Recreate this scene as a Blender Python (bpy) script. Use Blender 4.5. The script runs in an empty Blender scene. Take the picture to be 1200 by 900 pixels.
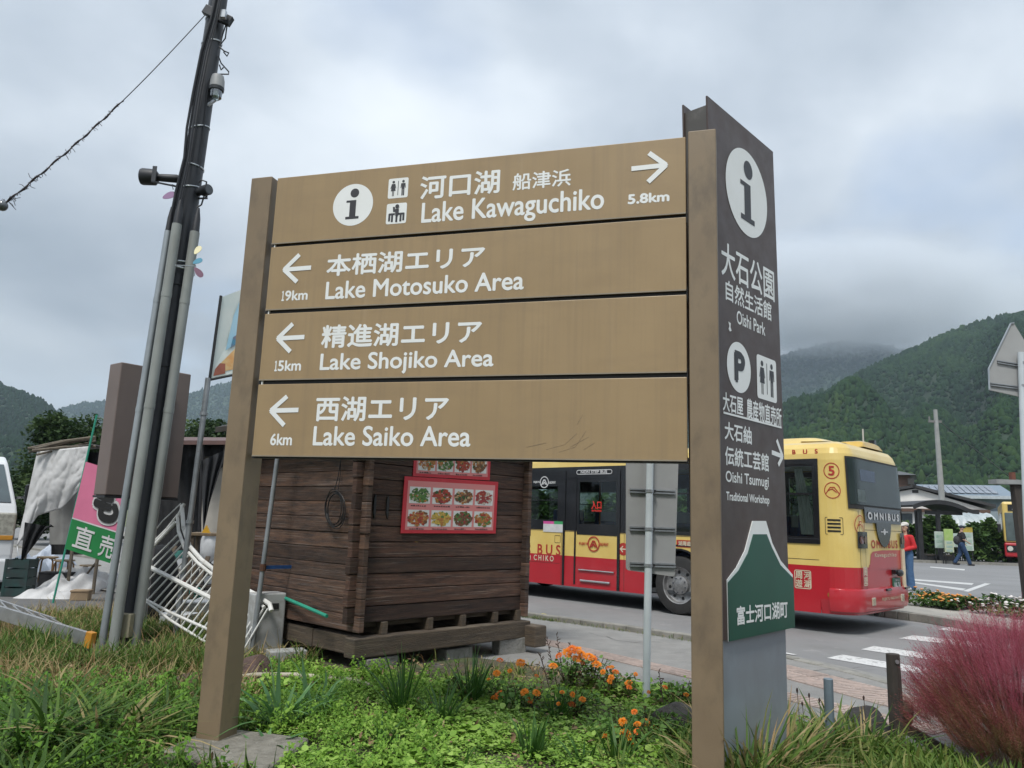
import bpy, math, random
import numpy as np
from mathutils import Vector, Matrix, Euler, noise as mnoise
random.seed(7); rng = np.random.default_rng(7)
C = bpy.context.scene.collection
SC = bpy.context.scene
R = math.radians

# ------------------------------------------------------------------ camera
# phone camera, 27 mm equivalent, eye 1.5 m, pitched ten degrees up and rolled two
F, EYE = 900.0, 1.5
_u = Vector((776 - 600, 450 + 4600, F)).normalized()
_fw = (Vector((0, 0, 1)) - _u * _u.z).normalized()
_r = _u.cross(_fw)
if _r.x < 0: _r = -_r
CAM = Matrix((_r, _fw, _u))            # rows: world axes in camera coordinates (x right, y up, z ahead)
cd = bpy.data.cameras.new('camera'); cam = bpy.data.objects.new('camera', cd); C.objects.link(cam)
cd.sensor_width = 36; cd.lens = 27; cd.clip_end = 6000; cd.clip_start = 0.05
mw = Matrix.Identity(4)
for i in range(3):
    mw[i][0] = CAM[i][0]; mw[i][1] = CAM[i][1]; mw[i][2] = -CAM[i][2]
mw[2][3] = EYE
cam.matrix_world = mw
SC.camera = cam

def ray(x, y): return CAM @ Vector((x - 600, 450 - y, F))
def at(x, y, Y):
    r = ray(x, y); return r * (Y / r.y) + Vector((0, 0, EYE))
def gp(x, y, z=0.0):
    r = ray(x, y); return r * ((z - EYE) / r.z) + Vector((0, 0, EYE))

# ------------------------------------------------------------------ sky, sun, exposure
SUN_EL, SUN_ROT = 58, 200
w = bpy.data.worlds.new('World'); SC.world = w; w.use_nodes = True
nt = w.node_tree; N = nt.nodes; L = nt.links
bg = N['Background']; bg.inputs[1].default_value = 0.1
sky = N.new('ShaderNodeTexSky'); sky.sky_type = 'NISHITA'; sky.sun_disc = False
sky.sun_elevation = R(SUN_EL); sky.sun_rotation = R(SUN_ROT)
tc = N.new('ShaderNodeTexCoord')
sep = N.new('ShaderNodeSeparateXYZ'); L.new(tc.outputs['Generated'], sep.inputs[0])
# project the direction on a flat cloud deck so that clouds flatten towards the horizon
mx = N.new('ShaderNodeMath'); mx.operation = 'MAXIMUM'; mx.inputs[1].default_value = 0.0; L.new(sep.outputs[2], mx.inputs[0])
ad = N.new('ShaderNodeMath'); ad.operation = 'ADD'; ad.inputs[1].default_value = 0.36; L.new(mx.outputs[0], ad.inputs[0])
dv = N.new('ShaderNodeVectorMath'); dv.operation = 'SCALE'
iv = N.new('ShaderNodeMath'); iv.operation = 'DIVIDE'; iv.inputs[0].default_value = 1.0; L.new(ad.outputs[0], iv.inputs[1])
L.new(tc.outputs['Generated'], dv.inputs[0]); L.new(iv.outputs[0], dv.inputs['Scale'])
def wnoise(scale, det, rough, off, dist=0.0):
    mp = N.new('ShaderNodeMapping'); mp.inputs['Location'].default_value = off; L.new(dv.outputs[0], mp.inputs[0])
    n = N.new('ShaderNodeTexNoise'); n.inputs['Scale'].default_value = scale; n.inputs['Detail'].default_value = det
    n.inputs['Roughness'].default_value = rough; n.inputs['Distortion'].default_value = dist
    L.new(mp.outputs[0], n.inputs['Vector']); return n
def wramp(src, stops):
    r = N.new('ShaderNodeValToRGB'); el = r.color_ramp.elements
    while len(el) < len(stops): el.new(0.5)
    for e, (p, c) in zip(el, stops): e.position = p; e.color = (*c, 1)
    L.new(src, r.inputs[0]); return r
n1 = wnoise(1.7, 6, 0.5, (2.7114, 0.2791, 2.5966), 0.2)
cl = wramp(n1.outputs[0], [(0.30, (2.2, 2.55, 3.0)), (0.45, (3.05, 3.4, 3.85)), (0.57, (4.0, 4.35, 4.75)), (0.74, (4.9, 5.2, 5.5))])
# the deck is darker low down, brighter overhead
el_r = wramp(sep.outputs[2], [(0.0, (0.56,) * 3), (0.16, (0.64,) * 3), (0.40, (0.98,) * 3), (1.0, (1.25,) * 3)])
m1 = N.new('ShaderNodeMix'); m1.data_type = 'RGBA'; m1.blend_type = 'MULTIPLY'; m1.inputs[0].default_value = 1
L.new(cl.outputs[0], m1.inputs[6]); L.new(el_r.outputs[0], m1.inputs[7])
# thin places where the blue comes through
n2 = wnoise(1.9, 4, 0.5, (4.1, 2.2, 0.9))
gapr = wramp(n2.outputs[0], [(0.58, (0, 0, 0)), (0.74, (0.45,) * 3)])
m2 = N.new('ShaderNodeMix'); m2.data_type = 'RGBA'
L.new(gapr.outputs[0], m2.inputs[0]); L.new(m1.outputs[2], m2.inputs[6]); L.new(sky.outputs[0], m2.inputs[7])
L.new(m2.outputs[2], bg.inputs[0])

sd = bpy.data.lights.new('sun', 'SUN'); sd.energy = 1.5; sd.angle = R(14); sd.color = (1.0, 0.965, 0.91)
so = bpy.data.objects.new('sun', sd); C.objects.link(so)
_a = R(SUN_ROT)      # sky rotation: clockwise from +Y seen from above
sdir = Vector((math.sin(_a) * math.cos(R(SUN_EL)), math.cos(_a) * math.cos(R(SUN_EL)), math.sin(R(SUN_EL))))
so.rotation_euler = sdir.to_track_quat('Z', 'Y').to_euler()
so.location = (0, 0, 30)
vs = SC.view_settings; vs.view_transform = 'Standard'; vs.look = 'None'; vs.exposure = 1.05; vs.gamma = 1
SC.render.engine = 'CYCLES'
cy = SC.cycles; cy.max_bounces = 6; cy.diffuse_bounces = 3; cy.glossy_bounces = 3; cy.transparent_max_bounces = 10
cy.transmission_bounces = 4; cy.volume_bounces = 3; cy.use_denoising = True; cy.volume_step_rate = 4
cy.caustics_reflective = False; cy.caustics_refractive = False

HAZE = .00015

# ------------------------------------------------------------------ materials
MATS = {}
def M(name, col=(.5, .5, .5), rough=.6, col2=None, scale=6, detail=5, bump=0.0, bscale=None, metal=0, stretch=None,
      rand=0.0, spec=.5, coat=0, dirt=None, attr=None, trans=0.0, lo=.35, hi=.65, nr=.55, dist=0.0, rvar=0.0):
    """procedural Principled material: colour from noise, optional second dirt layer, bump, per-object variation"""
    if name in MATS: return MATS[name]
    m = bpy.data.materials.new(name); m.use_nodes = True; t = m.node_tree; n = t.nodes; l = t.links
    b = n['Principled BSDF']; b.inputs['Roughness'].default_value = rough; b.inputs['Metallic'].default_value = metal
    b.inputs['Specular IOR Level'].default_value = spec; b.inputs['Coat Weight'].default_value = coat; b.inputs['Coat Roughness'].default_value = .08
    if col2 is None: col2 = tuple(c * .8 for c in col)
    tcn = n.new('ShaderNodeTexCoord'); mp = n.new('ShaderNodeMapping'); l.new(tcn.outputs['Object'], mp.inputs[0])
    if stretch: mp.inputs['Scale'].default_value = stretch
    if rand:
        oi = n.new('ShaderNodeObjectInfo'); cm = n.new('ShaderNodeVectorMath'); cm.operation = 'SCALE'; cm.inputs[0].default_value = (13, 7, 5)
        l.new(oi.outputs['Random'], cm.inputs['Scale']); l.new(cm.outputs[0], mp.inputs['Location'])
    def noise(s, d=detail, ro=nr):
        q = n.new('ShaderNodeTexNoise'); q.inputs['Scale'].default_value = s; q.inputs['Detail'].default_value = d
        q.inputs['Roughness'].default_value = ro; q.inputs['Distortion'].default_value = dist; l.new(mp.outputs[0], q.inputs['Vector']); return q
    def ramp(src, a, c, c0=(0, 0, 0), c1=(1, 1, 1)):
        r = n.new('ShaderNodeValToRGB'); r.color_ramp.elements[0].position = a; r.color_ramp.elements[1].position = c
        r.color_ramp.elements[0].color = (*c0, 1); r.color_ramp.elements[1].color = (*c1, 1); l.new(src, r.inputs[0]); return r
    if attr:
        an = n.new('ShaderNodeAttribute'); an.attribute_name = 'rnd'
        r = n.new('ShaderNodeValToRGB'); e = r.color_ramp.elements
        while len(e) < len(attr): e.new(.5)
        for q, (p, c) in zip(e, attr): q.position = p; q.color = (*c, 1)
        l.new(an.outputs['Fac'], r.inputs[0]); out = r.outputs[0]
    else:
        nz = noise(scale); out = ramp(nz.outputs[0], lo, hi, col2, col).outputs[0]
    if rvar:
        nr_ = noise(scale * 2.3); rr = n.new('ShaderNodeMapRange'); l.new(nr_.outputs[0], rr.inputs[0])
        rr.inputs[1].default_value = .3; rr.inputs[2].default_value = .7; rr.inputs[3].default_value = max(0, rough - rvar); rr.inputs[4].default_value = min(1, rough + rvar)
        l.new(rr.outputs[0], b.inputs['Roughness'])
    if dirt:
        for (dc, ds, a, c, amt, *st) in dirt:
            q = n.new('ShaderNodeTexNoise'); q.inputs['Scale'].default_value = ds; q.inputs['Detail'].default_value = 7; q.inputs['Roughness'].default_value = .65
            if st:
                m2_ = n.new('ShaderNodeMapping'); m2_.inputs['Scale'].default_value = st[0]; l.new(mp.outputs[0], m2_.inputs[0]); l.new(m2_.outputs[0], q.inputs['Vector'])
            else: l.new(mp.outputs[0], q.inputs['Vector'])
            fr = ramp(q.outputs[0], a, c, (0, 0, 0), (amt,) * 3)
            mi = n.new('ShaderNodeMix'); mi.data_type = 'RGBA'; l.new(fr.outputs[0], mi.inputs[0]); l.new(out, mi.inputs[6]); mi.inputs[7].default_value = (*dc, 1); out = mi.outputs[2]
    if rand:
        mr = n.new('ShaderNodeMapRange'); l.new(oi.outputs['Random'], mr.inputs[0]); mr.inputs[3].default_value = 1 - rand; mr.inputs[4].default_value = 1 + rand
        ml = n.new('ShaderNodeVectorMath'); ml.operation = 'SCALE'; l.new(out, ml.inputs[0]); l.new(mr.outputs[0], ml.inputs['Scale']); out = ml.outputs[0]
    l.new(out, b.inputs['Base Color'])
    if bump:
        bz = noise(bscale or scale * 4, 6, .6); bn = n.new('ShaderNodeBump'); bn.inputs['Strength'].default_value = bump; bn.inputs['Distance'].default_value = .02
        l.new(bz.outputs[0], bn.inputs['Height']); l.new(bn.outputs[0], b.inputs['Normal'])
    if trans:
        tr = n.new('ShaderNodeBsdfTranslucent'); ms = n.new('ShaderNodeMixShader'); ms.inputs[0].default_value = trans
        l.new(out, tr.inputs[0]); l.new(b.outputs[0], ms.inputs[1]); l.new(tr.outputs[0], ms.inputs[2]); l.new(ms.outputs[0], n['Material Output'].inputs[0])
    MATS[name] = m; return m
def glass_mat(name, tint, gloss=.12):
    if name in MATS: return MATS[name]
    m = bpy.data.materials.new(name); m.use_nodes = True; t = m.node_tree; n = t.nodes; l = t.links
    n.remove(n['Principled BSDF'])
    tr = n.new('ShaderNodeBsdfTransparent'); tr.inputs[0].default_value = (*tint, 1)
    gl = n.new('ShaderNodeBsdfGlossy'); gl.inputs['Roughness'].default_value = .03; gl.inputs[0].default_value = (.9, .95, 1, 1)
    fr = n.new('ShaderNodeFresnel'); fr.inputs[0].default_value = 1.5
    ma = n.new('ShaderNodeMath'); ma.operation = 'ADD'; ma.inputs[1].default_value = gloss; l.new(fr.outputs[0], ma.inputs[0])
    ms = n.new('ShaderNodeMixShader'); l.new(ma.outputs[0], ms.inputs[0]); l.new(tr.outputs[0], ms.inputs[1]); l.new(gl.outputs[0], ms.inputs[2])
    l.new(ms.outputs[0], n['Material Output'].inputs[0]); MATS[name] = m; return m

# ------------------------------------------------------------------ mesh helpers
class MB:
    def __init__(s): s.v = []; s.f = []; s.m = []; s.k = 0
    def add(s, vs, fs):
        o = len(s.v); s.v += [tuple(p) for p in vs]; s.f += [tuple(i + o for i in f) for f in fs]; s.m += [s.k] * len(fs); return s
    def box(s, x0, x1, y0, y1, z0, z1):
        return s.add([(x0, y0, z0), (x1, y0, z0), (x1, y1, z0), (x0, y1, z0), (x0, y0, z1), (x1, y0, z1), (x1, y1, z1), (x0, y1, z1)],
                     [(0, 3, 2, 1), (4, 5, 6, 7), (0, 1, 5, 4), (1, 2, 6, 5), (2, 3, 7, 6), (3, 0, 4, 7)])
    def beam(s, p, q, w, h, up=(0, 0, 1)):
        """a rectangular bar from p to q, w wide and h high"""
        p = Vector(p); q = Vector(q); d = (q - p).normalized(); u = Vector(up); sd_ = d.cross(u).normalized(); u = sd_.cross(d)
        vs = [c + sd_ * (a * w / 2) + u * (b * h / 2) for c in (p, q) for a, b in ((-1, -1), (1, -1), (1, 1), (-1, 1))]
        return s.add(vs, [(0, 1, 2, 3), (7, 6, 5, 4), (0, 4, 5, 1), (1, 5, 6, 2), (2, 6, 7, 3), (3, 7, 4, 0)])
    def prism(s, poly, y0, y1):
        """polygon in XZ pushed along Y"""
        n = len(poly); vs = [(x, y0, z) for x, z in poly] + [(x, y1, z) for x, z in poly]
        return s.add(vs, [tuple(range(n)), tuple(range(2 * n - 1, n - 1, -1))] + [(i, (i + 1) % n, n + (i + 1) % n, n + i)[::-1] for i in range(n)])
    def slab(s, poly, z0, z1):
        n = len(poly); vs = [(p[0], p[1], z0) for p in poly] + [(p[0], p[1], z1) for p in poly]
        return s.add(vs, [tuple(range(n))[::-1], tuple(range(n, 2 * n))] + [(i, (i + 1) % n, n + (i + 1) % n, n + i) for i in range(n)])
    def tube(s, pts, r, n=8, caps=True):
        pts = [Vector(p) for p in pts]; rs = r if hasattr(r, '__len__') else [r] * len(pts)
        o = len(s.v); nrm = None
        for i, p in enumerate(pts):
            d = (pts[min(i + 1, len(pts) - 1)] - pts[max(i - 1, 0)]).normalized()
            if nrm is None: nrm = d.orthogonal().normalized()
            nrm = (nrm - d * nrm.dot(d)).normalized(); b = d.cross(nrm)
            for k in range(n):
                a = 2 * math.pi * k / n; s.v.append(tuple(p + (nrm * math.cos(a) + b * math.sin(a)) * rs[i]))
        for i in range(len(pts) - 1):
            for k in range(n):
                s.f.append((o + i * n + k, o + i * n + (k + 1) % n, o + (i + 1) * n + (k + 1) % n, o + (i + 1) * n + k)); s.m.append(s.k)
        if caps:
            s.f.append(tuple(o + k for k in range(n))[::-1]); s.f.append(tuple(o + (len(pts) - 1) * n + k for k in range(n))); s.m += [s.k] * 2
        return s
    def ball(s, c, r, n=12, m=8):
        rx, ry, rz = r if hasattr(r, '__len__') else (r, r, r)
        vs = [(c[0], c[1], c[2] - rz)]
        for i in range(1, m):
            t = math.pi * i / m - math.pi / 2
            for k in range(n):
                a = 2 * math.pi * k / n; vs.append((c[0] + rx * math.cos(t) * math.cos(a), c[1] + ry * math.cos(t) * math.sin(a), c[2] + rz * math.sin(t)))
        vs.append((c[0], c[1], c[2] + rz)); fs = [(0, 1 + (k + 1) % n, 1 + k) for k in range(n)]
        for i in range(m - 2):
            for k in range(n): fs.append((1 + i * n + k, 1 + i * n + (k + 1) % n, 1 + (i + 1) * n + (k + 1) % n, 1 + (i + 1) * n + k))
        e = len(vs) - 1; b = 1 + (m - 2) * n
        fs += [(b + k, b + (k + 1) % n, e) for k in range(n)]
        return s.add(vs, fs)
    def grid(s, fn, nu, nv):
        vs = [fn(i / nu, j / nv) for j in range(nv + 1) for i in range(nu + 1)]
        return s.add(vs, [(j * (nu + 1) + i, j * (nu + 1) + i + 1, (j + 1) * (nu + 1) + i + 1, (j + 1) * (nu + 1) + i) for j in range(nv) for i in range(nu)])
    def disc(s, x, z, r, y=0, n=32, rz=None):
        rz = rz or r
        return s.add([(x + r * math.cos(2 * math.pi * k / n), y, z + rz * math.sin(2 * math.pi * k / n)) for k in range(n)], [tuple(range(n))])
    def poly(s, pts): return s.add(pts, [tuple(range(len(pts)))])
    def build(s, name, mat, parent=None, smooth=False, bevel=0, loc=None, rot=None, label=None, solid=0):
        me = bpy.data.meshes.new(name); me.from_pydata(s.v, [], s.f); me.update()
        for m in (mat if isinstance(mat, (list, tuple)) else [mat]): me.materials.append(m)
        if any(s.m): me.polygons.foreach_set('material_index', s.m)
        o = bpy.data.objects.new(name, me); C.objects.link(o)
        if smooth:
            me.polygons.foreach_set('use_smooth', [True] * len(me.polygons))
            if smooth != 2:
                try: me.set_sharp_from_angle(angle=R(38))
                except Exception: pass
        if solid: sm = o.modifiers.new('thick', 'SOLIDIFY'); sm.thickness = solid
        if bevel:
            bm_ = o.modifiers.new('bevel', 'BEVEL'); bm_.width = bevel; bm_.segments = 2; bm_.limit_method = 'ANGLE'
        if parent is not None: o.parent = parent
        if loc is not None: o.location = loc
        if rot is not None: o.rotation_euler = rot
        if label: o['label'] = label
        return o
def tag(o, label=None, cat=None, group=None, kind=None):
    if label: o['label'] = label
    if cat: o['category'] = cat
    if group: o['group'] = group
    if kind: o['kind'] = kind
    return o
def thing(name, label, cat, loc=(0, 0, 0), yaw=0.0, group=None, kind=None):
    o = bpy.data.objects.new(name, None); C.objects.link(o); o.location = loc; o.rotation_euler = (0, 0, yaw); o.empty_display_size = .1
    return tag(o, label, cat, group, kind)
def struct(name, mb, mat, **k):
    o = mb.build(name, mat, **k); o['kind'] = 'structure'; return o
def copy_tree(o, parent=None):
    c = o.copy(); C.objects.link(c)
    if parent is not None: c.parent = parent
    for ch in list(o.children): copy_tree(ch, c)
    return c

class Face:
    """a vertical plane standing at a world point: local x runs along it, y away from the viewer, z up"""
    def __init__(s, o, yaw, base=None):
        s.o = Vector(o); s.yaw = yaw; s.X = Vector((math.cos(yaw), math.sin(yaw), 0)); s.Y = Vector((-math.sin(yaw), math.cos(yaw), 0))
    def px(s, x, y, d=0.0):
        r = ray(x, y); e = Vector((0, 0, EYE)); t = (s.o + s.Y * d - e).dot(s.Y) / r.dot(s.Y); p = e + r * t - s.o
        return p.dot(s.X), p.z
    def w(s, x, y, z): return s.o + s.X * x + s.Y * y + Vector((0, 0, z))

def text_mesh(string, spacing=1.0):
    c = bpy.data.curves.new('lettering', 'FONT'); c.body = string; c.size = 1; c.space_character = spacing; c.resolution_u = 4
    o = bpy.data.objects.new('lettering', c); me = bpy.data.meshes.new_from_object(o)
    bpy.data.objects.remove(o)
    v = np.empty(len(me.vertices) * 3, 'f'); me.vertices.foreach_get('co', v); v = v.reshape(-1, 3)
    fs = [tuple(p.vertices) for p in me.polygons]; bpy.data.meshes.remove(me)
    return v, fs
def text(parent, string, x0, z0, x1, z1, mat, y=-0.002, bold=0.0, spacing=1.0, name='lettering', label=None, build=True, mb=None, slant=0.0):
    """flat print: the string fitted to the rectangle x0..x1, z0..z1 on the local XZ plane"""
    v, fs = text_mesh(string, spacing)
    lo = v.min(0); hi = v.max(0)
    b = bold
    x = x0 + b + (v[:, 0] - lo[0]) / max(hi[0] - lo[0], 1e-6) * (x1 - x0 - 2 * b); z = z0 + b + (v[:, 1] - lo[1]) / max(hi[1] - lo[1], 1e-6) * (z1 - z0 - 2 * b)
    x = x + slant * (z - z0)
    mb = mb or MB()
    offs = [(0, 0)] if not b else [(0, 0), (b, b * .3), (-b, -b * .3), (-b * .3, b), (b * .3, -b)]
    if b > .015: offs = [(b * q * math.cos(k * .52), b * q * math.sin(k * .52)) for q in (.4, .75, 1) for k in range(12)]
    for k, (dx, dz) in enumerate(offs):
        mb.add(np.stack([x + dx, np.full_like(x, y - k * (0.00012 if len(offs) < 8 else .00002)), z + dz], 1).tolist(), fs)
    return mb.build(name, mat, parent, label=label) if build else mb
def ptext(fr, parent, string, bl, tr, mat, y=-0.002, dy=0.0, **k):
    """text with its lower left and upper right corner measured in the photograph, laid on the face fr"""
    a = fr.px(*bl, dy); b = fr.px(*tr, dy)
    return text(parent, string, a[0], a[1], b[0], b[1], mat, y=y, **k)
def strokes(mb, lines, w, y):
    """flat strokes of width w along 2D polylines"""
    for j, ln in enumerate(lines):
        for i in range(len(ln) - 1):
            p = Vector(ln[i]); q = Vector(ln[i + 1]); d = (q - p).normalized(); n = Vector((-d.y, d.x)) * w / 2; e = d * w * .28
            yy = y - .00013 * (j + i)
            mb.poly([((p - e - n)[0], yy, (p - e - n)[1]), ((q + e - n)[0], yy, (q + e - n)[1]), ((q + e + n)[0], yy, (q + e + n)[1]), ((p - e + n)[0], yy, (p - e + n)[1])])
    return mb
def rrect(x0, z0, x1, z1, r, n=4):
    pts = []
    for cx, cz, a0 in ((x1 - r, z0 + r, -90), (x1 - r, z1 - r, 0), (x0 + r, z1 - r, 90), (x0 + r, z0 + r, 180)):
        for k in range(n + 1):
            a = R(a0 + 90 * k / n); pts.append((cx + r * math.cos(a), cz + r * math.sin(a)))
    return pts

def scatter(name, templates, pos, yaw, tilt, scale, mat, rnd=None, tilt_dir=None, kind=None, parent=None, smooth=False, normals_up=False):
    """bakes many small copies of a few template meshes into one mesh (leaves, blades, crowns)"""
    n = len(pos); pick = rng.integers(0, len(templates), n); V = []; LI = []; LS = []; RN = []; off = 0
    pos = np.asarray(pos, 'f'); scale = np.asarray(scale, 'f')
    if scale.ndim == 1: scale = np.repeat(scale[:, None], 3, 1)
    rnd = rng.random(n) if rnd is None else np.asarray(rnd)
    tilt_dir = rng.random(n) * 6.283 if tilt_dir is None else tilt_dir
    for ti, (tv, tf) in enumerate(templates):
        ix = np.nonzero(pick == ti)[0]
        if not len(ix): continue
        tv = np.asarray(tv, 'f'); k = len(tv)
        p = tv[None] * scale[ix][:, None, :]
        c, s_ = np.cos(yaw[ix])[:, None], np.sin(yaw[ix])[:, None]
        x = p[..., 0] * c - p[..., 1] * s_; y = p[..., 0] * s_ + p[..., 1] * c; z = p[..., 2]
        # tilt by angle about a horizontal axis in direction tilt_dir
        ca, sa = np.cos(tilt[ix])[:, None], np.sin(tilt[ix])[:, None]; cd_, sd_ = np.cos(tilt_dir[ix])[:, None], np.sin(tilt_dir[ix])[:, None]
        al = x * cd_ + y * sd_; pe = -x * sd_ + y * cd_
        al2 = al * ca + z * sa; z2 = -al * sa + z * ca
        X = al2 * cd_ - pe * sd_; Y = al2 * sd_ + pe * cd_
        q = np.stack([X, Y, z2], -1) + pos[ix][:, None, :]
        V.append(q.reshape(-1, 3)); m = len(ix)
        for f in tf:
            pass
        lens = np.array([len(f) for f in tf]); flat = np.array([i for f in tf for i in f])
        LI.append((flat[None] + (off + np.arange(m) * k)[:, None]).ravel()); LS.append(np.tile(lens, m)); RN.append(np.repeat(rnd[ix], k)); off += m * k
    V = np.concatenate(V).astype('f'); LI = np.concatenate(LI).astype('i'); LS = np.concatenate(LS).astype('i'); RN = np.concatenate(RN).astype('f')
    me = bpy.data.meshes.new(name); me.vertices.add(len(V)); me.vertices.foreach_set('co', V.ravel())
    me.loops.add(len(LI)); me.loops.foreach_set('vertex_index', LI)
    me.polygons.add(len(LS)); me.polygons.foreach_set('loop_start', np.concatenate([[0], np.cumsum(LS)[:-1]]).astype('i'))
    me.update(calc_edges=True); me.validate()
    at_ = me.attributes.new('rnd', 'FLOAT', 'POINT'); at_.data.foreach_set('value', RN)
    if smooth: me.polygons.foreach_set('use_smooth', [True] * len(me.polygons))
    me.materials.append(mat)
    o = bpy.data.objects.new(name, me); C.objects.link(o)
    if parent is not None: o.parent = parent
    if kind: o['kind'] = kind
    return o
def blade(bend=.5, wid=.03, seg=4, fold=0.0):
    v = []; f = []
    for i in range(seg + 1):
        t = i / seg; w_ = wid * (1 - t ** 2.2) * (.6 + .8 * min(t * 3, 1)) / 1.2; x = bend * t * t; z = t * (1 - .28 * bend * t)
        if i < seg: v += [(x, -w_, z), (x, w_, z)]
        else: v.append((x, 0, z))
    for i in range(seg - 1): f.append((2 * i, 2 * i + 1, 2 * i + 3, 2 * i + 2))
    f.append((2 * seg - 2, 2 * seg - 1, 2 * seg)); return v, f
def droop(bend=1.0, wid=.02, seg=7, down=.5):
    v = []; f = []
    for i in range(seg + 1):
        t = i / seg; a = R(80) - t * bend * 2.1; w_ = wid * min(1, .5 + 2 * t) * (1 - t ** 3)
        if i == 0: x = z = 0.0
        else: x += math.cos(a) / seg; z += math.sin(a) / seg
        if i < seg: v += [(x, -w_, z), (x, w_, z)]
        else: v.append((x, 0, z))
    for i in range(seg - 1): f.append((2 * i, 2 * i + 1, 2 * i + 3, 2 * i + 2))
    f.append((2 * seg - 2, 2 * seg - 1, 2 * seg)); return v, f
def leaf(w_=.5, cup=.15):
    """a rounded leaf lying along +x, slightly folded at the midrib"""
    pts = [(0, 0), (.12, w_ * .42), (.42, w_ * .5), (.75, w_ * .34), (1, 0)]
    v = [(x, 0, cup * .25 * math.sin(x * 3)) for x, _ in pts] + [(x, y, cup * .25 * math.sin(x * 3) + cup * y) for x, y in pts[1:4]] + [(x, -y, cup * .25 * math.sin(x * 3) + cup * y) for x, y in pts[1:4]]
    f = [(0, 1, 5), (1, 2, 6, 5), (2, 3, 7, 6), (3, 4, 7), (0, 8, 1), (1, 8, 9, 2), (2, 9, 10, 3), (3, 10, 4)]
    return v, f
LEAVES = [leaf(.8, .2), leaf(.9, -.1), leaf(.7, .35)]

# ------------------------------------------------------------------ ground, road, pavement
AX = Vector((.682, .731, 0)); BX = Vector((-.731, .682, 0))
def ab(p): return Vector((p[0], p[1], 0)).dot(AX), Vector((p[0], p[1], 0)).dot(BX)
def AB(a, b, z=0): return AX * a + BX * b + Vector((0, 0, z))
asph = M('asphalt', (.245, .245, .245), .9, (.20, .202, .205), 1.2, bump=.35, bscale=160, nr=.7, dirt=[((.10, .10, .105), 220, .5, .7, .45), ((.32, .315, .31), 90, .56, .72, .4), ((.15, .15, .15), .6, .5, .64, .6), ((.31, .305, .30), 1.4, .6, .66, .45), ((.06, .06, .06), 3.5, .70, .73, .5)])
pave = M('pavement_asphalt', (.275, .27, .258), .9, (.21, .207, .20), 2.5, bump=.4, bscale=120, nr=.7, dirt=[((.11, .11, .1), 140, .52, .7, .5), ((.30, .29, .27), 3.5, .55, .75, .4)])
lot = M('lot_asphalt', (.225, .227, .232), .92, (.185, .187, .19), .5, bump=.2, bscale=60, dirt=[((.12, .12, .12), .25, .5, .7, .4)])
conc = M('kerb_concrete', (.27, .26, .235), .85, (.19, .185, .165), 3, bump=.3, bscale=60, rand=.14, dirt=[((.12, .12, .09), 9, .52, .72, .7)])
white = M('road_paint', (.66, .67, .66), .7, (.54, .54, .54), 9, dirt=[((.22, .22, .22), 9, .55, .60, .85), ((.24, .24, .24), 34, .56, .62, .7)])
earthm = M('field_earth', (.16, .17, .10), 1, (.09, .12, .05), .2, dirt=[((.2, .18, .12), 1.0, .5, .7, .5)])
struct('ground', MB().grid(lambda u, v: ((u - .5) * 5000, (v - .3) * 5000, -.06), 8, 8), earthm)

# near kerb of the road (sidewalk side) and the island kerb beyond it, both measured on the ground
near = [AB(8.3, 34), AB(8.55, 20)] + [gp(x, y) for x, y in ((600, 722), (700, 735.5), (812, 752), (928, 773), (1041, 801), (1200, 850))] + [Vector((4.45, 4.5, 0)), Vector((4.5, -8, 0))]
far = [AB(15.5, 60), AB(14.9, 30)] + [AB(15.3, 16), AB(15.6, 10.2)] + [gp(x, y) for x, y in ((983, 715), (1055, 725), (1098, 730.5), (1200, 750))] + [Vector((8.1, 9, 0)), Vector((8.4, -8, 0))]
def resample(pl, step):
    out = [pl[0].copy()]; acc = 0
    for i in range(len(pl) - 1):
        d = (pl[i + 1] - pl[i]).length; n = max(1, round(d / step))
        for k in range(1, n + 1): out.append(pl[i].lerp(pl[i + 1], k / n))
    return out
def smooth_line(pl, it=3):
    for _ in range(it):
        q = [pl[0]]
        for i in range(len(pl) - 1): q += [pl[i] * .75 + pl[i + 1] * .25, pl[i] * .25 + pl[i + 1] * .75]
        pl = q + [pl[-1]]
    return pl
near_s = smooth_line(near, 2); far_s = smooth_line(far, 2)
def ribbon(l1, l2, z, n=80, mb=None, sub=1):
    def samp(l, t):
        ds = [0]
        for i in range(len(l) - 1): ds.append(ds[-1] + (l[i + 1] - l[i]).length)
        s = t * ds[-1]
        for i in range(len(l) - 1):
            if s <= ds[i + 1] + 1e-6: return l[i].lerp(l[i + 1], (s - ds[i]) / max(ds[i + 1] - ds[i], 1e-6))
        return l[-1]
    mb = mb or MB(); A_ = [samp(l1, i / n) for i in range(n + 1)]; B_ = [samp(l2, i / n) for i in range(n + 1)]
    vs = [(p.x, p.y, z) for p in A_] + [(p.x, p.y, z) for p in B_]
    return mb.add(vs, [(i, i + 1, n + 2 + i, n + 1 + i)[::-1] for i in range(n)])
def offset(l, d):
    out = []
    for i, p in enumerate(l):
        t = (l[min(i + 1, len(l) - 1)] - l[max(i - 1, 0)]).normalized(); out.append(p + Vector((t.y, -t.x, 0)) * d)   # d > 0: to the right of travel
    return out
# travel is from far left to near: the right hand side is towards the garden
struct('road', ribbon(near_s, far_s, 0.0), asph)
walk_in = offset(near_s, 0.15); walk_out = offset(near_s, 3.4)
struct('sidewalk', ribbon(walk_out, offset(near_s, -.02), 0.03), pave)
sw = bpy.data.objects['sidewalk']
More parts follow.
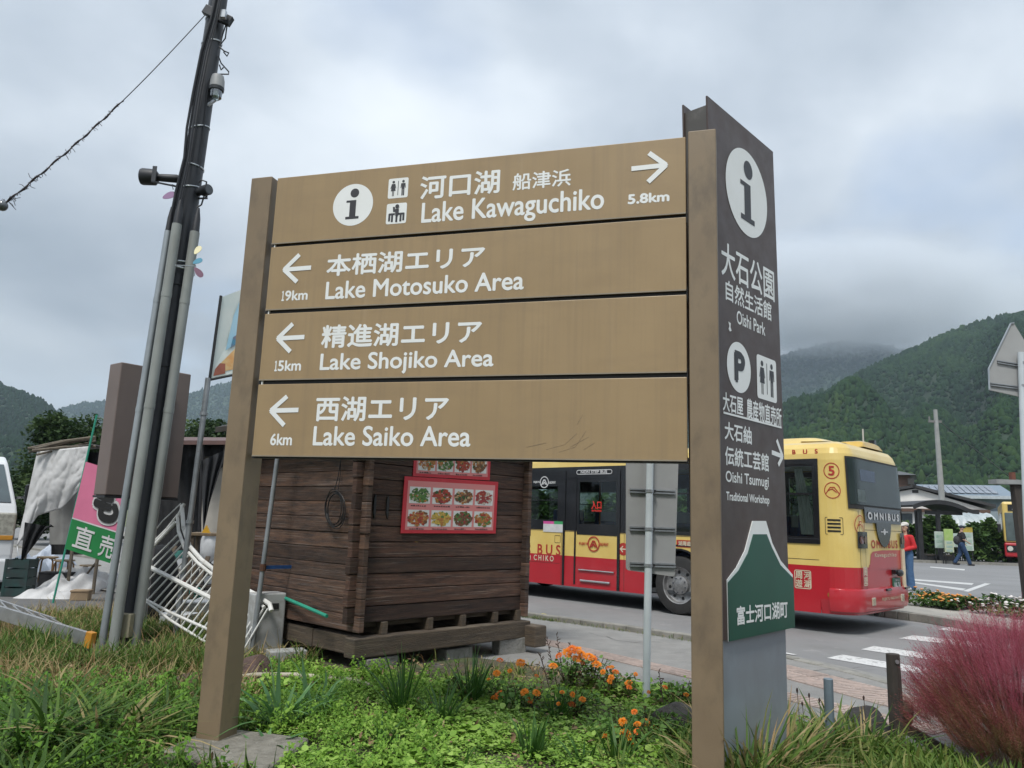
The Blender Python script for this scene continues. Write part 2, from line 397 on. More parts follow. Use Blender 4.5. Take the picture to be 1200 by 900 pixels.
# a lowered concrete gutter along the kerb
struct('gutter', ribbon(offset(near_s, .01), offset(near_s, -.28), .004), M('gutter_concrete', (.27, .265, .25), .9, (.2, .2, .19), 5, bump=.2, dirt=[((.14, .14, .13), 40, .5, .7, .5)]))
def kerb(parent, line, h, wd, z0=0, step=.62, name='kerb_stone', drop=None):
    pts = resample(line, step); pts = [p for p in pts if p.y > 3.2 and p.y < 32]
    for i in range(len(pts) - 1):
        p, q = pts[i], pts[i + 1]; ln = (q - p).length
        if ln < .05: continue
        hh = h if drop is None else drop((p + q) / 2)
        o = MB().box(0.006, ln - .006, -wd, 0, 0, hh).build(name, conc, parent, bevel=.012)
        o.location = (p.x, p.y, z0 + random.uniform(-.004, .003)); o.rotation_euler = (0, 0, math.atan2(q.y - p.y, q.x - p.x))
ks = [p for p in near_s]
def drop_near(p): return .10 if p.x < 2.6 else max(.04, .10 - (p.x - 2.6) * .06)
kerb(sw, near_s, .11, .13, 0.0, .6, drop=drop_near)
# thin white edge line along the kerb
struct('road_edge_line', ribbon(offset(near_s, -.30)[:22], offset(near_s, -.38)[:22], .009, 50), white)
# pink tactile pavers: two strips
pav = M('pink_paver', (.42, .33, .29), .85, (.33, .27, .24), 14, bump=.35, bscale=70, rand=.1, dirt=[((.2, .18, .17), 12, .5, .72, .6)])
pm = None
def paver_strip(pts, wd):
    global pm
    pl = smooth_line([Vector(p) for p in pts], 2)
    pl = resample(pl, .05); d = 0; last = pl[0]
    tot = sum((pl[i + 1] - pl[i]).length for i in range(len(pl) - 1)); n = int(tot / .3)
    ds = [0]
    for i in range(len(pl) - 1): ds.append(ds[-1] + (pl[i + 1] - pl[i]).length)
    for k in range(n):
        s = (k + .5) * .3; i = max(j for j in range(len(ds)) if ds[j] <= s); p = pl[i]; t = (pl[min(i + 2, len(pl) - 1)] - pl[max(i - 2, 0)]).normalized()
        if pm is None:
            mb = MB().box(-.147, .147, -.147, .147, 0, .022)
            for ix in range(5):
                mb.box(-.13 + ix * .058, -.105 + ix * .058, -.13, .13, .0218, .027)
            pm = mb.build('paver', pav, sw, bevel=.003); o = pm
        else: o = pm.copy(); C.objects.link(o)
        o.location = (p.x, p.y, .02 + random.uniform(-.002, .002)); o.rotation_euler = (0, 0, math.atan2(t.y, t.x) + random.uniform(-.01, .01))
S1 = [gp(x, y, .04) for x, y in ((560, 733), (637, 751), (812, 791), (930, 817), (1044, 843), (1150, 868))]
S2 = [gp(x, y, .04) for x, y in ((845, 770), (928, 792), (1041, 822), (1160, 856))]
paver_strip(S1, .3); paver_strip([p + Vector((.22, .23, 0)) * .0 for p in S2], .3)
paver_strip(offset(S2, -.30), .3)
# crossing stripes (measured quads on the road) ------------------------------
cw = MB()
for q in (((969, 771), (987, 767), (1092, 784), (1075, 789)), ((1009, 761), (1024, 757), (1140, 773), (1126, 778)), ((1053, 748), (1070, 744.5), (1190, 757), (1176, 762)), ((1098, 737.5), (1113, 734.5), (1215, 744), (1204, 748))):
    cw.poly([tuple(gp(x, y, .005)) for x, y in q])
struct('crosswalk', cw, white)

crk = MB(); rc = random.Random(3)
for x, y, n, dx, dy in ((905, 778, 9, 14, 2.2), (952, 786, 7, 11, -1.0), (1004, 800, 6, -9, -2.4), (690, 741, 10, 9, 2.4), (870, 760, 8, -12, 1.2)):
    p = gp(x, y, .0345); px_, py_ = x, y
    for k in range(n):
        px_ += dx * rc.uniform(.5, 1.3); py_ += dy * rc.uniform(-.4, 1.6); q = gp(px_, py_, .0345); d = (q - p).normalized(); nn = Vector((-d.y, d.x, 0)) * rc.uniform(.002, .006); crk.poly([tuple(p - nn), tuple(q - nn * .8), tuple(q + nn * .8), tuple(p + nn)]); p = q
struct('pavement_cracks', crk, M('crack_dark', (.05, .048, .045), .95))
# island beyond the road, then the bus lot ------------------------------------
struct('bus_lot', ribbon(offset(far_s, -.0), [p + AX * 60 for p in far_s], .10, 40), lot)
bl = bpy.data.objects['bus_lot']
islk = M('island_concrete', (.36, .34, .30), .9, (.28, .27, .25), 2, bump=.2, bscale=60, dirt=[((.2, .19, .17), 30, .5, .7, .5)])
isl = struct('traffic_island', ribbon(far_s, offset(far_s, -2.6), .14), islk)
kerb(isl, far_s[6:], .14, .16, 0.0, .95)
for o in isl.children: pass
# bay lines on the lot
ln_ = MB()
for q in (((1064, 678), (1064, 679.6), (1139, 685.5), (1141, 683.5)), ((1064, 681), (1064, 682.3), (1128, 692), (1132, 690)), ((1128, 692.5), (1135, 693.5), (1161, 684), (1154, 683.5)),
          ((1150, 656.5), (1158, 657.5), (1185, 652), (1178, 651)), ((1090, 664), (1090, 665), (1130, 668.5), (1131, 667))):
    ln_.poly([tuple(gp(x, y, .106)) for x, y in q])
struct('bay_markings', ln_, M('lot_paint', (.55, .56, .55), .7, (.45, .45, .45), 6))

# forecourt asphalt at the left and the garden bed -----------------------------
struct('forecourt', MB().slab([AB(6.2, 12.2), AB(6.2, 60), AB(-60, 60), AB(-60, 12.2)][::-1], -.05, .0), M('forecourt_asphalt', (.13, .13, .13), .9, (.10, .10, .10), 1.5, bump=.3, bscale=50, dirt=[((.2, .19, .17), 5, .5, .7, .4)]))
edge_px = ((560, 768), (640, 778), (812, 815), (905, 838), (1000, 864), (1080, 893), (1200, 935))
edge = [ab(gp(x, y, .03)) for x, y in edge_px]; edge.sort(key=lambda e: e[1])
eb = [e[1] for e in edge]; ea = [e[0] for e in edge]
def a_edge(b): return float(np.interp(b, [-12, 0] + eb + [30], [4.2, 4.6] + ea + [6.25]))
def gnoise(x, y): return .5 * math.sin(x * 2.1 + 1.3 * y) * math.sin(y * 1.7 - .6 * x) + .3 * math.sin(x * 5.3 + 2) * math.sin(y * 4.7) + .2 * math.sin(x * 11 - y * 9)
def gh(x, y):
    a, b = ab((x, y)); d = a_edge(b) - a
    m = min(1, max(0, d / .35))
    lift = .05 + .022 * gnoise(x, y)
    if b > 11.4: m *= max(0, 1 - (b - 11.4) / .8)
    return .012 + lift * m
def soil(u, v):
    b = -6 + 18.3 * v; a = a_edge(b) - 14 * (1 - u) ** 1.6; p = AB(a, b); return (p.x, p.y, gh(p.x, p.y) if u < 1 else -.03)
struct('garden_bed', MB().grid(soil, 110, 130), M('garden_soil', (.10, .085, .055), 1, (.055, .05, .032), 5, bump=.9, bscale=25, nr=.7, dirt=[((.07, .10, .03), 2.2, .48, .62, .8), ((.20, .17, .11), 14, .55, .7, .6)]), smooth=True)

# ------------------------------------------------------------------ the direction sign
tan = M('brown_paint', (.335, .238, .128), .42, (.308, .218, .116), 2.2, bump=.04, bscale=220, spec=.45, rvar=.08, dirt=[((.21, .152, .092), 1.6, .5, .75, .35, (1.0, 1, 3.5)), ((.11, .085, .06), 26, .74, .80, .6), ((.24, .175, .105), 7, .48, .70, .5, (3.2, 1, .10)), ((.40, .31, .20), 5, .60, .74, .3, (2.2, 1, .12))])
tan_post = M('brown_post_paint', (.225, .168, .105), .5, (.20, .148, .092), 2.6, bump=.06, bscale=160, rvar=.08, dirt=[((.10, .078, .055), 5, .50, .72, .8, (1, 1, .5)), ((.16, .115, .072), 1.2, .45, .7, .5), ((.30, .06, .03), 3.1, .73, .76, .7)])
dark = M('dark_steel', (.022, .022, .025), .5, (.016, .016, .018), 8)
wht = M('white_film', (.78, .80, .80), .45, (.74, .76, .75), 5, dirt=[((.55, .53, .48), 12, .6, .8, .3)])
icon = M('charcoal_film', (.035, .036, .042), .5, (.03, .03, .036), 6)
PY = R(-16.2)
base = at(293, 534, 5.0); base.z = 0
SF = Face(base, PY)
sign = thing('direction_sign', 'big brown four-board road direction sign to the lakes on two square brown posts', 'road sign', base, PY)
xr = SF.px(805, 300)[0]
def zl(y): return SF.px(310, y)[1]
z_edges = []
for tl, bl_ in (((323, 209), (317, 287)), ((315, 290), (309.8, 364.5)), ((308.6, 368), (302, 446.5)), ((301.4, 450.5), (293, 534))):
    z_edges.append((SF.px(*bl_)[1] + (.006 if bl_[1] < 500 else 0), SF.px(*tl)[1]))
ztop = z_edges[0][1]
panels = []
for z0, z1 in z_edges:
    p = MB().box(0.012, xr - .004, 0, .045, z0, z1).build('sign_board', tan, sign, bevel=.004)
    p.location = (0, 0, 0); panels.append(p)
    # slim bright lip under each board
    MB().box(.014, xr - .006, -.003, .003, z0 - .0035, z0 + .004).build('lip', M('lip_metal', (.27, .235, .18), .4, (.24, .2, .15), 9), p)
sign.name = 'direction_sign'
# carrier rails in the shadow gaps and the bolts
for i in range(4):
    z0 = z_edges[i][0]; zb = z_edges[i + 1][1] if i < 3 else z0 - .012
    MB().box(.0, xr, .020, .07, (zb - .03) if i < 3 else z0 - .012, z0 + .03 if i < 3 else z0 + .02).build('rail', dark, sign)
# posts: left one shows its front and inner side
lx0 = SF.px(229, 865)[0]; lx1 = SF.px(257.5, 867)[0]
def post(x0, x1, ztop_, zb):
    mb = MB(); mb.box(x0, x1, -.012, .175, zb, ztop_)
    return mb.build('post', tan_post, sign, bevel=.006)
post(SF.px(263, 540)[0] , SF.px(288.5, 540)[0], SF.px(300, 210)[1] + .005, .06)
rx0 = SF.px(808.5, 500)[0]; rx1 = SF.px(843.5, 500)[0]
post(rx0, rx1, SF.px(825, 153)[1], -.02)
# concrete footing under the left post
cf = [gp(x, y, .12) for x, y in ((183, 880), (252, 851), (363, 864), (310, 905))]
MBf = MB().slab([(p.x - base.x, p.y - base.y) for p in cf], -.05, .12)
ft = MBf.build('concrete_footing', M('footing_concrete', (.24, .225, .19), .95, (.15, .14, .115), 6, bump=.8, bscale=30, nr=.7, dirt=[((.09, .085, .065), 10, .5, .65, .7), ((.36, .35, .32), 28, .6, .7, .5)]), bevel=.02)
ft.location = base; tag(ft, 'rough grey concrete footing under the left post of the brown lake sign', 'footing')
def small_bolt(x, z): return MB().tube([(x, -.004, z), (x, .01, z)], .006, 8)
for i in range(1, 4):
    b = MB()
    for x in (.035,): b.box(x - .004, x + .004, .004, .02, z_edges[i][1] - .002, z_edges[i - 1][0] + .002)
    b.build('spacer', wht, sign)

def arrow(fr, parent, tip, tail, h1, h2, mat, wd, y=-.003):
    P = [fr.px(*q) for q in (tip, tail, h1, h2)]
    T, E_, A_, B_ = [Vector(p) for p in P]
    mb = MB(); d = (T - E_).normalized(); n = Vector((-d.y, d.x)) * wd / 2
    def q(a, b, k):
        dd = (b - a).normalized(); nn = Vector((-dd.y, dd.x)) * wd / 2; yy = y - k * .00015
        mb.poly([((a - nn).x, yy, (a - nn).y), ((b - nn).x, yy, (b - nn).y), ((b + nn).x, yy, (b + nn).y), ((a + nn).x, yy, (a + nn).y)])
    sh = T - d * wd * .8
    q(E_, sh, 0)
    for k, hh in ((1, A_), (2, B_)):
        dd = (T - hh).normalized(); q(hh, T - d * wd * .15, k)
    mb.poly([(T.x + d.x * wd * .32, y - .0006, T.y + d.y * wd * .32)] + [((T - d * wd * .5 + n * s).x, y - .0006, (T - d * wd * .5 + n * s).y) for s in (1.1, -1.1)])
    return mb.build('arrow', mat, parent)
def info_i(mb, cx, cz, r, y, squash=1):
    """the letter i of an information mark: dot, stem with slab serifs"""
    mb.disc(cx + r * .06 * squash, cz + r * .56, r * .215 * squash, y, 24, r * .215)
    s = r * squash
    mb.poly([(cx - s * .33, y, cz + r * .22), (cx + s * .16, y, cz + r * .22), (cx + s * .16, y, cz - r * .56), (cx + s * .33, y, cz - r * .56), (cx + s * .33, y, cz - r * .68), (cx - s * .33, y, cz - r * .68), (cx - s * .33, y, cz - r * .56), (cx - s * .15, y, cz - r * .56), (cx - s * .15, y, cz + r * .12), (cx - s * .33, y, cz + r * .12)][::-1])
    return mb
def man(mb, cx, z0, h, y, woman=False):
    w_ = h * .15
    mb.disc(cx, z0 + h * .91, h * .085, y, 16)
    if woman:
        mb.poly([(cx - w_ * .75, y, z0 + h * .79), (cx + w_ * .75, y, z0 + h * .79), (cx + w_ * 1.25, y, z0 + h * .50), (cx + w_ * 1.0, y, z0 + h * .48), (cx + w_ * .65, y, z0 + h * .68), (cx + w_ * 1.05, y, z0 + h * .33), (cx - w_ * 1.05, y, z0 + h * .33), (cx - w_ * .65, y, z0 + h * .68), (cx - w_ * 1.0, y, z0 + h * .48), (cx - w_ * 1.25, y, z0 + h * .50)][::-1])
        for s in (-1, 1): mb.poly([(cx + s * w_ * .12, y, z0), (cx + s * w_ * .42, y, z0), (cx + s * w_ * .42, y, z0 + h * .34), (cx + s * w_ * .12, y, z0 + h * .34)])
    else:
        mb.poly([(cx - w_ * .95, y, z0 + h * .79), (cx + w_ * .95, y, z0 + h * .79), (cx + w_ * 1.1, y, z0 + h * .48), (cx + w_ * .8, y, z0 + h * .48), (cx + w_ * .6, y, z0 + h * .66), (cx + w_ * .6, y, z0), (cx + w_ * .08, y, z0), (cx + w_ * .08, y, z0 + h * .42), (cx - w_ * .08, y, z0 + h * .42), (cx - w_ * .08, y, z0), (cx - w_ * .6, y, z0), (cx - w_ * .6, y, z0 + h * .66), (cx - w_ * .8, y, z0 + h * .48), (cx - w_ * 1.1, y, z0 + h * .48)][::-1])
def wc_icon(parent, x0, z0, x1, z1, y):
    o = MB().add([(x, y, z) for x, z in rrect(x0, z0, x1, z1, (x1 - x0) * .08)], [tuple(range(20))]).build('toilet_symbol', wht, parent)
    mb = MB(); w_ = x1 - x0; h = (z1 - z0); ih = min(h * .78, w_ * .80)
    k = (w_ / .8) 
    man(mb, x0 + w_ * .26, z0 + (h - ih) / 2, ih, y - .001, True); man(mb, x0 + w_ * .75, z0 + (h - ih) / 2, ih, y - .001)
    mb.poly([(x0 + w_ * .485, y - .001, z0 + h * .14), (x0 + w_ * .515, y - .001, z0 + h * .14), (x0 + w_ * .515, y - .001, z1 - h * .14), (x0 + w_ * .485, y - .001, z1 - h * .14)])
    mb.build('figures', icon, o if o.parent is None or o.parent.parent is None else parent)
    return o
P1, P2, P3, P4 = panels
# board 1: information mark, toilets, rest place, names, arrow to the right
c = SF.px(413.6, 240); r_ = .147
MB().disc(c[0], c[1], r_, -.0009, 48).build('information_symbol', wht, P1)
info_i(MB(), c[0], c[1], r_, -.0018).build('letter', icon, P1)
a = SF.px(454.3, 233.1); b = SF.px(479.1, 207.7); wc_icon(P1, a[0], a[1], b[0], b[1], -.0009)
a = SF.px(452, 263.1); b = SF.px(477.2, 237.2)
MB().add([(x, -.0009, z) for x, z in rrect(a[0], a[1], b[0], b[1], .012)], [tuple(range(20))]).build('rest_symbol', wht, P1)
W_, H_ = b[0] - a[0], b[1] - a[1]; q = lambda u, v: (a[0] + u * W_, a[1] + v * H_)
mb = MB(); strokes(mb, [[q(.16, .16), q(.16, .47), q(.40, .47)], [q(.62, .47), q(.86, .47), q(.86, .16)], [q(.30, .40), q(.30, .12)], [q(.72, .40), q(.72, .12)], [q(.52, .68), q(.52, .10)], [q(.52, .68), q(.38, .62), q(.36, .80)]], .014, -.0018)
mb.disc(*q(.53, .84), .014, -.0045, 16); mb.poly([(q(.44, .72)[0], -.0052, q(.44, .72)[1]), (q(.62, .72)[0], -.0052, q(.62, .72)[1]), (q(.60, .38)[0], -.0052, q(.60, .38)[1]), (q(.46, .38)[0], -.0052, q(.46, .38)[1])][::-1])
mb.build('figure', icon, P1)
B_ = .0030
def T(par, s, bl, tr, bold=B_, **k): return ptext(SF, par, s, bl, tr, wht, y=-.0009, bold=bold, **k)
T(P1, '河口湖', (491.5, 234.5), (586.5, 198), .004)
T(P1, '船津浜', (600.4, 223.7), (669.3, 197.3), .0022)
T(P1, 'Lake Kawaguchiko', (493, 269), (708.2, 219.5))
T(P1, '5.8km', (735.6, 239.8), (784.5, 223.9), .0035)
arrow(SF, P1, (781.5, 193.5), (740, 198), (760.5, 179.5), (759.5, 213.5), wht, .030)
def dist_(par, d, kmx0, bl, tr):
    """distance figures: the one with its flag comes from the wide digits"""
    a = SF.px(*bl); b = SF.px(*tr); w_ = b[0] - a[0]; mb = MB(); x = a[0]
    parts = {'19km': [('１', .10), ('9km', .86)], '15km': [('１', .10), ('5km', .86)], '6km': [('6km', 1.0)]}[d]
    for s, f in parts:
        text(par, s, x, a[1], x + w_ * f, b[1], wht, y=-.0009, bold=.0024, build=False, mb=mb); x += w_ * (f + .03)
    mb.build('distance', wht, par)
dist_(P2, '19km', 0, (329.6, 353), (361.6, 339.2)); dist_(P3, '15km', 0, (321.3, 435.2), (353.8, 421.8)); dist_(P4, '6km', 0, (316.3, 522), (343, 508))
arrow(SF, P2, (332.5, 316.2), (364.8, 313.7), (351.3, 298.5), (348.3, 330.5), wht, .030)
arrow(SF, P3, (325, 396.8), (357, 395), (343.5, 379.5), (340.5, 412.3), wht, .030)
arrow(SF, P4, (317, 481.3), (350, 480.5), (336.8, 464.5), (333.3, 498.6), wht, .030)
T(P2, '本栖湖エリア', (381.9, 324.3), (569, 286.5), .004)
T(P2, 'Lake Motosuko Area', (381, 351.2), (614.5, 316.8))
T(P3, '精進湖エリア', (375.8, 408.4), (565.3, 373.5), .004)
T(P3, 'Lake Shojiko Area', (374, 440), (579, 408.3))
T(P4, '西湖エリア', (368.8, 494), (526.6, 463), .004)
T(P4, 'Lake Saiko Area', (366.3, 522.3), (552.3, 499))
# scuff marks on the lowest board
sc_ = MB(); strokes(sc_, [[SF.px(*p) for p in ln] for ln in (((640, 527), (662, 521), (676, 508)), ((655, 530), (674, 524), (687, 505)), ((668, 524), (690, 512)), ((684, 527), (697, 519)), ((676, 498), (683, 486)), ((617, 524), (640, 519)))], .0022, -.0006)
sc_.build('scuff', M('scuff_mark', (.17, .13, .09), .8, (.27, .19, .11), 60), P4)

# ------------------------------------------------------------------ information pylon
PYL = R(47)
pb = at(832, 400, 4.42); pb.z = 0
PF = Face(pb, PYL)
brn = M('pylon_brown', (.064, .042, .036), .42, (.053, .035, .030), 3, bump=.03, rvar=.1, dirt=[((.16, .07, .05), 2.4, .68, .74, .8), ((.085, .07, .062), 3.5, .5, .75, .5, (1, 1, .4)), ((.14, .13, .12), 55, .70, .78, .4)])
wtop = PF.px(906, 180); wz = PF.px(832, 112)[1]; pw = PF.px(915, 480)[0]
pyl = thing('information_pylon', 'tall dark brown information pylon with green peak emblem, standing behind the right sign post', 'information sign', pb, PYL)
z_brown0 = PF.px(900, 745)[1] + .02
ptop = (wtop[1] + wz) / 2
pxt = PF.px(906, 180)[0]; pxb = PF.px(926.5, 735)[0]; lb = .085     # the pylon widens a little towards its foot
def face_poly(i0, i1, dz=0): return [(i0 + lb, z_brown0), (pxb - i1, z_brown0), (pxt - i1, ptop - dz), (i0, ptop - dz)]
MB().prism(face_poly(0, 0), 0, .012).build('face_panel', brn, pyl, bevel=.002)
MB().prism(face_poly(0, 0), .168, .18).build('rear_panel', brn, pyl, bevel=.002)
MB().prism(face_poly(.02, .02, .05), .012, .168).build('core', M('pylon_core', (.10, .095, .09), .5, (.08, .075, .07), 4, dirt=[((.16, .15, .14), 8, .55, .7, .5)]), pyl)
MB().box(.11, pxb - .03, .02, .15, -.05, z_brown0 + .02).build('base', M('galvanized_base', (.30, .345, .39), .45, (.26, .29, .32), 2.5, metal=.25, bump=.03, dirt=[((.2, .21, .22), 4, .5, .75, .5, (1, 1, .4))]), pyl, bevel=.004)
fp = bpy.data.objects['face_panel']
grn = M('emblem_green', (.010, .085, .055), .4, (.008, .072, .047), 2.5, dirt=[((.03, .12, .09), 4, .6, .8, .4)])
def pp(x, y): return PF.px(x, y)
outer = [pp(*q) for q in ((852.7, 751.5), (851, 679.5), (862, 665), (872, 645), (881, 610.5), (896.7, 610.5), (904, 636), (914, 657), (928, 673.5), (930, 735))]
MB().prism(outer, -.006, -.001).build('emblem_outline', wht, pyl)
inner = [pp(*q) for q in ((852.7, 751.5), (851.5, 682.5), (864, 668.5), (875, 648), (881.3, 626), (896.9, 626), (903, 641.5), (913, 662), (928.2, 677.5), (930, 735))]
em = MB().prism(inner, -.010, -.0065).build('emblem', grn, pyl)
def PT(s, bl, tr, bold=.003, par=None, y=-.0009, **k): return ptext(PF, par or fp, s, (bl[0] + .3, bl[1]), (tr[0] - (1.6 if tr[0] > 900 else .4), tr[1] - .4), wht, y=y, bold=bold * .55, **k)
c = pp(874.3, 225.5); xa = pp(850, 210)[0]; xb = pp(898.5, 245)[0]; rr_ = (xb - xa) / 2; rz_ = (pp(866, 171.5)[1] - pp(884, 280.5)[1]) / 2
cx = (xa + xb) / 2; cz = (pp(866, 171.5)[1] + pp(884, 280.5)[1]) / 2
rz_ = rr_
MB().disc(cx, cz, rr_, -.0025, 56, rz_).build('information_symbol', wht, fp)
info_i(MB(), cx, cz, rr_, -.004).build('letter', icon, fp)
PT('大石公園', (845, 321.5), (908.3, 318), .006)
PT('自然生活館', (850, 351), (905.2, 355.5), .004)
PT('Oishi Park', (863, 379), (896.7, 379.2), .003)
xa = pp(851.4, 425)[0]; xb = pp(879.5, 440)[0]; cz = (pp(862.7, 400.3)[1] + pp(868.8, 461)[1]) / 2; cxp = (xa + xb) / 2
MB().disc(cxp, cz, (xb - xa) / 2, -.0025, 48).build('parking_symbol', wht, fp)
rp = (xb - xa) / 2
text(fp, 'P', cxp - rp * .42, cz - rp * .62, cxp + rp * .5, cz + rp * .64, icon, y=-.004, bold=.013)
a = pp(887.2, 465.9); b = pp(908.8, 423.5); wc_icon(fp, a[0], a[1], b[0], b[1], -.0025)
PT('大石屋', (846.7, 481), (870.9, 466), .004)
PT('農産物直売所', (874.7, 490.3), (917, 478.9), .004)
a = pp(847.5, 483.5); b = pp(915.3, 502.6); mb = MB(); zz = a[1]
mb.box(a[0], b[0], -.004, -.0015, zz - .006, zz + .006).build('rule', wht, fp)
PT('大石紬', (848.8, 514.7), (880.8, 501.3), .0045)
PT('伝統工芸館', (849.3, 545.3), (902.1, 532.5), .0045)
arrow(PF, fp, (917, 535), (904, 530), (909.8, 515.5), (911.6, 545), wht, .030, -.0025)
PT('Oishi Tsumugi', (850.1, 568.5), (902.1, 559), .003)
PT('Traditional Workshop', (850.7, 589.3), (902.9, 581.7), .003)
PT('富士河口湖町', (861, 733), (922.3, 703.5), .005, em, y=-.0115)
mb = MB(); cst = pp(855, 383); mb.add([(cst[0] + dx, -.002, cst[1] + dz) for dx, dz in ((-.02, .03), (.012, .025), (.008, 0), (.022, -.02), (.0, -.03), (-.018, -.018), (-.006, .004))], [tuple(range(7))[::-1]]).build('torn_sticker', wht, fp)

# ------------------------------------------------------------------ log kiosk on skids
hc = gp(410, 796, 0.0); hc.z = 0
HF = Face(hc, R(47)); HW = HF.px(617, 600)[0]; HD = 2.3
wood = M('dark_logs', (.092, .044, .028), .8, (.028, .015, .011), 3.0, bump=.6, bscale=22, stretch=(1, 1, 9), rand=.45, nr=.7, dirt=[((.26, .21, .175), 3.4, .585, .66, .85, (.5, .5, 7)), ((.16, .09, .055), 1.3, .5, .7, .5, (1, 1, 2)), ((.012, .010, .010), 5, .52, .7, .75, (1, 1, 3))])
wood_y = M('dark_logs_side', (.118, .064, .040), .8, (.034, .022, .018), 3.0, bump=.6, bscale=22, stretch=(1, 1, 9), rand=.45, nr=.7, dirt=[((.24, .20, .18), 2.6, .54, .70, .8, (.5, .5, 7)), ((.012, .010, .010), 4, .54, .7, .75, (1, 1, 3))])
grey_wood = M('weathered_beam', (.105, .078, .052), .9, (.06, .047, .036), 4, bump=.7, bscale=22, stretch=(1, 1, 6), rand=.12, nr=.7, dirt=[((.2, .17, .13), 3, .55, .7, .6, (.5, .5, 5))])
hut = thing('log_kiosk', 'small dark brown log kiosk raised on timber skids behind the lake sign', 'kiosk', hc, R(47))
z00 = HF.px(414, 731.6)[1]; ph = .152
for k in range(13):
    z = z00 + ph * k
    jy = random.uniform(-.006, .006); MB().box(-.085 + jy * 2, HW + .085 + jy * 2, jy, .07, z + .002 + abs(jy) * .4, z + ph - .002).build('log_plank', wood, hut, bevel=.007)
    for x in (0.0, HW - .07):
        j = random.uniform(-.012, .012)
        MB().box(x + j * .5, x + .06 + j * .5, -.085 + j, HD + .1, z - ph / 2 + .002, z + ph / 2 - .002).build('log_plank', wood_y, hut, bevel=.007)
    MB().box(-.115, HW + .115, HD - .07, HD, z + .002, z + ph - .002).build('log_plank', wood, hut, bevel=.011)
zr = z00 + 13 * ph
rm = M('kiosk_roof', (.07, .065, .06), .8, (.05, .045, .04), 4)
MB().prism([(-.3, zr - .06), (HW / 2, zr + .42), (HW + .3, zr - .06), (HW + .3, zr + .0), (HW / 2, zr + .5), (-.3, zr)], -.25, HD + .25).build('roof', rm, hut)
MB().box(.02, HW - .02, .08, HD - .08, z00 - .05, z00 + .02).build('floor', grey_wood, hut)
zb0 = .19
for y in (-.10, HD - .25):
    MB().box(-.05, HW + .02, y, y + .16, zb0, z00 - .12).build('skid_beam', grey_wood, hut, bevel=.012)
for x in (.36, .95, 1.42, 1.92, HW - .1):
    MB().box(x - .035, x + .035, -.02, HD, z00 - .119, z00 - .002 - (.05 if x > 99 else 0)).build('joist', grey_wood, hut, bevel=.004)
MB().box(.03, .15, .06, HD - .25, zb0 + .01, z00 - .12).build('skid_beam', grey_wood, hut, bevel=.01)  # side and cross beams added to fill the gap and keep the underside dark
MB().box(HW - .10, HW - .0, .06, HD - .25, zb0 + .01, z00 - .12).build('skid_beam', grey_wood, hut, bevel=.01)
for y in (.7, 1.4): MB().box(.02, HW - .1, y, y + .12, zb0 + .01, z00 - .12).build('skid_beam', grey_wood, hut)
MB().box(HW - .08, HW + .12, -.26, .10, .10, .33).build('skid_end', grey_wood, hut, bevel=.015)
blk = M('block_concrete', (.27, .265, .245), .95, (.19, .185, .17), 7, bump=.5, bscale=40, dirt=[((.12, .12, .09), 12, .5, .7, .6)])
BLK = MB().box(-.20, .20, -.07, .07, 0, .16).build('concrete_block', blk, bevel=.01)
for k, (x, y, ry, lb_, hz) in enumerate(((.30, -.02, .1, 'grey concrete block under the near left end of the kiosk skid', 1.0), (2.15, -.02, -.1, 'grey concrete block under the right end of the kiosk skid', 1.15), (1.35, .02, .05, 'grey concrete block under the middle of the kiosk front', .9))):
    o = BLK if k == 0 else BLK.copy()
    if k: C.objects.link(o)
    o.location = HF.w(x, y, .015); o.rotation_euler = (0, 0, R(47) + ry); o.scale = (1, 1, hz); tag(o, lb_, 'block', 'blocks carrying the kiosk')
# two black latch slots on the front
for q in (((436, 607), (440.5, 580)), ((451, 607), (455.5, 582))):
    a = HF.px(*q[0]); b = HF.px(*q[1]); w_ = b[0] - a[0]
    mb = MB().prism([(a[0] + w_ * .3, a[1] + .02), (a[0] + w_ * .7, a[1] - .01), (b[0], a[1] + .05), (b[0], b[1] - .03), (a[0] + w_ * .6, b[1] + .01), (a[0], b[1] - .03), (a[0], a[1] + .05)], -.018, -.001)
    mb.build('latch', M('black_iron', (.008, .008, .009), .6, (.012, .012, .012), 20), hut, bevel=.003)
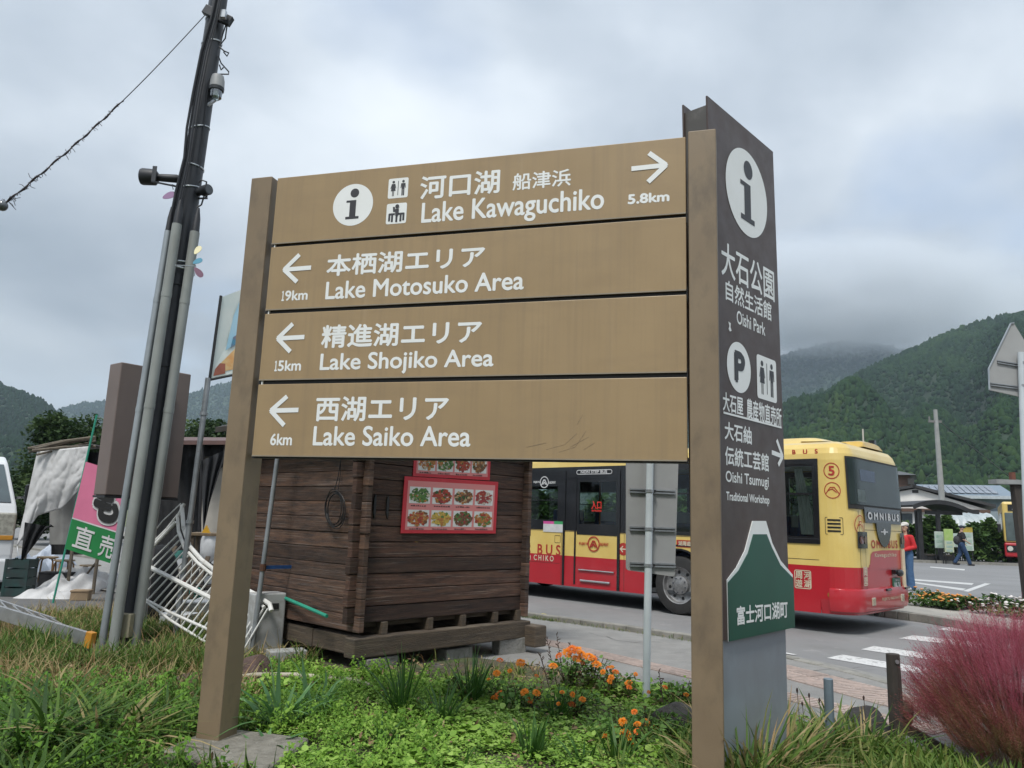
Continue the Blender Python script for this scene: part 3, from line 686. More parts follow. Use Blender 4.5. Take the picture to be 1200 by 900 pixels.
# menu posters: red boards with eight dishes each
red = M('poster_red', (.50, .018, .032), .4, (.46, .016, .028), 4); pink = M('poster_pink', (.62, .20, .19), .45, (.58, .22, .22), 2)
capm = M('caption_ink', (.05, .02, .02), .6); platem = M('plate_white', (.68, .68, .66), .4, (.6, .6, .58), 20)
FOOD = {k: M('food_' + k, c, .5, tuple(v * .55 for v in c), 60) for k, c in dict(green=(.10, .22, .04), dark_green=(.03, .09, .02), chilli=(.42, .05, .02), orange=(.50, .20, .04), brown=(.20, .08, .03), beige=(.55, .38, .20), yellow=(.62, .42, .08), red_meat=(.35, .04, .04), dark=(.05, .03, .02), pale=(.6, .52, .42)).items()}
def poster(corners, name, label, rows, recipes, y0):
    P = [HF.px(*q) for q in corners]       # TL TR BR BL
    o = Vector((P[3][0], P[3][1])); t = thing(name, label, 'poster', HF.w(o.x, 0, 0) + Vector((0, 0, o.y)), R(47), 'food posters on the kiosk')
    Q = [Vector((p[0] - o.x, p[1] - o.y)) for p in P]
    def uv(u, v):
        b = Q[3].lerp(Q[2], u); a = Q[0].lerp(Q[1], u); return b.lerp(a, v)
    def rect(mb, u0, v0, u1, v1, y): return mb.add([(uv(u, v).x, y, uv(u, v).y) for u, v in ((u0, v0), (u1, v0), (u1, v1), (u0, v1))], [(0, 1, 2, 3)])
    mb = MB().prism([tuple(uv(*k)) for k in ((0, 0), (1, 0), (1, 1), (0, 1))], y0, y0 + .006); mb.build('board', red, t)
    rect(MB(), .035, .06, .965, .93, y0 - .0012).build('print_field', pink, t)
    for r in range(rows):
        for c_ in range(4):
            u0 = .055 + c_ * .228; v0 = .12 + (rows - 1 - r) * (.82 / rows); u1 = u0 + .205; v1 = v0 + .82 / rows - .115
            fr_ = rect(MB(), u0, v0, u1, v1, y0 - .0022).build('dish_photo', platem, t)
            pal = recipes[(r * 4 + c_) % len(recipes)]; mats = [FOOD[k] for k in pal]; mb = MB(); rd = random.Random(r * 7 + c_ * 3 + len(label))
            for k in range(120):
                a = rd.random() * 6.283; q = rd.random() ** .55 * .46; cu = u0 + (u1 - u0) * (.5 + q * math.cos(a) * .98); cv = v0 + (v1 - v0) * (.5 + q * math.sin(a) * .9)
                s_ = rd.uniform(.011, .026); aa = rd.random() * 3; mb.k = rd.randrange(len(mats)) if rd.random() < .6 else 0
                pts = []
                for j in range(6):
                    g = aa + j * 1.047; rr = s_ * rd.uniform(.5, 1.1); p = uv(cu + rr * math.cos(g), cv + rr * 1.5 * math.sin(g)); pts.append((p.x, y0 - .0028 - k * .00002, p.y))
                mb.poly(pts)
            mb.build('dish', mats, fr_)
            mb = MB(); x = u0 + .02
            for k in range(7):
                d = rd.uniform(.008, .02); rect(mb, x, v0 - .052, x + d, v0 - .052 + rd.uniform(.014, .026), y0 - .0026 - k * .0001); x += d + rd.uniform(.004, .009)
            mb.build('caption', capm, fr_)
    return t
RC = [('green', 'dark_green', 'orange', 'pale'), ('chilli', 'red_meat', 'orange', 'dark_green'), ('brown', 'dark_green', 'beige', 'orange'), ('red_meat', 'chilli', 'pale', 'pale'), ('orange', 'brown', 'chilli', 'beige'), ('yellow', 'yellow', 'orange', 'green'), ('brown', 'green', 'red_meat', 'dark_green'), ('orange', 'chilli', 'pale', 'green')]
poster([(472.8, 558.1), (582.3, 564.8), (579.2, 625.1), (468, 624.8)], 'menu_poster', 'whole red food poster with eight dishes, lower of the two on the kiosk front', 2, RC, -.022)
poster([(486.5, 498), (575.5, 500), (573.1, 563.0), (483, 558.0)], 'menu_poster', 'red food poster higher on the kiosk front, its top hidden by the lake sign', 2, RC[3:] + RC[:3], -.012)
# coil of black cable on the side wall
mb = MB(); sw0 = HF
def sidept(px_, py_, off=-.05):
    r = ray(px_, py_); e = Vector((0, 0, EYE)); pl = hc + HF.X * off; t = (pl - e).dot(HF.X) / r.dot(HF.X); return e + r * t
for k in range(5):
    cx, cy = 391 + k * .8, 594 + k * 1.2; rx_, ry_ = 9 + 1.5 * (k % 3), 21 - 2 * (k % 2)
    mb.tube([sidept(cx + rx_ * math.cos(t_ * .35 + k), cy + ry_ * math.sin(t_ * .35 + k), -.05 - .006 * k) for t_ in range(19)], .005, 5)
mb.tube([sidept(392, 574, -.06), sidept(396, 560, -.05), sidept(400, 535, -.04), sidept(403, 500, -.03)], .005, 5)
mb.tube([sidept(396, 575, -.05), sidept(399, 555, -.04), sidept(399, 520, -.03)], .004, 5)
tag(mb.build('cable_coil', M('black_cable', (.01, .01, .011), .5)), 'coil of thin black cable hanging on the side wall of the log kiosk', 'cable')
# grey scaffold pole in front of the side wall, tied with a blue strap
galv = M('galvanized_pipe', (.34, .36, .38), .42, (.26, .28, .30), 7, metal=.5, bump=.04, dirt=[((.18, .19, .20), 9, .5, .7, .6), ((.16, .08, .04), 22, .68, .74, .6)])
b_ = at(294.5, 762, 8.05); b_.z = 0.02
t_ = at(326, 530, b_.y)
pt = thing('scaffold_pole', 'thin grey scaffold pole with a blue strap in front of the kiosk side wall', 'pole', b_)
MB().tube([(0, 0, 0), t_ - b_, (t_ - b_) * 1.25], .024, 12).build('pipe', galv, pt, smooth=True)
s0 = at(308, 665, b_.y) - b_; s1 = at(352, 664, b_.y + .35) - b_
MB().beam(s0, s1, .012, .035).build('strap', M('blue_strap', (.02, .09, .26), .6, (.015, .06, .2), 30), pt)
MB().tube([s0 + Vector((0, 0, -.035)), s0 + Vector((0, 0, .035))], .032, 10).build('knot', M('rusty_tape', (.10, .04, .02), .8, (.06, .03, .02), 30), pt)

# ------------------------------------------------------------------ the bus at the kerb
W0 = gp(795, 721, 0); BY = R(-44)
BF = Face(W0, BY)
yel = M('bus_yellow', (.70, .53, .17), .36, (.64, .455, .12), 1.5, spec=.5, coat=.6, dirt=[((.48, .36, .13), 2.2, .55, .8, .35)])
bred = M('bus_red', (.44, .018, .028), .28, (.40, .016, .026), 1.5, spec=.5, coat=.6, dirt=[((.25, .05, .04), 2.5, .6, .8, .3)])
blk_ = M('bus_black', (.010, .011, .013), .22, (.014, .014, .016), 3, spec=.5, coat=.3)
rub = M('rubber', (.018, .018, .018), .75, (.028, .027, .026), 8, bump=.1, bscale=60)
seam = M('seam', (.05, .03, .02), .7)
gls = glass_mat('tinted_glass', (.66, .74, .70), .01)
drk = M('bus_inside', (.05, .055, .06), .8, (.035, .04, .045), 3)
bus = thing('omnibus', 'nearest retro bus, yellow over red with black window band, seen from its rear corner', 'bus', W0, BY)
BW = 2.56; XF, XR = -7.6, 2.98
ZS, ZR, ZB, ZT = .29, .985, 1.345, 2.60
RB = .36
near_x = [XF + .4, -4.75, -2.62, -1.28, -1.05, .72, .86, 2.47]
def outline(ins):
    pts = []
    for x in near_x: pts.append((x, 0 + ins))
    pts.append((XR - RB, ins))
    for k in range(1, 9):
        a = R(-90 + 90 * k / 8); pts.append((XR - RB + (RB - ins) * math.cos(a), RB + (RB - ins) * math.sin(a)))
    for y in (BW * .35, BW * .5, BW * .65): pts.append((XR - ins + .0, y))
    for k in range(0, 9):
        a = R(0 + 90 * k / 8); pts.append((XR - RB + (RB - ins) * math.cos(a), BW - RB + (RB - ins) * math.sin(a)))
    for x in near_x[::-1]: pts.append((x, BW - ins))
    for k in range(1, 5): a = R(90 + 90 * k / 4); pts.append((XF + .4 + (.4 - ins) * math.cos(a), BW - .4 + (.4 - ins) * math.sin(a)))
    for k in range(0, 4): a = R(180 + 90 * k / 4); pts.append((XF + .4 + (.4 - ins) * math.cos(a), .4 + (.4 - ins) * math.sin(a)))
    return pts
lv = [(ZS, .03), (.50, 0), (ZR, 0), (ZB, 0), (ZT, .0), (2.70, .012), (2.79, .05), (2.86, .12), (2.90, .24), (2.925, .5), (2.94, .9)]
OL = [outline(i) for z, i in lv]; n_ = len(OL[0])
# tumblehome of the rear: the window leans forward above the waist
def rearlean(p, z):
    x, y = p
    if x > XR - RB - .01 and z > 1.7: x -= (z - 1.7) * .045 * min(1, (x - (XR - RB)) / RB + .0)
    return x, y
vs = [(*rearlean(p, z), z) for (z, i), ol in zip(lv, OL) for p in ol]
def seg_kind(i):
    if i < len(near_x) - 1: return 'near', i
    if i == len(near_x) - 1: return 'rearside', i
    return 'other', i
low, upp, band, roof, nose = MB(), MB(), MB(), MB(), MB()
farlast = n_ - 8 - len(near_x)
for li in range(len(lv) - 1):
    tgt = low if lv[li + 1][0] <= ZR + .001 else (upp if lv[li + 1][0] <= ZB + .001 else (band if lv[li + 1][0] <= ZT + .001 else roof))
    for i in range(n_):
        j = (i + 1) % n_; a, b = vs[li * n_ + i], vs[li * n_ + j]; c, d = vs[(li + 1) * n_ + j], vs[(li + 1) * n_ + i]
        straight = a[1] < .05 and b[1] < .05 and i < len(near_x) - 1
        farside = a[1] > BW - .05 and b[1] > BW - .05 and a[0] <= near_x[-1] + .01 and b[0] <= near_x[-1] + .01 and a[0] >= near_x[0] - .01
        if tgt in (low, upp) and (straight or farside): continue
        if tgt is band and (straight or farside): continue
        (nose if tgt is band and a[0] < -5 else tgt).add([a, b, c, d], [(0, 1, 2, 3)])
top = [vs[(len(lv) - 1) * n_ + i] for i in range(n_)]; roof.add(top, [tuple(range(n_))])
def arch(cx, r, zc, z0, x0, x1, z1, up):
    """side sheet from x0 to x1, z0 to z1 with round wheel openings cut into its lower edge"""
    pts = [(x0, z1), (x0, z0)]
    for c_ in cx:
        if abs(z0 - zc) < r:
            h = math.sqrt(r * r - (z0 - zc) ** 2); a0 = math.atan2(z0 - zc, -h); a1 = math.atan2(z0 - zc, h)
            if a0 < 0: a0 += 2 * math.pi
            for k in range(17): a = a0 + (a1 - a0) * k / 16; pts.append((c_ + r * math.cos(a), min(zc + r * math.sin(a), z1)))
    pts += [(x1, z0), (x1, z1)]; return pts
wheels_x = (-5.15, 0.0)
for yy, y2 in ((0, .012), (BW - .012, BW)):
    full = arch((0.0,), .60, .50, ZS, near_x[0], near_x[-1], ZB, 0)
    ZF = .865
    hF = math.sqrt(.36 - (ZF - .5) ** 2); hR = math.sqrt(.36 - (ZR - .5) ** 2); hS = math.sqrt(.36 - (ZS - .5) ** 2)
    def arc(a0, a1, n=8): return [(.60 * math.cos(a0 + (a1 - a0) * k / n), .5 + .60 * math.sin(a0 + (a1 - a0) * k / n)) for k in range(n + 1)]
    aS = math.atan2(ZS - .5, hS); aF = math.atan2(ZF - .5, hF); aR = math.atan2(ZR - .5, hR)
    low.prism([(near_x[0], ZF), (near_x[0], ZS)] + arc(math.pi - aS, math.pi - aF) , yy, y2)
    low.prism(arc(aR, aS) + [(near_x[-1], ZS), (near_x[-1], ZR)], yy, y2)
    upp.prism([(near_x[0], ZB), (near_x[0], ZF)] + arc(math.pi - aF, aR, 14) + [(near_x[-1], ZR), (near_x[-1], ZB)], yy, y2)
low.build('lower_body', bred, bus, smooth=True); upp.build('waist_panel', yel, bus, smooth=True)
roof.build('roof', yel, bus, smooth=True); band.build('rear_quarter', yel, bus, smooth=True); nose.build('front_quarter', blk_, bus, smooth=True)
# side window band with openings
wins = [(-7.0, -4.85, 1.55, 2.30), (-4.6, -2.78, 1.55, 2.22), (-.98, .68, 1.42, 2.50), (.90, 2.40, 1.42, 2.50)]
door = (-2.23, -1.34, 1.49, 2.30)
for yy, y2 in ((0, .03), (BW - .03, BW)):
    holes = wins + [door]; xs = sorted({near_x[0], near_x[-1]} | {h[0] for h in holes} | {h[1] for h in holes}); zs = sorted({ZB, ZT} | {h[2] for h in holes} | {h[3] for h in holes})
    mb = MB()
    for i in range(len(xs) - 1):
        for j in range(len(zs) - 1):
            cxx, czz = (xs[i] + xs[i + 1]) / 2, (zs[j] + zs[j + 1]) / 2
            if any(h[0] < cxx < h[1] and h[2] < czz < h[3] for h in holes): continue
            mb.box(xs[i], xs[i + 1], yy, y2, zs[j], zs[j + 1])
    mb.build('window_band', blk_, bus)
    for h in holes:
        g = MB().add([(h[0], yy + .015, h[2]), (h[1], yy + .015, h[2]), (h[1], yy + .015, h[3]), (h[0], yy + .015, h[3])], [(0, 1, 2, 3)]).build('window', gls, bus)
        if h is not door:
            ym = yy - .004 if yy == 0 else y2 - .006
            MB().box(h[0], h[1], ym, ym + .012, 2.06 if h[3] > 2.4 else 1.93, 2.09 if h[3] > 2.4 else 1.95).box((h[0] + h[1]) / 2 - .015, (h[0] + h[1]) / 2 + .015, ym + .0003, ym + .012, 2.09 if h[3] > 2.4 else 1.95, h[3]).build('glazing_bar', blk_, g)
# proud black frame round the last window
mb = MB()
for x0, x1, z0, z1 in ((.80, 2.50, 1.31, 1.39), (.80, 2.50, 2.53, 2.62), (2.43, 2.50, 1.39, 2.53), (.76, .83, 1.31, 2.62)): mb.box(x0, x1, -.018, 0, z0, z1)
mb.build('window_frame', blk_, bus, bevel=.006)
# inside: floor, ceiling, seats, poles, curtain
MB().box(XF + .3, XR - .45, .06, BW - .06, .34, .40).build('floor', drk, bus)
MB().box(XF + .3, XR - .3, .08, BW - .08, 2.62, 2.66).build('ceiling', M('bus_ceiling', (.45, .45, .43), .7), bus)
stm = M('seat_cloth', (.05, .10, .22), .9, (.08, .05, .10), 20); stm2 = M('seat_cover', (.5, .5, .48), .8)
for k in range(7):
    for y in (.12, 1.5):
        x = 2.1 - k * .85
        if -2.4 < x < -1.2 and y < 1: continue
        s_ = MB().box(x, x + .10, y, y + .9, .95, 1.75).box(x - .42, x, y, y + .9, .80, .92).build('seat', stm, bus, bevel=.02)
        MB().box(x - .012, x + .112, y + .06, y + .84, 1.56, 1.765).build('head_cover', stm2, s_, bevel=.01)
for x in (-2.4, -1.2, .2): MB().tube([(x, .9, .4), (x, .9, 2.62)], .017, 6).build('grab_pole', M('grab_orange', (.55, .22, .05), .4), bus)
mb = MB().grid(lambda u, v: (2.10 + u * .26 * (1 - .5 * v) + .08 * (1 - v), .05 + .012 * math.sin(u * 30), 1.45 + v * 1.02), 16, 6); mb.build('curtain', M('curtain', (.62, .64, .62), .9), bus)
# wheels
def wheel(x, y, side):
    t = MB(); prof = [(.30, -.13), (.42, -.135), (.475, -.12), (.498, -.08), (.50, 0), (.498, .08), (.475, .12), (.42, .135), (.30, .13)]
    m_ = 40; vv = []
    for r_, yy in prof:
        for k in range(m_): a = 2 * math.pi * k / m_; vv.append((r_ * math.cos(a), yy, r_ * math.sin(a)))
    t.add(vv, [(i * m_ + k, i * m_ + (k + 1) % m_, (i + 1) * m_ + (k + 1) % m_, (i + 1) * m_ + k) for i in range(len(prof) - 1) for k in range(m_)])
    wd = t.build('wheel', rub, bus, smooth=True, loc=(x, y, .5))
    rimm = M('rim_steel', (.36, .36, .36), .38, (.22, .22, .22), 12, metal=.6, dirt=[((.10, .09, .08), 14, .5, .7, .6)])
    rp_ = [(.315, -.138), (.30, -.13), (.285, -.06), (.26, -.045), (.17, -.05), (.155, -.09), (.10, -.115), (0.0, -.12)]; vv = []
    for r_, yy in rp_:
        for k in range(m_): a = 2 * math.pi * k / m_; vv.append((r_ * math.cos(a), yy * side, r_ * math.sin(a)))
    MB().add(vv, [(i * m_ + k, i * m_ + (k + 1) % m_, (i + 1) * m_ + (k + 1) % m_, (i + 1) * m_ + k) for i in range(len(rp_) - 1) for k in range(m_)]).build('rim', rimm, wd, smooth=True)
    hm = MB()
    for k in range(8):
        a = R(45 * k + 10); cx, cz = .222 * math.cos(a), .222 * math.sin(a)
        hm.add([(cx + .03 * math.cos(q), -.052 * side, cz + .03 * math.sin(q)) for q in [i * .785 for i in range(8)]], [tuple(range(8))])
    hm.build('hand_hole', blk_, wd)
    hm = MB()
    for k in range(8): a = R(45 * k + 30); cx, cz = .125 * math.cos(a), .125 * math.sin(a); hm.tube([(cx, -.10 * side, cz), (cx, -.128 * side, cz)], .012, 6)
    hm.build('wheel_nuts', M('nut_steel', (.12, .13, .15), .5, metal=.5), wd)
for x in wheels_x:
    wheel(x, .14, 1); wheel(x, BW - .14, -1)
    MB().tube([(x, .3, .5), (x, BW - .3, .5)], .09, 8).build('axle', drk, bus)
mb = MB(); 
for k in range(17): a0 = R(k * 180 / 16)
mb.grid(lambda u, v: (.60 * math.cos(math.pi * u), .0 + .5 * v, .5 + .60 * math.sin(math.pi * u)), 16, 1); mb.build('wheel_arch', blk_, bus)
mb = MB(); pts = [(.615 * math.cos(R(a)), .5 + .615 * math.sin(R(a))) for a in range(-12, 193, 12)]
for i in range(len(pts) - 1): mb.beam((pts[i][0], -.006, pts[i][1]), (pts[i + 1][0], -.006, pts[i + 1][1]), .03, .018, (0, 1, 0))
mb.build('arch_trim', blk_, bus)
MB().box(-4.4, -.7, .25, BW - .25, .30, .55).box(.8, 2.4, .25, BW - .25, .32, .55).build('underbody', drk, bus)
# entrance door
dr = MB()
dr.box(-2.62, -2.57, -.016, .0, .30, 2.52).box(-1.30, -1.24, -.016, 0, .30, 2.52).box(-2.57, -1.30, -.010, 0, 2.37, 2.40)
dr.build('door_frame', blk_, bus)
d_ = MB().box(-2.33, -2.29, -.010, 0, .34, 2.42).build('door', blk_, bus)
MB().box(-2.27, -1.31, -.007, -.002, ZB - .06, ZB - .0).build('door_rail', blk_, d_)
MB().tube([(-2.2, -.02, .62), (-1.36, -.02, .62)], .012, 6).build('door_bar', M('chrome', (.6, .6, .6), .25, metal=.9), d_)
MB().tube([(-2.15, -.02, .42), (-1.45, -.02, .42)], .02, 6).build('door_step_bar', M('chrome', (.6, .6, .6)), d_)
redp = M('bus_print_red', (.42, .03, .02), .5); gold = M('bus_print_cream', (.62, .55, .40), .5); whp = M('bus_print_white', (.6, .6, .6), .5)
def BT(s, bl, tr, m, y=-.004, bold=.004, par=None, fr=BF, **k): return ptext(fr, par or bus, s, bl, tr, m, y=y, bold=bold, **k)
def pill(x0, z0, x1, z1, w_, m, y, par=bus, name='outline', r=None):
    mb = MB(); r = r or (z1 - z0) / 2 * .98
    A_ = rrect(x0, z0, x1, z1, r, 6); B2 = rrect(x0 + w_, z0 + w_, x1 - w_, z1 - w_, max(r - w_, .002), 6); n = len(A_)
    mb.add([(x, y, z) for x, z in A_] + [(x, y, z) for x, z in B2], [(i, (i + 1) % n, n + (i + 1) % n, n + i) for i in range(n)]); return mb.build(name, m, par)
a = BF.px(676, 556.3); b = BF.px(718, 549.8); pill(a[0], a[1], b[0], b[1], .014, whp, -.013)
BT('NON STEP BUS', (681, 554.9), (712, 550.9), whp, -.013, .003)
# round railway emblem on door and by the front windows
def emblem(cx, cz, r, m, y, fr=None, par=bus):
    mb = MB(); n = 24
    A_ = [(cx + r * math.cos(i * 2 * math.pi / n), cz + r * math.sin(i * 2 * math.pi / n)) for i in range(n)]; B2 = [(cx + (p[0] - cx) * .84, cz + (p[1] - cz) * .84) for p in A_]
    mb.add([(x, y, z) for x, z in A_] + [(x, y, z) for x, z in B2], [(i, (i + 1) % n, n + (i + 1) % n, n + i) for i in range(n)])
    strokes(mb, [[(cx - r * .6, cz - r * .45), (cx - r * .15, cz + r * .35), (cx + r * .15, cz + r * .35), (cx + r * .6, cz - r * .45)], [(cx - r * .3, cz - r * .35), (cx, cz - r * .0), (cx + r * .3, cz - r * .35)]], r * .2, y - .0003)
    return mb.build('emblem', m, par)
c = BF.px(696, 637.5); emblem(c[0], c[1], .145, redp, -.014, par=d_)
BT('FUJIKYU', (679, 639), (690.5, 635.8), redp, -.014, .002, d_); BT('RAILWAY', (702, 639.5), (713.6, 636.3), redp, -.014, .002, d_)
c = BF.px(638, 565); emblem(c[0], c[1], .12, whp, -.004)
BT('FUJIKYU', (625.5, 566.8), (633, 563.6), whp, -.004, .002); BT('RAILWAY', (642.8, 567), (651.5, 563.8), whp, -.004, .002)
BT('BUS', (629.8, 649.6), (657, 638.8), redp, bold=.006, spacing=1.6); BT('BUS', (601, 648.2), (622, 638), redp, bold=.006, spacing=1.4)
BT('CHIKO', (625.5, 656.2), (649, 651.5), gold, bold=.003, spacing=1.5); BT('KAWAGU', (598, 655), (622, 650.5), gold, bold=.003, spacing=1.4)
# 入口 (entrance) on the door glass
BT('入口', (692.5, 596.5), (704.5, 587), M('neon_red', (.7, .03, .02), .5), .012, .004, d_); BT('ENTRANCE', (693, 599.5), (704.5, 597.6), M('neon_red', (.7, .03, .02)), .012, .002, d_)
# pink and green notice under the front window
for (x0, y0_, x1, y1_, m) in ((637, 618, 649.5, 611, M('notice_pink', (.6, .08, .3), .5)), (649.5, 618.5, 661, 611.2, M('notice_green', (.05, .35, .12), .5)), (637, 619.5, 661, 612.8, whp)):
    a = BF.px(x0, y0_); b = BF.px(x1, y1_); MB().box(a[0], b[0], -.009 if m is not whp else -.011, -.003, a[1] - (.06 if m is whp else 0), b[1] - (.03 if m is whp else 0)).build('notice', m, bus)
# red round arrow sign right of the door, fuel flap, seal and seam lines
c = BF.px(730.5, 643.5); mb = MB(); mb.disc(c[0], c[1], .115, -.004, 24); mb.build('arrow_disc', redp, bus)
strokes(MB(), [[(c[0] + .06, c[1]), (c[0] - .06, c[1])], [(c[0] - .01, c[1] + .05), (c[0] - .065, c[1]), (c[0] - .01, c[1] - .05)]], .022, -.0055).build('arrow', gold, bus)
a = BF.px(650, 636); b = BF.px(657, 627.5); pill(a[0], a[1], b[0], b[1], .008, seam, -.004, name='flap_seam', r=.02)
mb = MB()
for x in (-2.66, -1.15, -.66, 1.95): mb.box(x, x + .008, -.0022, 0, ZS + .01, ZB - .02)
mb.box(-7, near_x[-1], -.002, 0, ZB - .015, ZB - .005).box(.7, 2.47, -.0025, 0, 1.07, 1.078).box(-4.3, -2.7, -.0025, 0, .70, .706)
mb.build('seam', seam, bus)
MB().box(-.72, .72, -.006, 0, 1.16, 1.19).build('trim_line', blk_, bus)
a = BF.px(793, 641); b = BF.px(812, 633.5); MB().box(a[0], b[0] + .1, -.005, -.001, a[1] + .0, b[1]).build('name_strip', redp, bus); BT('湖周遊', (795, 639.3), (810, 634.5), gold, -.007, .003)
BT('BUS', (928, 532.8), (957.8, 525.8), redp, .012, .004, spacing=3.2)
# seals 河口湖周遊
def seal(fr, par, x0, z0, x1, z1, m, y, rows):
    pill(x0, z0, x1, z1, .012, m, y, par, 'seal', r=.03)
    n = len(rows); w_ = (x1 - x0) / n
    for i, col in enumerate(rows):
        hh = (z1 - z0 - .03) / len(col)
        for j, ch in enumerate(col): text(par, ch, x0 + .015 + i * w_, z1 - .018 - (j + 1) * hh + .008, x0 + (i + 1) * w_ - .008, z1 - .018 - j * hh, m, y=y, bold=.003)
a = BF.px(931.5, 689); b = BF.px(950.5, 668.7)
seal(BF, bus, a[0], a[1], b[0], b[1], gold, -.004, ['周遊', '河湖'])
# rear quarter marks on the yellow column: 5, mountain, grille
qx = XR - RB - .02
def QP(x, y): return BF.px(x, y)
c = QP(977.5, 551.5); r_ = .115
emat = redp
def ring(cx, cz, r, w_, y, m, fr=bus, name='ring'):
    n = 32; A_ = [(cx + r * math.cos(i * 2 * math.pi / n), cz + r * math.sin(i * 2 * math.pi / n)) for i in range(n)]; B2 = [(cx + (p[0] - cx) * (1 - w_ / r), cz + (p[1] - cz) * (1 - w_ / r)) for p in A_]
    return MB().add([(x, y, z) for x, z in A_] + [(x, y, z) for x, z in B2], [(i, (i + 1) % n, n + (i + 1) % n, n + i) for i in range(n)]).build(name, m, fr)
CX = 2.71
def bend(o):
    """wraps flat print round the rear corner of the body"""
    me = o.data
    for v in me.vertices:
        x, y, z = v.co; s = x - (XR - RB)
        if s > 0:
            th = s / RB; lean = -max(0, z - 1.7) * .045 * min(1, math.sin(th))
            v.co.x = XR - RB + (RB - y * 1.0) * math.sin(th) + lean; v.co.y = RB - (RB - y) * math.cos(th)
    return o
for o in (ring(CX, c[1], .125, .014, -.004, emat), text(bus, '5', CX - .05, c[1] - .075, CX + .05, c[1] + .075, emat, y=-.004, bold=.006)): bend(o)
c2 = QP(977.5, 574.5)
bend(ring(CX, c2[1], .125, .012, -.004, emat)); mb = MB(); strokes(mb, [[(CX - .10, c2[1] - .05), (CX - .03, c2[1] + .045), (CX + .03, c2[1] + .045), (CX + .10, c2[1] - .05)], [(CX - .07, c2[1] - .005), (CX, c2[1] + .02), (CX + .06, c2[1] - .03)]], .014, -.0045); bend(mb.build('mountain_mark', emat, bus))
g0 = QP(978, 615.5)[1]; bend(pill(CX - .13, g0 - .14, CX + .13, g0 + .12, .008, seam, -.004, name='grille_frame', r=.02))
for k in range(4): bend(MB().grid(lambda u, v, k=k: (CX - .095 + u * .19, -.005, g0 - .10 + k * .055 + v * .026), 8, 1).build('vent_slot', blk_, bus))
# rear face -----------------------------------------------------------------
RFo = BF.w(XR, 0, 0); RF = Face(RFo, BY + math.pi / 2)
rear = thing('rear_face', None, None, (XR, 0, 0), math.pi / 2); rear.parent = bus
def wrap(o, par=None):
    """rear print laid on the rounded rear: x runs across the bus"""
    for v in o.data.vertices:
        u, y, z = v.co; lean = max(0, z - 1.7) * .045
        q = 0
        if u < RB: s = (RB - u); th = min(s / RB, 1.57); v.co.x = RB - (RB - y) * math.sin(th); q = (RB - y) - (RB - y) * math.cos(th); v.co.y = y + q + lean * math.cos(th)
        elif u > BW - RB: s = u - (BW - RB); th = min(s / RB, 1.57); v.co.x = BW - RB + (RB - y) * math.sin(th); v.co.y = y + (RB - y) - (RB - y) * math.cos(th) + lean * math.cos(th)
        else: v.co.y = y + lean
    return o
def sheet(u0, u1, z0, z1, y, m, name, r=.0, n=28):
    return wrap(MB().grid(lambda a_, b_: (u0 + (u1 - u0) * a_, y, z0 + (z1 - z0) * b_), n, 6).build(name, m, rear, smooth=2))
rg = M('rear_window_glass', (.010, .019, .017), .12, (.028, .042, .038), 1.4, spec=.3)
sheet(.10, BW - .10, 1.86, 2.66, -.012, rub, 'window_rubber'); sheet(.13, BW - .13, 1.93, 2.63, -.018, rg, 'rear_window')
sheet(.45, 1.1, 2.30, 2.48, -.020, M('rear_display', (.02, .035, .07), .3, (.05, .07, .11), 24), 'rear_display'); sheet(.30, .62, 1.97, 2.16, -.020, M('rear_reflection', (.10, .13, .125), .4, (.03, .045, .04), 6), 'reflection_patch')  # the small pale sheet paints a reflection onto the rear glass
def ru(x, y=600): return RF.px(x, y)[0]
SC_ = (BW - .45) / ru(1048)
def uu(x): return ru(x) * SC_
sheet(uu(1011) , uu(1049), 1.66, 1.90, -.016, blk_, 'name_board')
cxr = uu(1030.5)
mb = MB(); mb.poly([(cxr + .34 * math.cos(R(a)), -.018, 1.67 + .38 * math.sin(R(a)) * (1.0)) for a in range(180, 361, 12)]); mb.build('shield', blk_, rear)
text(rear, 'OMNIBUS', uu(1013.5), 1.71, uu(1047), 1.83, whp, y=-.021, bold=.009, spacing=1.5)
strokes(MB(), [[(cxr - .16, 1.53), (cxr + .16, 1.53)]], .016, -.022).build('shield_line', whp, rear); mb = MB(); mb.disc(cxr, 1.53, .05, -.0235, 20); mb.build('shield_dot', whp, rear)
# red field rising towards the far side, cream letters, lamps, plate, bumper
mb = MB(); mb.poly([(u, -.0045, z) for u, z in ((.45, .95), (.62, .95), (.62, 1.02), (.66, 1.02), (.72, 1.18), (.80, 1.22), (1.2, 1.24), (BW - .42, 1.24), (BW - .42, .95))]); mb.build('red_field', bred, rear)
text(rear, 'OMNIBUS', uu(1017), 1.27, uu(1045), 1.40, redp, y=-.006, bold=.004, spacing=1.3); text(rear, 'Kawaguchiko', uu(1020), 1.12, uu(1043), 1.20, gold, y=-.007, bold=.003, spacing=1.2)
seal(RF, rear, .30, .72, .46, 1.0, gold, -.03, ['周遊'])
for o in rear.children:
    if o.name.startswith('seal'): pass
ring(.30, 1.56, .001, .0005, -.004, emat, rear)
wrap(ring(.34, 1.62, .15, .013, -.006, emat, rear)); mb = MB(); strokes(mb, [[(.24, 1.56), (.31, 1.67), (.37, 1.67), (.44, 1.56)], [(.27, 1.61), (.34, 1.63), (.40, 1.59)]], .014, -.0065); wrap(mb.build('mountain_mark', emat, rear))
lm = M('lamp_red', (.10, .012, .012), .15, (.06, .008, .01), 12, coat=1); am = M('lamp_amber', (.35, .16, .04), .2, coat=1)
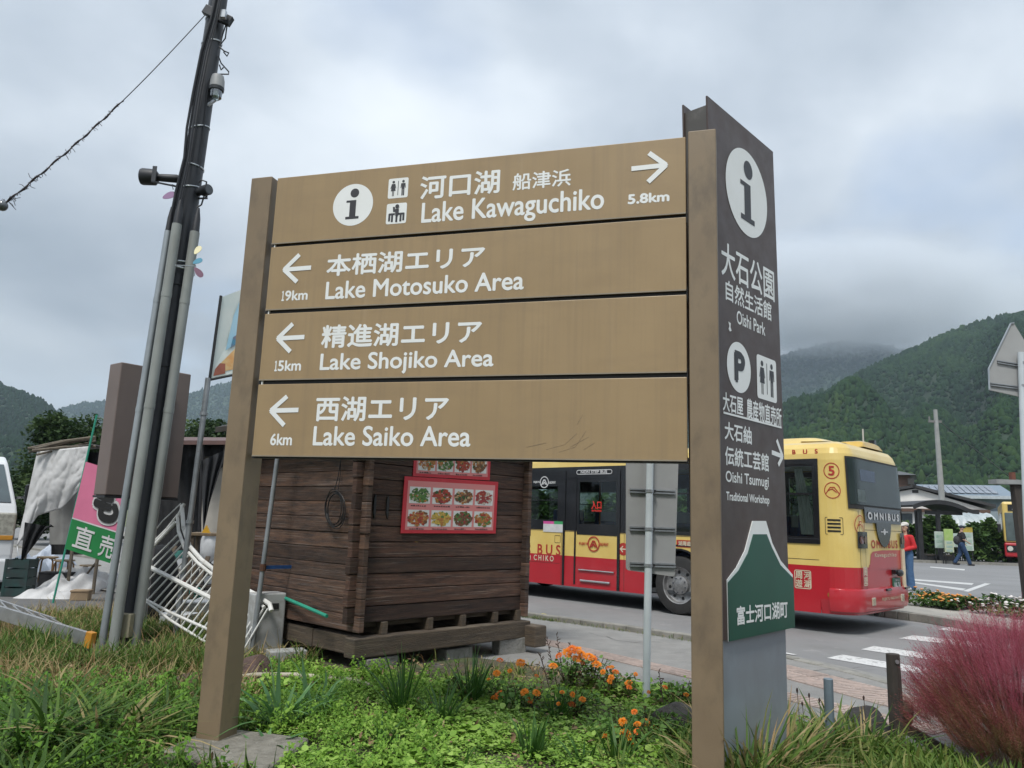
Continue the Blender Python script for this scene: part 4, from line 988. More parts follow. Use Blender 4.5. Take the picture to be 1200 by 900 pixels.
for u0 in (.22, BW - .50):
    sheet(u0, u0 + .32, 1.27, 1.52, -.025, blk_, 'lamp_panel'); 
    for k in range(2): mb = MB(); mb.disc(u0 + .09 + k * .14, 1.395, .06, -.034, 20); wrap(mb.build('tail_lamp', lm, rear))
mb = MB()
mb.box(1.62, 1.95, -.03, -.004, .60, .80); pl_ = mb.build('number_plate', M('plate_green', (.03, .12, .08), .5), rear, bevel=.004)
text(pl_, '18-74', 1.645, .625, 1.925, .735, whp, y=-.032, bold=.006); text(pl_, '富士山', 1.70, .748, 1.88, .785, whp, y=-.032, bold=.002)
MB().box(1.62, 1.95, -.07, -.004, .86, .93).ball((1.785, -.08, .88), (.10, .05, .06)).build('plate_light', blk_, rear, smooth=True)
for u in (1.3, 2.2): MB().tube([(u - .1, -.05, .63), (u + .1, -.05, .63)], .02, 8).build('hook', blk_, rear)
MB().tube([(2.12, -.03, .64), (2.12, -.03, 1.25)], .035, 8).build('rear_strip', gold, rear)
mb = MB(); cc = []
def bump_poly(off):
    pts = []
    for k in range(9): a = R(180 + 90 - 90 * k / 8 ) 
    return pts
# bumper: a deep lip following the rounded rear
bo = []
def bump_line(off, n=10):
    p = []
    for k in range(n + 1): th = R(90 * k / n); p.append((XR - RB + (RB + off) * math.sin(th), RB - (RB + off) * math.cos(th)))
    for k in range(n + 1): th = R(90 * k / n); p.append((XR - RB + (RB + off) * math.cos(th), BW - RB + (RB + off) * math.sin(th)))
    return p
rings = [(.004, .67), (.035, .655), (.045, .60), (.045, .40), (.03, .34), (.0, .32)]
LN = [[(x, y, z) for x, y in bump_line(o)] for o, z in rings]; k_ = len(LN[0])
mb = MB().add([p for l in LN for p in l], [(i * k_ + j, i * k_ + j + 1, (i + 1) * k_ + j + 1, (i + 1) * k_ + j) for i in range(len(rings) - 1) for j in range(k_ - 1)][::-1])
mb.build('bumper', bred, bus, smooth=True)
for u in (.62, BW - .62): MB().box(u - .07, u + .07, -.062, -.04, .42, .54).build('fog_lamp', M('fog_lens', (.5, .42, .32), .2, coat=1), rear, bevel=.01)
text(rear, 'FUJIKYU RAILWAY BUS', 1.0, .46, 2.0, .52, gold, y=-.048, bold=.001)
bend(MB().disc(2.62, .57, .04, -.006).build('reflector', am, bus))
MB().box(2.7, 2.78, BW * .6, BW * .6 + .1, .18, .32).build('tow_hook', blk_, bus)
# panel seams on the rear
mb = MB()
for u in (.30, .50, BW - .35): mb.grid(lambda a_, b_, u=u: (u + a_ * .008, -.003, .66 + b_ * 1.18), 1, 6)
mb.grid(lambda a_, b_: (.5 + a_ * (BW - .85), -.003, 1.545 + b_ * .008), 6, 1)
wrap(mb.build('rear_seam', seam, rear))
# roof pods and antenna
def pod(cx, cy, lx, ly, h, m):
    mb = MB().grid(lambda u, v: (cx + lx * (u - .5), cy + ly * (v - .5), 2.90 + h * (max(0, 1 - abs(2 * u - 1) ** 6) * max(0, 1 - abs(2 * v - 1) ** 6)) ** .5), 16, 12); return mb.build('roof_unit', m, bus, smooth=True)
pod(1.6, 1.1, 1.7, 1.5, .13, yel); pod(2.55, 1.6, .5, .9, .12, M('pod_orange', (.62, .40, .07), .3, coat=.5)); pod(-3, 1.2, 2.2, 1.5, .15, yel)
MB().tube([(2.45, 2.15, 2.85), (2.45, 2.15, 3.32)], .014, 6).build('antenna', M('antenna_grey', (.5, .5, .5), .4), bus)
MB().box(2.52, 2.62, 2.2, 2.3, 2.85, 3.12).build('roof_vent', blk_, bus)

# ------------------------------------------------------------------ leaning utility pole with its fittings
pbase = gp(143, 762, 0.0); ptop_ = at(259.5, -25, 8.75)
pole_m = M('pole_dark', (.030, .034, .042), .45, (.022, .025, .032), 2.5, bump=.05, rvar=.12, dirt=[((.06, .065, .075), 4, .55, .75, .5, (1, 1, .3))])
cbl = M('pole_cable', (.012, .014, .018), .5, (.02, .022, .028), 6)
cond = M('conduit_grey', (.27, .29, .28), .5, (.22, .235, .225), 2.2, bump=.03, dirt=[((.16, .16, .14), 5, .52, .75, .6, (1, 1, .25)), ((.35, .36, .35), 2, .6, .8, .4)])
cond2 = M('conduit_metal', (.36, .39, .41), .4, (.28, .31, .33), 2.2, metal=.45, dirt=[((.2, .22, .23), 5, .52, .75, .6, (1, 1, .25))])
band = M('band_steel', (.52, .55, .58), .3, (.42, .45, .48), 9, metal=.7)
up_ = thing('utility_pole', 'dark leaning utility pole with grey conduits strapped round its lower half', 'utility pole', pbase)
def lp(p): return Vector(p) - pbase
def onpole(t): return Vector((0, 0, 0)).lerp(ptop_ - pbase, t)
paxis = (ptop_ - pbase).normalized(); pview = Vector((-pbase.x, -pbase.y, 0)).normalized(); pright = pview.cross(Vector((0, 0, 1))) * -1
if pright.x < 0: pright = -pright
def pyt(y):      # parameter along the pole for a photo row
    lo_, hi_ = 0.0, 1.1
    for _ in range(40):
        m_ = (lo_ + hi_) / 2; p = pbase + onpole(m_); c = CAM.transposed() @ (p - Vector((0, 0, EYE)))
        yy = 450 - F * c.y / c.z
        if yy > y: lo_ = m_
        else: hi_ = m_
    return lo_
MB().tube([onpole(-.02), onpole(.35), onpole(.62), onpole(1.25)], [.135, .128, .118, .10], 20).build('shaft', pole_m, up_, smooth=True)
# sleeves where the plastic guard ends
for y in (333, 428): t = pyt(y); MB().tube([onpole(t - .004), onpole(t + .012)], .136, 20).build('collar', pole_m, up_, smooth=True)
def bandat(y, r=.128, mt=band, w_=.018, tilt=0.0):
    t = pyt(y); c = onpole(t); mb = MB(); d = (paxis + pright * tilt).normalized()
    mb.tube([c - d * w_ / 2, c + d * w_ / 2], r, 20, caps=False); return mb.build('steel_band', mt, up_, smooth=True, solid=.004)
for y, tl in ((22, -.4), (52, -.3), (152, -.35), (197, .1), (222, -.2)): bandat(y, .127, tilt=tl)
bandat(311, .19, tilt=-.1); bandat(318, .187)
# conduits
for nm, a, b, r, m in (('conduit', (117.5, 767), (197, 271), .038, cond2), ('conduit', (131, 768), (207.5, 263), .054, cond), ('conduit', (156, 764), (228.5, 272), .054, cond)):
    pa = gp(*a, 0.0); Yt = pa.y + (.02 if r < .05 else 0) + (8.62 - pa.y) * .45
    pb_ = at(b[0], b[1], Yt); o = MB().tube([lp(pa), lp(pa.lerp(pb_, .5)), lp(pb_)], r, 14).build(nm, m, up_, smooth=True)
    for f in (.55, .82):
        c = lp(pa.lerp(pb_, f)); d_ = (pb_ - pa).normalized(); MB().tube([c - d_ * .03, c + d_ * .03], r + .003, 14).build('coupling', m, o, smooth=True)
    c = lp(pb_); MB().tube([c, c + paxis * .16, c + paxis * .30], [r * .9, r * .75, r * .3], 10).build('sealing_tape', cbl, o, smooth=True)
# cables running up the left side
for dx, w0, r in ((0, .012, .016), (1, .03, .014), (2, -.01, .013), (3, .05, .009)):
    pts = []
    for y, x in ((262, 199 + dx * 3), (225, 206 + dx * 3), (185, 216 + dx * 2.5), (150, 219 + dx * 3.5), (110, 226 + dx * 3), (60, 236 + dx * 3), (20, 248 + dx * 2.5), (-30, 259 + dx * 2)):
        pts.append(lp(at(x, y, pbase.y - .13 + w0)))
    MB().tube(pts, r, 6).build('riser_cable', cbl, up_, smooth=True)
# top bracket
a = lp(at(240, 11, 8.62)); b = lp(at(271, 26, 8.62)); MB().beam(a, b, .07, .12).build('cross_bracket', pole_m, up_, bevel=.006)
MB().box(-.03, .03, -.03, .03, -.05, .05).build('clamp', band, up_, loc=lp(at(262, 17, 8.52)))
# loose wire ends at the right
for pts in (((266, 30), (264, 45), (258, 53), (261, 40), (265, 28)), ((257, 55), (263, 60), (268, 62), (266, 66), (262, 61)), ((256, 66), (259, 74), (268, 84), (268, 87), (256, 87)), ((257, 76), (259, 82), (262, 79))):
    MB().tube([lp(at(x, y, 8.7)) for x, y in pts], .009, 5).build('loose_wire', cbl, up_)
MB().tube([lp(at(245, 95, 8.6)), lp(at(241, 130, 8.62)), lp(at(236, 180, 8.6)), lp(at(233, 205, 8.6))], .008, 5).build('loose_wire', cbl, up_)
# meter box at the foot
mbx = MB().box(-.085, .085, -.06, .04, 0, .24).build('junction_box', M('beige_box', (.36, .33, .23), .6, (.28, .26, .19), 6, bump=.1, dirt=[((.15, .13, .09), 9, .52, .7, .6)]), bevel=.008)
mbx.location = at(141.5, 766, pbase.y - .16); mbx.location.z = .16 ; tag(mbx, 'small beige junction box strapped low between the grey conduits of the leaning pole', 'box')
for dx in (-.05, .02): MB().tube([(dx, -.02, -.12), (dx, -.02, 0)], .022, 8).build('cable_entry', M('beige_box'), mbx)
# beacon lamp on the right of the pole
bx = at(254, 103, 8.62)
bl_ = thing('beacon_lamp', 'grey capped beacon lamp with clear glass dome bolted to the leaning pole', 'lamp', bx)
MB().tube([(0, 0, -.005), (0, 0, .10), (0, 0, .155), (0, 0, .175)], [.088, .083, .07, .03], 18).build('housing', M('beacon_grey', (.30, .31, .32), .5, (.25, .26, .27), 8), bl_, smooth=True)
MB().tube([(0, 0, -.04), (0, 0, 0)], [.086, .09], 18).build('ring', pole_m, bl_, smooth=True)
MB().tube([(0, 0, -.15), (0, 0, -.13), (0, 0, -.04)], [.045, .068, .072], 14).build('glass_dome', glass_mat('clear_glass', (.82, .9, .88), .16), bl_, smooth=True)
MB().tube([(0, 0, -.13), (0, 0, -.05)], .03, 8).build('lamp_core', M('lamp_core', (.5, .55, .5), .3, (.1, .12, .1), 30), bl_)
MB().beam((0, .0, -.16), (-.16, .06, -.24), .03, .03).beam((-.06, .03, .03), (-.2, .06, .05), .03, .02).build('bracket', band, bl_)
# floodlights
def flood(px_, py_, yaw, nm, label, s=1.0):
    t = thing('floodlight', label, 'floodlight', at(px_, py_, 8.62), yaw, 'floodlights on the leaning pole')
    MB().tube([(-.19 * s, 0, 0), (-.17 * s, 0, 0), (-.02 * s, 0, 0), (.02 * s, 0, 0)], [.098 * s, .105 * s, .10 * s, .05 * s], 20).build('head', cbl, t, smooth=True)
    mb = MB(); mb.tube([(-.192 * s, 0, 0), (-.196 * s, 0, 0)], .085 * s, 20); mb.build('lens', M('flood_lens', (.05, .055, .06), .1, coat=1), t)
    MB().tube([(.0, 0, 0), (.05, 0, 0), (.24 * s, 0, .0), (.30 * s, 0.02, .0)], [.04, .046, .05, .03], 12).build('neck', cbl, t, smooth=True)
    MB().beam((-.02 * s, -.108 * s, .0), (.03 * s, -.108 * s, -.0), .012, .20 * s).beam((-.02 * s, -.112 * s, -.104 * s), (.26 * s, .0, -.104 * s), .03, .012).beam((.26 * s, 0, -.11 * s), (.26 * s, 0, .03 * s), .03, .03).build('yoke', pole_m, t)
    return t
flood(184, 208, R(4), 'a', 'black cylindrical floodlight pointing away from the pole over the yard', .95)
flood(237, 224, R(150), 'b', 'black floodlight tucked against the side of the pole nearer the lake sign', .62)
MB_ = MB().tube([at(233, 214, 8.6), at(236, 211, 8.6), at(242, 213, 8.6), at(241, 224, 8.6), at(236, 240, 8.62), at(231, 243, 8.6)], .01, 6)
tag(MB_.build('lamp_cord', cbl), 'short black cord looping from the small floodlight to the pole', 'cable')
# plastic pinwheels
def petal(px_, py_, ang, ln, m, par, Y=8.45):
    c = at(px_, py_, Y); v = []
    for k in range(12):
        a = 2 * math.pi * k / 12; u = math.cos(a) * ln / 2; w_ = math.sin(a) * ln * .27 * (1 + .3 * math.cos(a)); x = u * math.cos(ang) - w_ * math.sin(ang); z = u * math.sin(ang) + w_ * math.cos(ang)
        v.append((c.x + x - par.location.x, c.y + .02 * math.cos(a) - par.location.y, c.z + z - par.location.z))
    MB().poly(v).build('petal', m, par, solid=.006)
pu = M('plastic_purple', (.24, .12, .26), .35, coat=.3); bu = M('plastic_blue', (.05, .28, .42), .35); pk = M('plastic_pink', (.42, .24, .34), .35); yl_ = M('plastic_yellow', (.42, .38, .12), .35)
pw1 = thing('pinwheel', 'purple plastic pinwheel blade stuck under the floodlight arm', 'pinwheel', at(203, 222, 8.45)); petal(198, 229, R(35), .15, pu, pw1); MB().tube([(0, 0, 0), (-.02, 0, .06), (.05, .05, .05)], .006, 5).build('wire', cbl, pw1)
pw2 = thing('pinwheel', 'plastic pinwheel with blue, pink and yellow petals tied to the tall conduit', 'pinwheel', at(229, 312, 8.3))
petal(231.5, 306, R(40), .11, bu, pw2, 8.3); petal(232.5, 319, R(-48), .13, pk, pw2, 8.3); petal(231.5, 293, R(70), .12, yl_, pw2, 8.3)
MB().tube([(0, 0, 0), (-.10, .02, .01), (-.25, .05, .02)], .007, 5).build('wire', band, pw2)
# span wire with dried vine and its round insulator
mb = MB(); wa = at(241, 17, 8.6); wb = at(4, 240, 7.4); wc = at(-90, 330, 7.0)
pts = []
for k in range(25): t = k / 24; p = wa.lerp(wb, t); p.z -= .12 * math.sin(math.pi * t); pts.append(p)
ow = thing('span_wire', 'thin black wire with dried vine running from the pole top out of the yard', 'wire', wa)
MB().tube([p - wa for p in pts] + [wc - wa], .006, 5).build('strand', cbl, ow)
rd = random.Random(4); mb = MB()
for k in range(150):
    t = 1 - rd.random() ** 1.3 * .55; i = min(23, int(t * 24)); p = pts[i].lerp(pts[i + 1], t * 24 - i); l = rd.uniform(.02, .10) * (.3 + 1.2 * max(0, t - .45))
    q = p + Vector((rd.uniform(-1, 1), rd.uniform(-.6, .6), rd.uniform(-1, .8))) * l; mb.tube([p - wa, p.lerp(q, .5) + Vector((rd.uniform(-.01, .01), 0, rd.uniform(-.01, .01))) - wa, q - wa], .0035, 3)
for k in range(40):
    t = .45 + .55 * k / 40; i = min(23, int(t * 24)); p = pts[i].lerp(pts[i + 1], t * 24 - i) - wa; a = k * .9
    if k: mb.tube([pp_, p + Vector((0, .012 * math.cos(a), .014 * math.sin(a)))], .006, 4)
    pp_ = p + Vector((0, .012 * math.cos(a), .014 * math.sin(a)))
mb.build('dried_vine', M('vine_dark', (.03, .025, .03), .9, (.06, .045, .04), 20), ow)
MB().ball(wb - wa + Vector((-.01, 0, -.01)), .055, 14, 10).build('insulator', M('insulator_glass', (.10, .11, .12), .15, (.07, .08, .09), 10, coat=1), ow, smooth=True)

# ------------------------------------------------------------------ blank brown box sign behind the pole
bc = at(123, 580, 9.15); QF = Face((bc.x, bc.y, 0), R(52)); z0 = bc.z; z1 = QF.px(137, 423)[1]; x1 = QF.px(195, 584)[0]
x1b = QF.px(217, 441)[0]
bs = thing('box_sign', 'blank brown painted box sign mounted behind the leaning pole', 'sign', (bc.x, bc.y, 0), R(52))
taup = M('taupe_paint', (.175, .138, .125), .55, (.155, .122, .110), 1.8, bump=.03, bscale=120, dirt=[((.12, .095, .085), 3, .55, .78, .5, (1, 1, .4))])
BXW = max(x1, x1b) * 1.10
MB().box(0, BXW, 0, .30, z0, z1).build('box', taup, bs, bevel=.012)
MB().box(-.004, BXW + .004, -.004, .304, z0 - .03, z0 - .004).build('bottom_rim', dark, bs)
MB().tube([(.62, -.03, .0), (.62, -.03, z1 - .2)], .035, 10).build('support_post', galv, bs)

# ------------------------------------------------------------------ picture sign on a thin post
Yp = 8.9
q_ = [at(258.7, 348.5, Yp), at(300, 333, Yp + .35), at(296, 433, Yp + .35), at(245.8, 443.5, Yp)]
pbq = at(214, 655, Yp); pbq.z = 0; pbq = at(206, 738, Yp); pbq.z = 0
ps = thing('picture_sign', 'pale blue and orange picture sign on a slim grey post beside the lake sign', 'sign', pbq)
def qv(u, v, off=0):
    b = q_[3].lerp(q_[2], u); a = q_[0].lerp(q_[1], u); p = b.lerp(a, v) - pbq; return p + Vector((.1, -1, 0)) * off
def qpoly(uvs, off, m, nm, par=ps): return MB().poly([qv(u, v, off) for u, v in uvs]).build(nm, m, par)
cpl = M('sign_sky_print', (.25, .55, .75), .5, (.50, .70, .80), 1.6)
mb = MB(); F4 = [(0, 0), (1, 0), (1, 1), (0, 1)]
mb.add([qv(u, v, 0) for u, v in F4] + [qv(u, v, -.03) for u, v in F4], [(0, 1, 2, 3), (7, 6, 5, 4), (0, 4, 5, 1), (1, 5, 6, 2), (2, 6, 7, 3), (3, 7, 4, 0)]); mb.build('board', M('sign_pale', (.80, .84, .80), .5, (.70, .78, .76), 4), ps)
qpoly([(.30, .30), (.85, .42), (.98, .75), (.98, .98), (.66, .98), (.42, .70)], .003, cpl, 'print'); qpoly([(.12, .05), (.98, .05), (.98, .34), (.55, .30), (.22, .16)], .004, M('print_orange', (.75, .38, .14), .5, (.8, .6, .3), 9), 'print')
qpoly([(.42, .32), (.98, .40), (.98, .58), (.8, .62), (.62, .47), (.46, .44)], .005, M('print_blue', (.08, .25, .38), .5, (.3, .16, .16), 7), 'print'); qpoly([(.08, .02), (.35, .02), (.33, .14), (.2, .16), (.1, .1)], .006, M('print_red', (.42, .14, .09), .5), 'print')
for u in (0,): MB().tube([qv(-.0, 1.02), qv(-.0, 0.0)], .018, 8).build('edge_tube', dark, ps)
MB().tube([qv(0, -.02), qv(.9, -.02)], .012, 6).build('edge_tube', dark, ps)
pe = at(244, 443, Yp) - pbq
MB().tube([(0, 0, 0), pe * .5, pe], .032, 12).build('post', galv, ps, smooth=True)
for f in (.45, .86): MB().tube([pe * (f - .006), pe * (f + .006)], .043, 12).build('clamp', galv, ps)
MB().tube([pe * .225, pe * .235], .040, 12).build('red_tape', M('tape_red', (.3, .03, .02), .6), ps)

# ------------------------------------------------------------------ yard stalls behind the pole
tarp = M('white_tarp', (.68, .68, .68), .5, (.58, .58, .58), 3, bump=.25, bscale=10, dirt=[((.34, .33, .31), 2.5, .5, .75, .5)], trans=.12)
blackc = M('black_cloth', (.012, .013, .015), .9, (.022, .023, .025), 8, bump=.3)
Ys = 13.4; sb = at(60, 640, Ys); sb.z = 0
st = thing('tarp_stall', 'makeshift yard stall hung with a crumpled white tarpaulin under loose bamboo poles', 'stall', sb)
def wob(u, v): return (.12 * mnoise.noise(Vector((u * 2.3, v * 1.4, 1)))) * (.4 + v) + .03 * (1 - abs(mnoise.noise(Vector((u * 5 + v, v * 2.2, 5))))) ** 3 + .012 * (1 - abs(mnoise.noise(Vector((u * 11 - v * 3, v * 6, 9))))) ** 4
def tarp_fn(u, v):
    top = Vector((44, 529)).lerp(Vector((104, 523)), u)
    bot = [(20, 640), (44, 604), (72, 596), (100, 566)]; f = u * 3; i = min(2, int(f)); bt = Vector(bot[i]).lerp(Vector(bot[i + 1]), f - i)
    p = top.lerp(bt, v); w_ = at(p.x, p.y, Ys + wob(u, v)); return tuple(w_ - sb)
MB().grid(tarp_fn, 44, 36).build('tarpaulin', tarp, st, smooth=2, solid=.01)
rd = random.Random(9); bam = M('bamboo', (.15, .125, .09), .8, (.09, .075, .06), 12)
for k in range(9):
    a = at(36 + rd.uniform(-3, 8), 526 + rd.uniform(-1, 8) , Ys - .2 + rd.uniform(0, .6)) - sb; b = at(112, 513 + rd.uniform(-1, 12), Ys + .2 + rd.uniform(0, .8)) - sb
    MB().tube([a, a.lerp(b, .5) + Vector((0, 0, rd.uniform(.0, .05))), b], rd.uniform(.012, .028), 6).build('roof_pole', bam, st)
for (x, y) in ((46, 533), (100, 528), (130, 528)): p = at(x, y, Ys + .4) - sb; MB().tube([(p.x, p.y, -0.0), p], .03, 8).build('stall_post', bam, st)
p0 = at(40, 527, Ys + .1) - sb; p1 = at(120, 520, Ys + 2.4) - sb
MB().poly([at(44, 527, Ys + .1) - sb, at(108, 520, Ys + .1) - sb, at(128, 524, Ys + 2.6) - sb, at(64, 528, Ys + 2.6) - sb]).build('roof_sheet', M('roof_rag', (.12, .11, .10), .9, (.2, .19, .18), 4), st, solid=.02)
MB().grid(lambda u, v: tuple(at(60 + 76 * u, 530 + v * 120, Ys + 1.8 + .08 * math.sin(u * 25)) - sb), 20, 3).build('back_cloth', blackc, st, smooth=2)
MB().grid(lambda u, v: tuple(at(24 + 35 * u + 5 * (1 - v), 612 + v * (48 - 46 * u) + 6 * (1 - v) * u, Ys - .15 + .06 * math.sin(u * 20 + v * 6)) - sb), 14, 8).build('black_sheet', blackc, st, smooth=2)
MB().grid(lambda u, v: tuple(at(58 + 42 * u, 568 + 14 * (1 - u) + v * (70 - 14 * (1 - u)), Ys + .9 + .04 * math.sin(u * 14)) - sb), 10, 6).build('grey_sheet', M('grey_sheet', (.36, .36, .35), .8, (.28, .28, .27), 3, bump=.2), st, smooth=2)
# white sheeting heaped below
def heap(nm, label, cat, pts, Y, h, m, seed, nx=26, ny=16, grp=None):
    """a lumpy heap whose foot spans two photo points on the ground"""
    a = gp(*pts[0]); b = gp(*pts[1]); c = (a + b) / 2; L_ = (b - a).length; r_ = random.Random(seed); ph_ = [r_.uniform(0, 6) for _ in range(6)]
    yaw = math.atan2(b.y - a.y, b.x - a.x)
    def fn(u, v):
        x = (u - .5) * L_; y = (v - .5) * Y; e = max(0, 1 - (2 * u - 1) ** 4) * max(0, 1 - (2 * v - 1) ** 2)
        z = h * e ** .5 * (.62 + .22 * math.sin(u * 9 + ph_[0]) + .16 * math.sin(u * 21 + v * 11 + ph_[1]) + .10 * math.sin(v * 27 + ph_[2] + u * 7) + .07 * math.sin(u * 47 + ph_[3]))
        return (x, y, z - .02)
    o = MB().grid(fn, nx, ny).build(nm, m, smooth=2, loc=c, rot=(0, 0, yaw)); return tag(o, label, cat, grp)
heap('plastic_sheeting', 'bluish white plastic sheeting bundled below the hanging tarpaulin', 'tarpaulin', ((20, 672), (75, 662)), .8, .55, M('blue_white_sheet', (.46, .50, .56), .5, (.34, .38, .45), 5, bump=.5, bscale=12), 3, 40, 20)
heap('white_sack', 'crumpled white cloth sack lying in the grass beside the pole', 'sack', ((46, 702), (136, 680)), .9, .40, tarp, 5, 50, 26)
heap('white_board', 'flat pale board lying on the asphalt before the white sack', 'board', ((15, 695), (62, 697)), .3, .07, tarp, 8)
# dark crate, stools, table, green crate
def crate(nm, label, px_, py_, Y, w_, d_, h, m, yaw=0.2, z=0):
    p = at(px_, py_, Y); p.z = z; t = thing(nm, label, 'crate', p, yaw); r_ = .02
    for k in range(4):
        zz = h * k / 4; MB().box(-w_ / 2, w_ / 2, -d_ / 2, -d_ / 2 + r_, zz + .01, zz + h / 4 - .015).build('slat', m, t); MB().box(-w_ / 2, -w_ / 2 + r_, -d_ / 2 + r_, d_ / 2, zz + .01, zz + h / 4 - .015).box(w_ / 2 - r_, w_ / 2, -d_ / 2 + r_, d_ / 2, zz + .01, zz + h / 4 - .015).box(-w_ / 2 + r_, w_ / 2 - r_, d_ / 2 - r_, d_ / 2, zz + .01, zz + h / 4 - .015).build('side', m, t)
    for x in (-w_ / 2, w_ / 2 - .04):
        for y in (-d_ / 2 - .004, d_ / 2 - .036): MB().box(x, x + .04, y, y + .04, 0, h).build('corner', m, t)
    MB().box(-w_ / 2 + r_, w_ / 2 - r_, -d_ / 2 + r_, d_ / 2 - r_, 0, .012).build('base', m, t); return t
dgr = M('crate_dark_green', (.012, .045, .042), .6, (.02, .03, .03), 8); teal = M('crate_teal', (.02, .16, .13), .5, (.015, .12, .10), 8)
crate('plastic_crate', 'dark green plastic crate standing beside the white van', 24, 672, 13.2, .36, .4, .60, dgr)
crate('plastic_crate', 'teal plastic crate behind the toppled white barrier', 213, 660, 12.0, .6, .5, .34, teal, .5)
def stool(px_, py_, Y, label, yaw, s=1.0):
    p = gp(px_, py_); t = thing('wooden_stool', label, 'stool', p, yaw, 'bentwood stools in the yard'); wd = M('stool_wood', (.33, .20, .095), .5, (.24, .14, .065), 8, stretch=(1, 1, 4))
    MB().tube([(0, 0, .43 * s), (0, 0, .455 * s)], [.19, .185], 18).build('seat', M('stool_seat', (.36, .27, .17), .5, (.3, .22, .13), 6), t, smooth=True)
    for k in range(4):
        a = R(45 + 90 * k); MB().tube([(.06 * math.cos(a), .06 * math.sin(a), .425 * s), (.14 * math.cos(a), .14 * math.sin(a), .42 * s), (.175 * math.cos(a), .175 * math.sin(a), .37 * s), (.21 * math.cos(a), .21 * math.sin(a), 0)], .016, 6).build('leg', wd, t, smooth=True)
    return t
stool(52, 683, 0, 'bentwood stool below the white tarpaulin', .3, 1.1); stool(72, 684, 0, 'bentwood stool between two others, partly behind the pink and green banner', .9, 1.0); stool(103, 686, 0, 'bentwood stool low behind the banner by the grey conduits', .5, .85)
# banner: もも 直売
Yb = 12.4; fb = gp(63, 700); fb = at(63, 700, Yb); fb.z = 0
nb = thing('banner', 'pink and green vertical sales banner on a leaning green pole', 'banner', fb)
bt_ = at(113.5, 486, Yb) - fb
MB().tube([(0, 0, 0), bt_ * .5, bt_], .016, 8).build('pole', M('banner_pole', (.03, .30, .20), .45, (.02, .24, .16), 4), nb)
bq = [at(100.5, 541, Yb - .03) - fb, at(153, 557, Yb - .03) - fb, at(129, 660, Yb - .03) - fb, at(76, 643, Yb - .03) - fb]
def bv(u, v, off=0): return bq[3].lerp(bq[2], u).lerp(bq[0].lerp(bq[1], u), v) + Vector((.2, -1, 0)).normalized() * (off - .002 * math.sin(u * 5 + v * 4))
def bgrid(u0, u1, v0, v1, m, nm, off=0): return MB().grid(lambda u, v: tuple(bv(u0 + (u1 - u0) * u, v0 + (v1 - v0) * v, off)), 8, 10).build(nm, m, nb, smooth=2)
pkm = M('banner_pink', (.62, .17, .29), .7, (.56, .15, .26), 3); gnm = M('banner_green', (.008, .19, .045), .7, (.007, .16, .04), 3)
bgrid(0, 1, .355, 1, pkm, 'cloth'); bgrid(0, 1, 0, .34, gnm, 'cloth'); bgrid(0, 1, .34, .355, whp, 'stripe', .003)
def btext(s, u0, v0, u1, v1, m, off, bold=.0, nm='lettering'):
    o = text(nb, s, u0, v0, u1, v1, m, y=0, bold=bold, name=nm)
    for v in o.data.vertices: p = bv(v.co.x, v.co.z, off - v.co.y * 10); v.co = p
    return o
btext('直', .13, .05, .56, .30, whp, .006, .004); btext('売', .70, .04, 1.0, .29, whp, .006, .004)
btext('も', .34, .38, .98, .82, whp, .006, .060); btext('も', .375, .41, .945, .79, M('ink_black', (.01, .01, .01), .6), .022, .030)

# dark tent behind, with net curtain
Yd = 14.0; td = at(230, 640, Yd); td.z = 0
dt = thing('dark_tent', 'black-draped open shelter behind the leaning pole', 'shelter', td)
MB().add([at(196, 516, Yd) - td, at(300, 516.5, Yd) - td, at(300, 521, Yd) - td, at(196, 521, Yd) - td, at(196, 512, Yd + 3) - td, at(300, 513, Yd + 3) - td, at(300, 518, Yd + 3) - td, at(196, 518, Yd + 3) - td], [(0, 1, 2, 3), (7, 6, 5, 4), (0, 4, 5, 1), (2, 6, 7, 3), (1, 5, 6, 2), (0, 3, 7, 4)]).build('roof', M('roof_red_brown', (.13, .07, .06), .6, (.10, .06, .055), 3), dt)
MB().grid(lambda u, v: tuple(at(196 + 74 * u, 521 + 14 * v, Yd + .25 + .04 * math.sin(u * 30)) - td), 20, 2).build('valance', blackc, dt, smooth=2)
MB().grid(lambda u, v: tuple(at(190 + 110 * u, 520 + 125 * v, Yd + 2.6 + .015 * math.sin(u * 40)) - td), 40, 3).build('back_drape', blackc, dt, smooth=2)
MB().grid(lambda u, v: tuple(at(183 + 50 * u, 522 + 118 * v, Yd + 1.2 + .02 * math.sin(u * 30 + v * 3)) - td), 30, 3).build('side_drape', blackc, dt, smooth=2)
def net(u, v):
    x = 236 + (30 - 22 * v) * u + 2 * v; y = 540 - 14 * u + v * (84 - 22 * u); return tuple(at(x, y, Yd - .1 + .07 * math.sin(u * 16 + v * 4)) - td)
MB().grid(net, 22, 12).build('net_curtain', M('net_black', (.02, .022, .025), .8, (.03, .032, .036), 60, bump=.4), dt, smooth=2)
MB().grid(lambda u, v: tuple(at(240 + 30 * u, 528 + 12 * v, Yd + .3) - td), 6, 3).build('roof_board', M('light_board', (.26, .24, .20), .8, (.12, .11, .1), 12), dt)
MB().grid(lambda u, v: tuple(at(236 + 40 * u, 572 + 54 * v - 40 * (1 - v) * u, Yd + .6) - td), 8, 8).build('cream_sheet', M('cream_sheet', (.42, .40, .36), .7, (.34, .32, .28), 3), dt)
for x in (236, 262): p = at(x, 640, Yd + .1); MB().tube([(p.x - td.x, p.y - td.y, 0), at(x + 2, 520, Yd + .1) - td], .03, 8).build('tent_post', dark, dt)
p = at(188, 650, 10.5); p.z = 0
